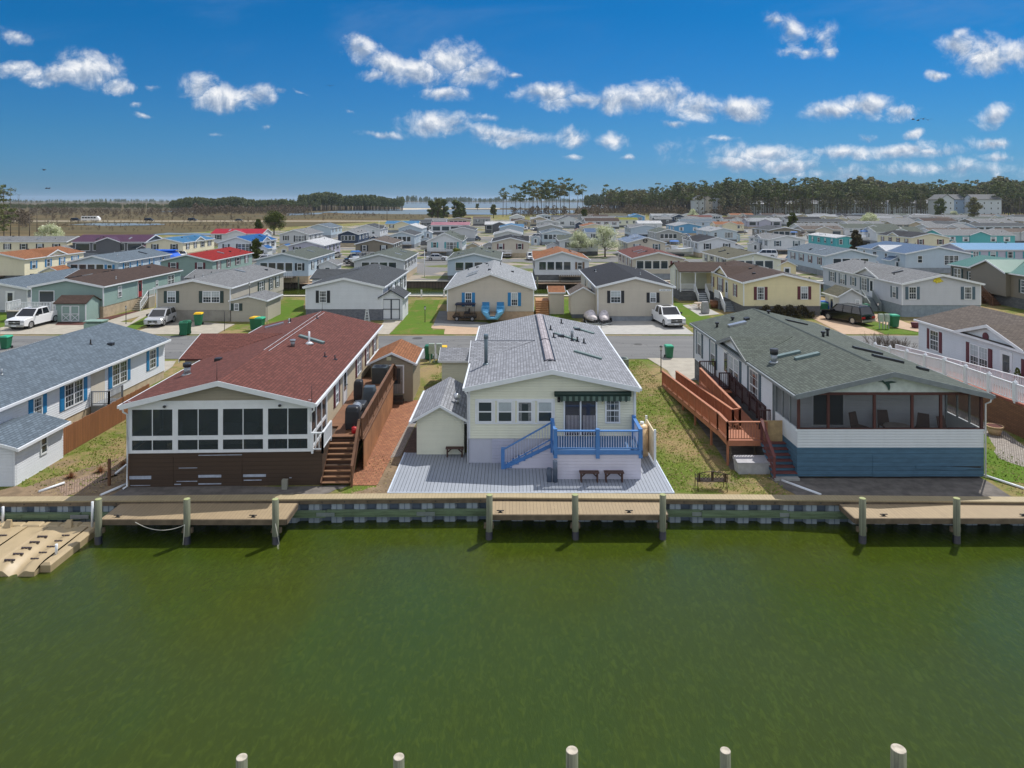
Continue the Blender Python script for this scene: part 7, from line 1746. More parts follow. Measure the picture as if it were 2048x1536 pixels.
fh('Y', 1151, 1166, 447, 6, 'navy', 'grey', 'none', 'none', .8)
fh('Y', 1166, 1214, 452.5, 14, 'cream', 'orange brown', 'none', 'none')
fh('X', 1172, 1232, 465, 9, 'white', 'slate blue', 'black', 'win')
fh('X', 1186, 1216, 433, 8, 'beige', 'brown', 'none', 'win')
fh('Y', 1256, 1331, 484.5, 15, 'beige', 'slate blue', 'blue grey', 'win', 1.2)
fh('Y', 1313, 1361, 464.8, 14, 'grey', 'grey green', 'none', 'porch')
fh('Y', 1262, 1322, 455.8, 14, 'pale blue', 'grey', 'black', 'none')
fh('X', 1277, 1324, 446.5, 8, 'white', 'white', 'none', 'win', xg=False)
fh('X', 1232, 1276, 440, 8, 'pale yellow', 'yellow green', 'none', 'win', xg=False)
fh('Y', 1350, 1403, 452.2, 15, 'sky blue', 'pale grey', 'white', 'win')
fh('X', 1361, 1434, 443.2, 8, 'pale blue', 'blue grey', 'none', 'win', xg=False)
fh('X', 1378, 1425, 434.5, 8, 'white', 'dark red', 'none', 'win', xg=False)
fh('Y', 1345, 1371, 433.3, 10, 'navy', 'grey', 'none', 'porch', 1.5)
fh('X', 1311, 1344, 438, 8, 'dark grey', 'grey', 'none', 'win')
fh('Y', 1260, 1289, 433, 12, 'sky blue', 'light blue', 'none', 'bow', 1.5)
fh('Y', 1397, 1471, 483.5, 15, 'white', 'charcoal', 'black', 'win', 1.1, True)
fh('Y', 1419, 1474, 462.2, 16, 'pale blue', 'pale grey', 'none', 'bow')
fh('X', 1431, 1488, 448.5, 8, 'cream', 'orange brown', 'none', 'win')
fh('X', 1462, 1508, 430.5, 8, 'beige', 'orange brown', 'none', 'win')
fh('X', 1448, 1500, 438, 8, 'white', 'brown', 'none', 'win')
fh('Y', 1538, 1610, 478.5, 15, 'white', 'grey', 'blue grey', 'win', 1.0, True)
fh('Y', 1538, 1600, 460, 16, 'taupe', 'dark grey', 'white', 'porch')
fh('Y', 1672, 1712, 475.5, 17, 'turquoise', 'white', 'teal', 'win', .5, False)
fh('X', 1689, 1800, 455.5, 9, 'white', 'grey green', 'none', 'win', 1.3, True)
fh('X', 1609, 1686, 459.5, 9, 'beige', 'brown grey', 'black', 'porch')
fh('X', 1596, 1688, 442.8, 9, 'taupe', 'dark grey', 'white', 'win')
fh('Y', 1823, 1899, 475.5, 17, 'cream', 'charcoal', 'maroon', 'win', 1.1, True)
fh('X', 1888, 2030, 470.5, 10, 'turquoise', 'grey', 'white', 'win', 1.3, True)
fh('X', 1860, 1942, 456, 9, 'pale grey', 'grey', 'black', 'win')
fh('X', 1950, 2060, 452, 9, 'pale blue', 'dark grey', 'black', 'porch')
fh('X', 1890, 1990, 434.5, 9, 'white', 'grey', 'black', 'win', xg=False)
rr = random.Random(77)
wc_ = ['white', 'pale grey', 'beige', 'grey', 'cream', 'pale blue', 'taupe', 'white', 'lavender', 'tan']; rc_ = ['grey', 'dark grey', 'grey green', 'brown grey', 'grey', 'blue grey', 'pale grey', 'brown', 'charcoal', 'olive grey', 'grey']
for y0_ in (214, 251, 284, 326, 359, 402, 437):
    x = -14 + (y0_ - 280)*.3 if y0_ > 300 else (y0_ - 150)*1.0
    while x < y0_*.76:
        w_ = rr.uniform(8.0, 9.0); tp = 'Y' if rr.random() < .5 else 'X'; ln = w_ if tp == 'Y' else rr.uniform(14, 18)
        c_ = (x + ln/2, y0_ + 8)
        if all(abs(c_[0] - q[0]) > (ln + 9)/2 + 1.5 or abs(c_[1] - q[1]) > 16 for q in POS):
            fh(tp, 0, 0, 0, 17 if tp == 'Y' else w_, rr.choice(wc_), rr.choice(rc_), rr.choice(('black', 'none', 'none', 'maroon')), rr.choice(('win', 'porch', 'win')), rr.uniform(.9, 1.4), D=y0_ + rr.uniform(-2, 3), x0=x, wd=ln)
        x += ln + rr.uniform(3.2, 6)
rows = [(150, 'in row across second canal'), (192, 'in row beyond second street'), (243, 'in the block behind that row'), (310, 'in the middle distance block'), (385, 'in the far block'), (1e9, 'in the farthest block by the pines')]
byrow = {}
for t_ in FAR: byrow.setdefault(next(i for i, q in enumerate(rows) if t_[0] < q[0]), []).append(t_)
for k, lst in byrow.items():
    lst.sort(key=lambda q: q[1]/q[0])
    for i, q in enumerate(lst):
        tag(q[4], '%s home, %s roof, %s from left %s' % (q[2], q[3], ordn(i), rows[k][1]), group='mobile homes ' + rows[k][1])
# small sheds, steps and porch decks around the far homes
rs = random.Random(4)
for k, lst in byrow.items():
    for i, q in enumerate(lst):
        D_, xc, wl_, rf_, p = q
        if D_ > 320: continue
        Wd_ = None; tp = abs(p.rotation_euler[2]) < .1
        if rs.random() < (.75 if D_ < 240 else .45):
            sx = p.location.x + (rs.choice((-1, 1))*6.0 if tp else 0); sy = D_ - rs.uniform(.5, 3.5) if not tp else D_ + rs.uniform(0, 7)
            if not (96 < sy < 118) and not (150 < sy < 162): shed('small %s shed beside the %s home from left %s' % (wl_, ordn(i), rows[k][1]), sx, sy, rs.uniform(2, 2.8), rs.uniform(2.2, 3.4), 2.2, .6, wl_, rf_, front=[('door', 0, .9, .05, 1.95)])
        if rs.random() < .55 and tp:
            dw = rs.uniform(3, 5); dx = rs.uniform(-1.5, 1.5); a = MB(); a.box(dx - dw/2, dx + dw/2, -2.2, -.05, .85, 1.0)
            for qx in (dx - dw/2 + .1, dx + dw/2 - .1): a.box(qx - .06, qx + .06, -2.2, -2.08, 0, .85)
            a.build('porch_deck', M['fasc'], p); a = MB(); a.box(dx - dw/2, dx + dw/2, -2.2, -2.15, 1.8, 1.88); n_ = int(dw/.3)
            for j in range(n_ + 1): a.box(dx - dw/2 + dw*j/n_ - .03, dx - dw/2 + dw*j/n_ + .03, -2.2, -2.15, 1.0, 1.8)
            a.build('porch_railing', M['trim'], p)
# yards between: cars, boats and sheds seen between the homes
base_car = {}
def carcopy(px, py, kind, paint, rz, label):
    x, y = G(px, py); k = (kind, paint)
    if k not in base_car: base_car[k] = vehicle(kind, label, x, y, R(rz), paint, 'car', 'cars in the park')
    else:
        c = copy_tree(base_car[k]); c.location = (x, y, .035); c.rotation_euler = (0, 0, R(rz)); tag(c, label, 'car', 'cars in the park')
carcopy(172, 512.5, 'suv', 'white_gloss', 80, 'white car beside the cream home with the orange-brown roof at left')
carcopy(205, 511, 'sedan', 'blackcar', 80, 'dark car in front of the maroon-roofed home')
carcopy(874, 521, 'sedan', 'silver', 90, 'silver car on the second street in front of the steep-gabled white home')
carcopy(1008, 514, 'bigsuv', 'white_gloss', 20, 'big white vehicle in front of the beige home with maroon shutters')
carcopy(1062, 520, 'suv', 'white_gloss', 5, 'small white car left of the orange-brown roofed white home')
carcopy(1050, 461, 'suv', 'silver', 10, 'silver car parked on the sandy lane in the middle distance')
carcopy(1484, 466, 'sedan', 'white_gloss', 60, 'white car under the bare tree right of the pale blue home')
def boat(px, py, s, rz, label, wrap=None):
    x, y = G(px, py); p = thing('boat', label, 'boat', (x, y, .3), R(rz), 'boats stored between the homes'); p.scale = (s, s, s)
    hull = []
    for y_, w_, zt in ((-3.2, .15, 1.5), (-2.4, .8, 1.35), (-1.0, 1.15, 1.2), (1.0, 1.2, 1.1), (3.0, 1.1, 1.1)): hull.append([(-w_, y_, zt), (-w_*.8, y_, .6), (-w_*.3, y_, .15), (w_*.3, y_, .15), (w_*.8, y_, .6), (w_, y_, zt)])
    a = MB(); a.loft(hull); a.build('hull', M['white_gloss'], p)
    if wrap: a = MB(); a.loft([[(-1.1, -2.6, 1.3), (1.1, -2.6, 1.3), (0, -2.6, 1.6)], [(-1.25, 0, 1.2), (1.25, 0, 1.2), (0, 0, 2.5)], [(-1.15, 3, 1.15), (1.15, 3, 1.15), (0, 3, 2.0)]]); a.build('cover', wrap, p)
    else:
        a = MB(); a.box(-.6, .6, -.3, .9, 1.1, 1.7); a.build('console', M['white_gloss'], p); a = MB(); a.loft([[(-1.0, -.6, 2.5), (1.0, -.6, 2.5), (1.0, 1.2, 2.5), (-1.0, 1.2, 2.5)], [(-.7, -.4, 2.75), (.7, -.4, 2.75), (.7, 1.0, 2.75), (-.7, 1.0, 2.75)]]); a.build('canopy', plain('blue_boat_canvas', lin((30,100,170)), .6), p)
        a = MB()
        for sx in (-.9, .9):
            for sy in (-.5, 1.1): a.bar((sx, sy, 1.1), (sx, sy, 2.5), .05, .05)
        a.build('canopy_post', M['alu'], p)
    a = MB(); a.box(-.9, .9, -1.5, 2.0, -.3, .2); a.build('trailer', M['darkmetal'], p)
wrapm = plain('white_shrink_wrap', (.75, .76, .78), .4)
boat(1352, 512, 1.25, 80, 'big white pontoon boat with blue canopy behind the dark red roof')
boat(1400, 452 + 6, 1.4, -60, 'white shrink-wrapped boat beside the sky blue home', wrapm)
boat(1590, 462 + 22, 1.1, 60, 'white boat behind the white home with blue-grey shutters')
boat(712, 532, 1.0, 20, 'white boat right of the pale blue home across the second canal')
boat(870, 493 + 10, 1.2, 85, 'dark decked boat by the tan home in the second block', plain('black_vinyl_cover', (.02, .022, .026), .5))
boat(1733, 486, 1.3, 30, 'boat with black hoop frame left of the slate blue roof')
tent = plain('bright_blue_tarp', lin((10,90,200)), .5)
x, y = G(322, 517 + 12); tb = covered('bright blue tarp over a boat in front of the cream home with the blue roof', x, y, .0, 9, 5, 3.0, tent, 1.2, cat='tarp', name='tarp_cover')
for i, (px, py, D_, wl_, rf_, lb) in enumerate(((100, 560, 108, 'cream', 'orange brown', 'cream shed with orange roof in front of the orange-roofed cream home'), (790, 562, 119, 'pale grey', 'grey', 'pale grey resin shed on the lawn across the second canal'), (655, 560, 120, 'white', 'grey', 'small white shed beside the pale blue home across the canal'),
        (508 + 60, 500, 163, 'cream', 'bright blue', 'cream shed with blue roof right of the bright blue roofed home'), (945, 490, 168, 'tan', 'brown grey', 'tan shed right of the steep-gabled white home'), (979, 486, 172, 'pale grey', 'pale grey', 'pale grey rounded shed left of the beige home with maroon shutters'), (1574, 560, 119, 'yellow', 'brown', 'yellow shed beside the pale yellow home across the canal'),
        (1410, 480, 197, 'tan', 'olive grey', 'tan shed behind the charcoal-roofed white home'))):
    shed(lb, (px - 1024)*D_/F, D_, 3.0, 3.4, 2.4, .7, wl_, rf_, front=[('door', 0, 1.0, .05, 2.0)])
def flagpole(px, pb, pt, label):
    x, D_ = G(px, pb); h = (pb - pt)*D_/F; p = thing('flagpole', label, 'flagpole', (x, D_, 0)); a = MB(); a.cyl((0, 0, 0), (0, 0, h), .07, .04, 8); a.build('pole', M['trim'], p); a = MB(); a.ball((0, 0, h), .1, .1, .1); a.build('finial', M['galv'], p)
flagpole(849, 556, 500, 'thin white flagpole on the lawn across the second canal'); flagpole(758, 480, 441, 'white flagpole left of the blue and white homes in the middle distance'); flagpole(984, 470, 434, 'white pole by the sandy lane in the middle distance'); flagpole(1506, 560, 513, 'white pole in front of the wreathed gable of the pale yellow home')
for k, (px, pz, D_, lb) in enumerate(((1507, 509, 119.9, 'dark round wreath on the gable of the pale yellow home across the canal'), (1290, 481, 163.0, 'dark oval vent on the gable of the beige home with the slate blue roof'))):
    a = MB(); x = (px - 1024)*D_/F; z = HC - (pz - 400)*D_/F
    a.tube([(.42*math.cos(t), 0, .42*math.sin(t)) for t in [2*math.pi*i/16 for i in range(17)]], .12, 6); a.tube([(-.4, 0, 0), (.4, 0, 0)], .07, 6); o_ = a.build('wall_wreath', M['darkmetal']); o_.location = (x, D_ - .35, z); tag(o_, lb, 'wreath')

k = 0
for D_, xs_ in ((150, (-96, -83, -52, -33, 26, 47, 60, 84)), (163, (-76, -58, -41, 12, 30, 58, 78, 100)), (234, (-40, -12, 18, 44, 72, 96, 118, 140)), (245, (-22, 8, 33, 60, 88, 126)), (310, (10, 40, 75, 110, 150, 190)), (390, (60, 100, 150, 210))):
    for j, x in enumerate(xs_):
        kd, pt = rs.choice((('suv', 'white_gloss'), ('sedan', 'silver'), ('sedan', 'blackcar'), ('suv', 'silver'), ('bigsuv', 'white_gloss'), ('bigsuv', 'blackcar')))
        carcopy(1024 + x*F/D_, 400 + HC*F/D_, kd, pt, rs.uniform(0, 360), '%s %s parked %s' % ({'white_gloss': 'white', 'silver': 'silver', 'blackcar': 'black'}[pt], {'suv': 'small car', 'sedan': 'low car', 'bigsuv': 'big car'}[kd], '%s from left along the %s' % (ordn(j), {150: 'near kerb of the second street', 163: 'far kerb of the second street', 234: 'near side of the third street', 245: 'far side of the third street', 310: 'fourth street', 390: 'last street by the pines'}[D_])))
# ---------------------------------------------------------------- trees, woods, condos, highway traffic, haze
def leafquads(a, c, rad, n, size, r, m=0, flat_=.7):
    for k in range(n):
        d = Vector((r.gauss(0, 1), r.gauss(0, 1), r.gauss(0, 1)*flat_)); d = d.normalized()*(rad*r.random()**.4); d.z *= flat_; p = c + d
        q = Vector((r.uniform(-1, 1), r.uniform(-1, 1), r.uniform(-.6, .6))).normalized()*size*r.uniform(.6, 1.3); e = Vector((r.uniform(-1, 1), r.uniform(-1, 1), r.uniform(-.8, .8))).normalized()*size*r.uniform(.6, 1.3)
        a.face([p - q, p - e, p + q, p + e], m)
def pinemesh(seed, H, crown=.42, spread=.17, clumps=20, n=26, size=.55, bare=0):
    """tall pine: bare trunk, limbs, clumped uneven crown on the upper part"""
    r = random.Random(seed); t_ = MB(); f = MB()
    lx, ly = r.uniform(-.04, .04)*H, r.uniform(-.04, .04)*H; prev = Vector((0, 0, 0)); segs = 6; rad0 = .012*H
    def at_(z): return Vector((lx*(z/H)**2, ly*(z/H)**2, z))
    for i in range(segs): z0, z1 = H*i/segs, H*(i + 1)/segs; t_.cyl(at_(z0), at_(z1), rad0*(1 - .85*i/segs), rad0*(1 - .85*(i + 1)/segs), 6, 0, cap=False)
    for k in range(clumps):
        h = 1 - crown*(r.random()**.8); z = H*h; ang = r.uniform(0, 6.28); w = spread*H*(.35 + .65*math.sin(math.pi*min(1, (1 - h)/crown*.75 + .18)))*r.uniform(.35, 1)
        c = at_(z) + Vector((math.cos(ang)*w, math.sin(ang)*w, w*.18)); t_.cyl(at_(z - w*.25), c, rad0*.22, rad0*.08, 4, 0, cap=False)
        leafquads(f, c, r.uniform(.045, .085)*H, n, size, r, 0, .55)
    leafquads(f, at_(H), .05*H, n, size, r, 0, .6)
    for k in range(bare):
        z = H*r.uniform(.3, .6); ang = r.uniform(0, 6.28); l = r.uniform(.03, .08)*H; t_.cyl(at_(z), at_(z) + Vector((math.cos(ang)*l, math.sin(ang)*l, l*.1)), rad0*.15, rad0*.05, 3, 0, cap=False)
    return t_.data('trunk', [M['bark']]), f.data('crown', [M['needles']])
def tree(data, x, y, s, rz, label, group=None, name='pine_tree', cat='tree', sz=None):
    p = thing(name, label, cat, (x, y, 0), rz, group); p.scale = (s, s, sz or s)
    inst('trunk', data[0], p); inst('crown', data[1], p); return p
PV = [pinemesh(k, 26, .42 if k % 2 else .5, .15 + .02*(k % 3), 19, 24, .62, 5) for k in range(6)]
LONE = [pinemesh(20 + k, 26, .30, .17, 12, 22, .60, 8) for k in range(3)]
def G2(px, D): return ((px - 1024)*D/F, D)
r = random.Random(31)
# the grove of tall pines left of the wood
k = 0
for px, top, D_ in [(1006,377,560),(1013,384,590),(1032,371,575),(1050,366,560),(1058,372,600),(1066,362,580),(1075,368,555),(1083,360,590),(1092,366,570),(1098,361,610),(1106,362,565),(1113,370,585),(1121,358,575),(1128,362,600),(1139,359,560),(1155,372,590),(1166,370,570),(1209,371,555),(1041,380,620),(1088,374,630)]:
    x, y = G2(px, D_); H_ = HC + (400 - top)*D_/F; d = LONE[k % 3] if px > 1130 or px < 1030 else PV[k % 6]
    tree(d, x, y, H_/26, r.uniform(0, 6.28), 'tall pine in the grove right of the bay, %s from the left' % ordn(k), 'tall pines in the grove')
    k += 1
# front edge of the pine wood: individual trees
k = 0; px = 1222
while px < 2080:
    D_ = r.uniform(560, 640) if px > 1380 else r.uniform(620, 700)
    top = (380 if px < 1300 else (368 if px < 1450 else (362 if px < 1640 else (366 if px < 1800 else 366)))) + r.uniform(-6, 10) + (8 if px > 1760 and px < 1840 else 0)
    x, y = G2(px, D_); H_ = HC + (400 - top)*D_/F
    tree(PV[r.randrange(6)], x, y, H_/26, r.uniform(0, 6.28), 'tall pine at the front edge of the pine wood, %s from the left' % ordn(k), 'pines along the front of the wood')
    k += 1; px += r.uniform(3.2, 8)
import numpy as np
def massmesh(name, variants, places, mats):
    """one mesh of many small trees: places = (x, y, scale, rot, variant)"""
    V, Fc, MI = [], [], []; off = 0
    for (x, y, s, sz, rz, vi) in places:
        for part, mi in ((variants[vi][0], 0), (variants[vi][1], 1)):
            n = len(part.vertices); co = np.empty(n*3, np.float32); part.vertices.foreach_get('co', co); co = co.reshape(-1, 3)
            c, sn = math.cos(rz), math.sin(rz); o = np.empty_like(co)
            o[:, 0] = (co[:, 0]*c - co[:, 1]*sn)*s + x; o[:, 1] = (co[:, 0]*sn + co[:, 1]*c)*s + y; o[:, 2] = co[:, 2]*sz
            lv = np.empty(len(part.loops), np.int32); part.loops.foreach_get('vertex_index', lv)
            V.append(o); Fc.append(lv + off); MI.append(np.full(len(part.polygons), mi, np.int32)); off += n
    V = np.concatenate(V); L_ = np.concatenate(Fc); MI = np.concatenate(MI)
    me = bpy.data.meshes.new(name); me.vertices.add(len(V)); me.vertices.foreach_set('co', V.ravel())
    me.loops.add(len(L_)); me.loops.foreach_set('vertex_index', L_); me.polygons.add(len(MI)); me.polygons.foreach_set('loop_start', np.arange(0, len(L_), 4, dtype=np.int32))
    for m_ in mats: me.materials.append(m_)
    me.polygons.foreach_set('material_index', MI); me.update(calc_edges=True); me.validate()
    o = bpy.data.objects.new(name, me); C.objects.link(o); return tag(o, kind='stuff')
def simple(seed, H, w, n, size, zlo=.25, trunk=True):
    r = random.Random(seed); t_ = MB(); f = MB()
    t_.cyl((0, 0, 0), (0, 0, H*.8), .014*H, .004*H, 4, 0, cap=False)
    for k in range(n):
        z = H*(zlo + (1 - zlo)*r.random()**.8); q_ = (z/H - zlo)/(1 - zlo); w_ = w*H*max(.15, math.sin(math.pi*min(1, q_*.8 + .15)))
        ang = r.uniform(0, 6.28); c = Vector((math.cos(ang)*w_*r.random()**.5, math.sin(ang)*w_*r.random()**.5, z))
        leafquads(f, c, size*.9, 2, size, r)
    return t_.data('trunk', [M['bark']]), f.data('crown', [M['needlesfar']])
SV = [simple(k, 22, .17, 70, 1.0, .38) for k in range(5)]
BV = [simple(10 + k, 9, .42, 60, .55, .1) for k in range(4)]
def place(pxa, pxb, Da, Db, n, Ha, Hb, seed, nv, base=22.0):
    r = random.Random(seed); out = []
    for i in range(n):
        D_ = r.uniform(Da, Db); px = r.uniform(pxa, pxb); H_ = r.uniform(Ha, Hb)*(1 + .12*math.sin(px*.021 + seed) + .08*math.sin(px*.07)); out.append((*G2(px, D_), H_/base, H_/base, r.uniform(0, 6.28), r.randrange(nv)))
    return out
pm = [M['bark'], M['needlesfar']]
massmesh('pine_wood', SV, place(1215, 1330, 720, 900, 300, 17, 22, 1, 5) + place(1440, 2080, 585, 650, 230, 11, 20, 21, 5) + place(1330, 1480, 700, 950, 460, 22, 28, 2, 5) + place(1480, 2100, 690, 1000, 1500, 24, 32, 3, 5), pm)
massmesh('far_woods', SV, place(-60, 420, 880, 1150, 900, 6, 9, 4, 5) + place(340, 600, 800, 900, 560, 11, 15, 5, 5) + place(560, 640, 830, 900, 40, 9, 14, 6, 5) + place(598, 806, 860, 950, 460, 14, 20, 7, 5) + place(1170, 1260, 900, 1000, 120, 12, 18, 8, 5), pm)
massmesh('distant_shore_woods', SV, place(-300, 640, 2300, 3000, 500, 11, 17, 9, 5) + place(790, 1000, 2400, 2700, 260, 14, 26, 10, 5) + place(1000, 1240, 2600, 2900, 220, 14, 22, 11, 5), pm)
sm = [M['barkgrey'], M['scrub']]
massmesh('marsh_scrub', BV, place(90, 560, 300, 440, 300, .6, 1.7, 23, 4, 9) + place(560, 900, 470, 620, 160, .6, 1.8, 24, 4, 9) + place(90, 560, 460, 560, 160, .8, 2.4, 25, 4, 9) + place(60, 420, 560, 760, 240, 2.5, 6, 12, 4, 9) + place(380, 620, 640, 760, 200, 4, 9, 13, 4, 9) + place(1180, 1500, 560, 680, 170, 4, 9, 14, 4, 9) + place(560, 760, 560, 640, 30, 1.5, 3.5, 15, 4, 9) + place(1020, 1200, 560, 640, 70, 3, 8, 16, 4, 9) + place(-150, 60, 330, 480, 130, 3, 7, 19, 4, 9), sm)
massmesh('near_left_woods', BV + SV, [(q[0], q[1], q[2], q[3], q[4], 4 + q[5]) for q in place(-260, -30, 300, 430, 60, 18, 26, 17, 5)], pm)
# single trees
def round_tree(seed, H, w, n, size, leaf, bark, zlo=.2, ncl=30):
    r = random.Random(seed); t_ = MB(); f = MB()
    t_.cyl((0, 0, 0), (0, 0, H*.35), .03*H, .022*H, 8, 0)
    cl = []
    for k in range(ncl):
        ang = r.uniform(0, 6.28); z = H*(zlo + (1 - zlo)*(.12 + .8*r.random())); q_ = (z/H - zlo)/(1 - zlo); w_ = w*H*math.sin(math.pi*min(1, q_*.75 + .2))*r.uniform(.35, .95)
        c = Vector((math.cos(ang)*w_, math.sin(ang)*w_, z)); t_.cyl((0, 0, H*r.uniform(.2, .4)), c, .012*H, .004*H, 5, 0, cap=False); cl.append(c)
    for c in cl: leafquads(f, c, w*H*r.uniform(.30, .48), n, size, r, 0, .8)
    return t_.data('trunk', [bark]), f.data('crown', [leaf])
x, y = G(548, 470); tree(round_tree(1, 9.2, .40, 300, .16, M['evergreen'], M['bark'], .22), x, y, 1, 0, 'round dark olive evergreen tree at the edge of the marsh behind the bright blue roof', name='evergreen_tree')
x, y = G(517, 462); tree(round_tree(2, 5.2, .3, 240, .15, M['evergreen'], M['bark'], .05), x, y, 1, 0, 'small dark evergreen just left of the round evergreen at the marsh edge', name='evergreen_tree')
bt = round_tree(3, 6.8, .55, 360, .14, M['blossom'], M['barkgrey'], .12)
x, y = G(100, 503); tree(bt, x, y, 1, 0, 'wide pale blossoming tree at left behind the cream homes', name='blossom_tree')
bt2 = round_tree(4, 7.0, .42, 240, .12, M['blossom'], M['barkgrey'], .28)
x, y = G(1158, 512); tree(bt2, x, y, .80, 1, 'smaller of the two pale blossoming trees across the second canal', name='blossom_tree')
x, y = G(1210, 514); tree(round_tree(5, 7.6, .50, 260, .12, M['blossom'], M['barkgrey'], .25), x, y, .92, 2, 'larger right-hand pale blossoming tree across the second canal', name='blossom_tree')
x, y = G2(1739, 300); tree(bt, x, y, 1.1, 2, 'white blossoming tree standing among the far grey roofs at right', name='blossom_tree')
x, y = G2(1386, 420); tree(bt2, x, y, 1.1, 2, 'small white blossoming tree in front of the white condos', name='blossom_tree')
x, y = G2(1908, 440); tree(bt2, x, y, .9, 3, 'small pale blossoming tree among the farthest roofs at right', name='blossom_tree')
x, y = G(915, 528); tree(round_tree(6, 3.4, .42, 110, .10, leafmat('spring_green_leaves', (.10, .12, .02), (.28, .30, .06)), M['barkgrey'], .15), x, y, 1, 1, 'small yellow-green shrub tree in front of the steep-gabled white home', name='young_tree')
x, y = G(513, 522); tree(round_tree(7, 5.0, .24, 260, .13, M['evergreen'], M['bark'], .02), x, y, 1, 1, 'dark narrow evergreen between the red-roofed and pale blue homes', name='evergreen_tree')
x, y = G(1714, 512); tree(round_tree(8, 6.4, .26, 260, .15, M['hedgeleaf'], M['bark'], .05), x, y, 1, 1, 'dark brown-green conifer left of the slate blue roof', name='conifer_tree')
for i, (px, top, D_) in enumerate(((864, 398, 420), (876, 396, 430), (887, 397, 415), (912, 398, 418), (922, 404, 430))):
    x, y = G2(px, D_); tree(round_tree(30 + i, HC + (400 - top)*D_/F, .22, 150, .32, M['needles'], M['bark'], .15), x, y, 1, i, '%s from the left of the five dark pines in front of the bay' % ordn(i), 'dark pines in front of the bay')
for i, (px, top, D_, lb) in enumerate(((987, 408, 520, 'small lone pine on the marsh right of the five dark pines'), (955, 406, 900, 'tiny lone pine on the bay shore'), (1168, 417, 430, 'bushy bright green tree behind the far homes near the grove'), (1948, 392, 400, 'flat-crowned pine rising from the far roofs at right'), (1880, 396, 420, 'dark cedar in front of the pale condos at right'), (1585, 425, 300, 'olive bush tree among the grey roofs'))):
    x, y = G2(px, D_); tree(round_tree(50 + i, max(4, HC + (400 - top)*D_/F), .24, 110, .3, M['evergreen'] if i in (2, 5) else M['needles'], M['bark'], .2), x, y, 1, i, lb)
for i, (px, top, D_) in enumerate(((8, 372, 210), (-14, 388, 200))):
    x, y = G2(px, D_); d = pinemesh(60 + i, HC + (400 - top)*D_/F, .75, .17, 30, 60, .22, 4); tree(d, x, y, 1, 0, ('dark pine at the very left edge of the photo', 'second dark pine cut by the left edge')[i])
def dead(px, top, D_, seed, lb):
    x, y = G2(px, D_); H_ = HC + (400 - top)*D_/F; r = random.Random(seed); a = MB(); a.cyl((0, 0, 0), (0, 0, H_*.96), .16, .04, 7)
    for k in range(9):
        z = H_*r.uniform(.35, .97); t = r.uniform(0, 6.28); l = r.uniform(.06, .16)*H_; e = Vector((math.cos(t)*l, math.sin(t)*l, z + l*r.uniform(.2, .9))); a.cyl((0, 0, z), e, .05, .015, 4); 
        for j in range(2): a.cyl(e, e + Vector((r.uniform(-1, 1), r.uniform(-1, 1), r.uniform(0, 1)))*l*.5, .015, .006, 3)
    p = thing('dead_tree', lb, 'dead tree', (x, y, 0)); a.build('trunk', M['barkgrey'], p)
dead(21, 373, 235, 1, 'tallest bare dead tree at the left edge'); dead(38, 385, 240, 2, 'bare dead tree just right of the tallest one'); dead(74, 401, 250, 3, 'third bare dead trunk in the marsh at left'); dead(59, 420, 245, 4, 'short bare dead trunk between the taller ones')
a = twigs(9, 5, 9, .45); x, y = G2(1490, 275); o_ = a.build('bare_tree', M['barkgrey']); o_.location = (x, y, 0); tag(o_, 'bare leafless tree beside the cream home with orange-brown roof', 'tree')
for i, (px, pb, pt) in enumerate(((646, 441, 412), (774, 441, 412), (387, 435, 415))):
    x, y = G(px, pb); a = MB(); a.cyl((0, 0, 0), (0, 0, (pb - pt)*y/F), .2, .12, 6); o_ = a.build('utility_pole', M['bark']); o_.location = (x, y, 0); tag(o_, ('dark utility pole on the marsh left of the creek', 'dark utility pole at the creek right of the first', 'distant utility pole behind the highway cars')[i], 'pole', 'marsh utility poles')
# condos in and behind the pines
cw = plain('white_condo_siding', lin((182,190,200)), .6); cr = plain('grey_condo_roof', hl((120,122,124)), .9)
def condo(px0, px1, ptop, D_, dep, label, gab=True, wall=None):
    x0, x1 = (px0 - 1024)*D_/F, (px1 - 1024)*D_/F; H_ = HC + (400 - ptop)*D_/F; eh = H_*.80; p = thing('condo_building', label, 'building', ((x0 + x1)/2, D_, 0)); w_ = x1 - x0
    a = MB(); a.prism([(-w_/2, 0), (w_/2, 0), (w_/2, eh)] + ([(0, H_)] if gab else []) + [(-w_/2, eh)], 'y', 0, dep) if gab else a.prism([(0, 0), (dep, 0), (dep, eh), (dep/2, H_), (0, eh)], 'x', -w_/2, w_/2); a.build('wall', wall or cw, p)
    a = MB()
    if gab:
        for s in (-1, 1): pr = [(s*(w_/2 + .6), eh - .4), (0, H_ + .2), (0, H_ - .1), (s*(w_/2 + .6), eh - .7)]; a.prism(pr if s < 0 else pr[::-1], 'y', -.6, dep + .6)
    else:
        for s in (-1, 1): pr = [(dep/2 + s*(dep/2 + .6), eh - .3), (dep/2, H_ + .2), (dep/2, H_ - .1), (dep/2 + s*(dep/2 + .6), eh - .6)]; a.prism(pr, 'x', -w_/2 - .5, w_/2 + .5)
    a.build('roof', cr, p)
    wdt = win_data(1.2, 1.5, 'single'); nx = max(2, int(w_/4.5))
    for fl_ in range(3):
        for i in range(nx):
            o = inst('window', wdt[0], p, (-w_/2 + w_*(i + .5)/nx, -.03, eh*(.12 + .3*fl_))); inst('pane', wdt[1], o)
condo(1389, 1411, 391, 600, 14, 'leftmost white gabled condo beside the pine wood'); condo(1405, 1425, 391, 615, 14, 'beige gabled condo between the white ones at left', wall=plain('beige_condo_siding', lin((196,188,176)), .6)); condo(1424, 1442, 389, 625, 14, 'tall narrow white condo block behind the first pines')
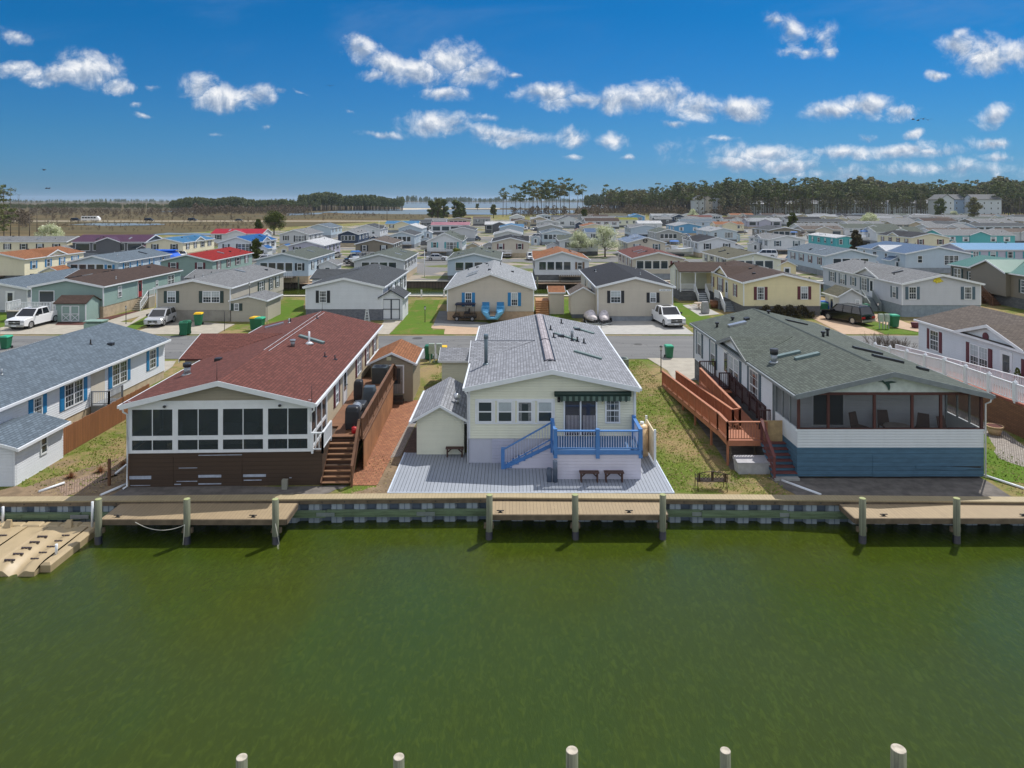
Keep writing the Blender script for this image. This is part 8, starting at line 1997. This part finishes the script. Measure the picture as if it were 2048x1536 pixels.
condo(1442, 1482, 397, 640, 12, 'long white condo row left of the big pine clump', False); condo(1500, 1600, 402, 645, 12, 'long white condo row hidden behind the pine trunks', False); condo(1620, 1770, 401, 650, 12, 'pale condo row behind the pines in the middle of the wood', False)
condo(1778, 1870, 400, 655, 12, 'pale condo row left of the blue-grey condo', False); condo(1880, 1908, 389, 560, 16, 'white gabled condo at the left of the blue-grey block'); condo(1906, 1950, 389, 572, 14, 'blue-grey condo block among the far trees at right', False, plain('blue_grey_condo_siding', lin((140,160,184)), .6)); condo(1948, 2003, 389, 560, 14, 'pale balcony-fronted condo at the right end', False)
# highway traffic
def mover(px, kind, paint, lb):
    x = (px - 1024)*444/F; k = (kind, paint)
    if k in base_car: c = copy_tree(base_car[k]); c.location = (x, 444, .15); c.rotation_euler = (0, 0, R(90)); tag(c, lb, 'car', 'cars on the highway')
    else: c = vehicle(kind, lb, x, 444, R(90), paint, 'car', 'cars on the highway'); base_car[k] = c; c.location.z = .15
mover(151, 'bigsuv', 'blackcar', 'dark car just behind the white bus on the highway'); mover(298, 'bigsuv', 'blackcar', 'dark car in the middle of the highway'); mover(385, 'bigsuv', 'blackcar', 'dark vehicle third from the left on the highway'); mover(477, 'sedan', 'blackcar', 'dark car at the right of the highway')
p = thing('shuttle_bus', 'white shuttle bus on the highway across the marsh', 'bus', ((182 - 1024)*444/F, 444, .15), R(90))
a = MB(); a.loft([[(-1.2, -5.6, .5), (1.2, -5.6, .5), (1.2, 5.6, .5), (-1.2, 5.6, .5)], [(-1.2, -5.6, 1.6), (1.2, -5.6, 1.6), (1.2, 5.6, 1.6), (-1.2, 5.6, 1.6)], [(-1.15, -4.2, 3.1), (1.15, -4.2, 3.1), (1.15, 5.5, 3.1), (-1.15, 5.5, 3.1)]]); a.build('body', M['white_gloss'], p)
for i in range(5): a = MB(); a.box(-1.23, -1.14, -3.6 + i*1.8, -2.2 + i*1.8, 1.7, 2.6); a.build('window', M['carglass'], p)
for y_ in (-3.8, 3.8): wheel(p, -1.0, y_, .5, .3); wheel(p, 1.0, y_, .5, .3)
# gulls and far birds
brd = plain('dark_bird', (.03, .03, .035), .8)
for i, (px, py, D_) in enumerate(((88, 340, 150), (93, 377, 170), (98, 377, 172), (660, 172, 160), (1826, 239, 160), (1836, 241, 160), (1846, 238, 160), (1856, 240, 160))):
    x, y = G2(px, D_); z = HC + (400 - py)*D_/F; p = thing('flying_bird', ('dark bird in the sky at left', 'lower left bird of a pair above the marsh', 'lower right bird of a pair above the marsh', 'small dark bird between the big clouds', 'leftmost of four birds below the right cloud', 'second of four birds below the right cloud', 'third of four birds below the right cloud', 'rightmost of four birds below the right cloud')[i], 'bird', (x, y, z), .6*i)
    a = MB(); a.ball((0, 0, 0), .35, .10, .09, 0, 8, 6)
    a.loft([[(-.1, 0, .02), (.12, 0, .02), (.12, .01, .05), (-.1, .01, .05)], [(-.12, .45, .22), (.05, .45, .22), (.05, .46, .24), (-.12, .46, .24)], [(-.2, .95, .10), (-.12, .95, .10), (-.12, .96, .11), (-.2, .96, .11)]]); a.loft([[(-.1, 0, .02), (.12, 0, .02), (.12, -.01, .05), (-.1, -.01, .05)], [(-.12, -.45, .22), (.05, -.45, .22), (.05, -.46, .24), (-.12, -.46, .24)], [(-.2, -.95, .10), (-.12, -.95, .10), (-.12, -.96, .11), (-.2, -.96, .11)]])
    a.build('body', brd, p)

# grass tufts on the near lawns
def tufts(name, rects, n, seed, mat, h=.07):
    r = np.random.default_rng(seed); area = np.array([(b - a)*(d - c) for a, b, c, d in rects]); pick = r.choice(len(rects), n, p=area/area.sum()); R_ = np.array(rects)[pick]
    x = r.uniform(R_[:, 0], R_[:, 1]); y = r.uniform(R_[:, 2], R_[:, 3]); keep = np.sin(x*1.9 + seed) * np.cos(y*1.3) + r.normal(0, .6, n) > -.1; x, y = x[keep], y[keep]; n = len(x)
    an = r.uniform(0, 3.14, n); w = r.uniform(.02, .05, n); hh = h*r.uniform(.4, 1.4, n); lx = r.normal(0, .03, n); ly = r.normal(0, .03, n)
    V = np.stack([np.stack([x - np.cos(an)*w, y - np.sin(an)*w, np.zeros(n) + .01], 1), np.stack([x + np.cos(an)*w, y + np.sin(an)*w, np.zeros(n) + .01], 1), np.stack([x + lx, y + ly, hh], 1)], 1).reshape(-1, 3)
    me = bpy.data.meshes.new(name); me.from_pydata(V.tolist(), [], np.arange(3*n).reshape(-1, 3).tolist()); me.materials.append(mat)
    o = bpy.data.objects.new(name, me); C.objects.link(o); tag(o, kind='stuff')
tufts('grass', [(7.4, 10.6, 32.4, 59), (10.6, 12.6, 31.9, 35), (-23.2, -19.4, 33, 46), (-6.0, -2.6, 50.5, 59), (22.9, 26, 33.6, 40)], 14000, 1, leafmat('green_grass_blades', (.12, .18, .02), (.26, .33, .05)))
tufts('dry_grass', [(7.4, 10.8, 32.4, 59), (10.6, 12.6, 31.9, 35), (-22, -18.4, 32, 40), (-7.6, -5.7, 32, 37), (22.7, 25, 32, 36)], 12000, 5, leafmat('dry_grass_blades', (.26, .20, .09), (.50, .38, .20)), .05)
# ---------------------------------------------------------------- haze
hb = MB(); hb.box(-9500, 9500, -200, 19500, -3, 80)
hz_ = hb.build('haze', []); hz_.data.materials.clear()
hm = bpy.data.materials.new('haze_air'); hm.use_nodes = True; hm.node_tree.nodes.clear()
pv = hm.node_tree.nodes.new('ShaderNodeVolumePrincipled'); pv.inputs['Density'].default_value = .00006; pv.inputs['Color'].default_value = (.62, .80, 1.0, 1); pv.inputs['Anisotropy'].default_value = .2
ho = hm.node_tree.nodes.new('ShaderNodeOutputMaterial'); hm.node_tree.links.new(pv.outputs[0], ho.inputs['Volume'])
hz_.data.materials.append(hm); tag(hz_, kind='stuff')
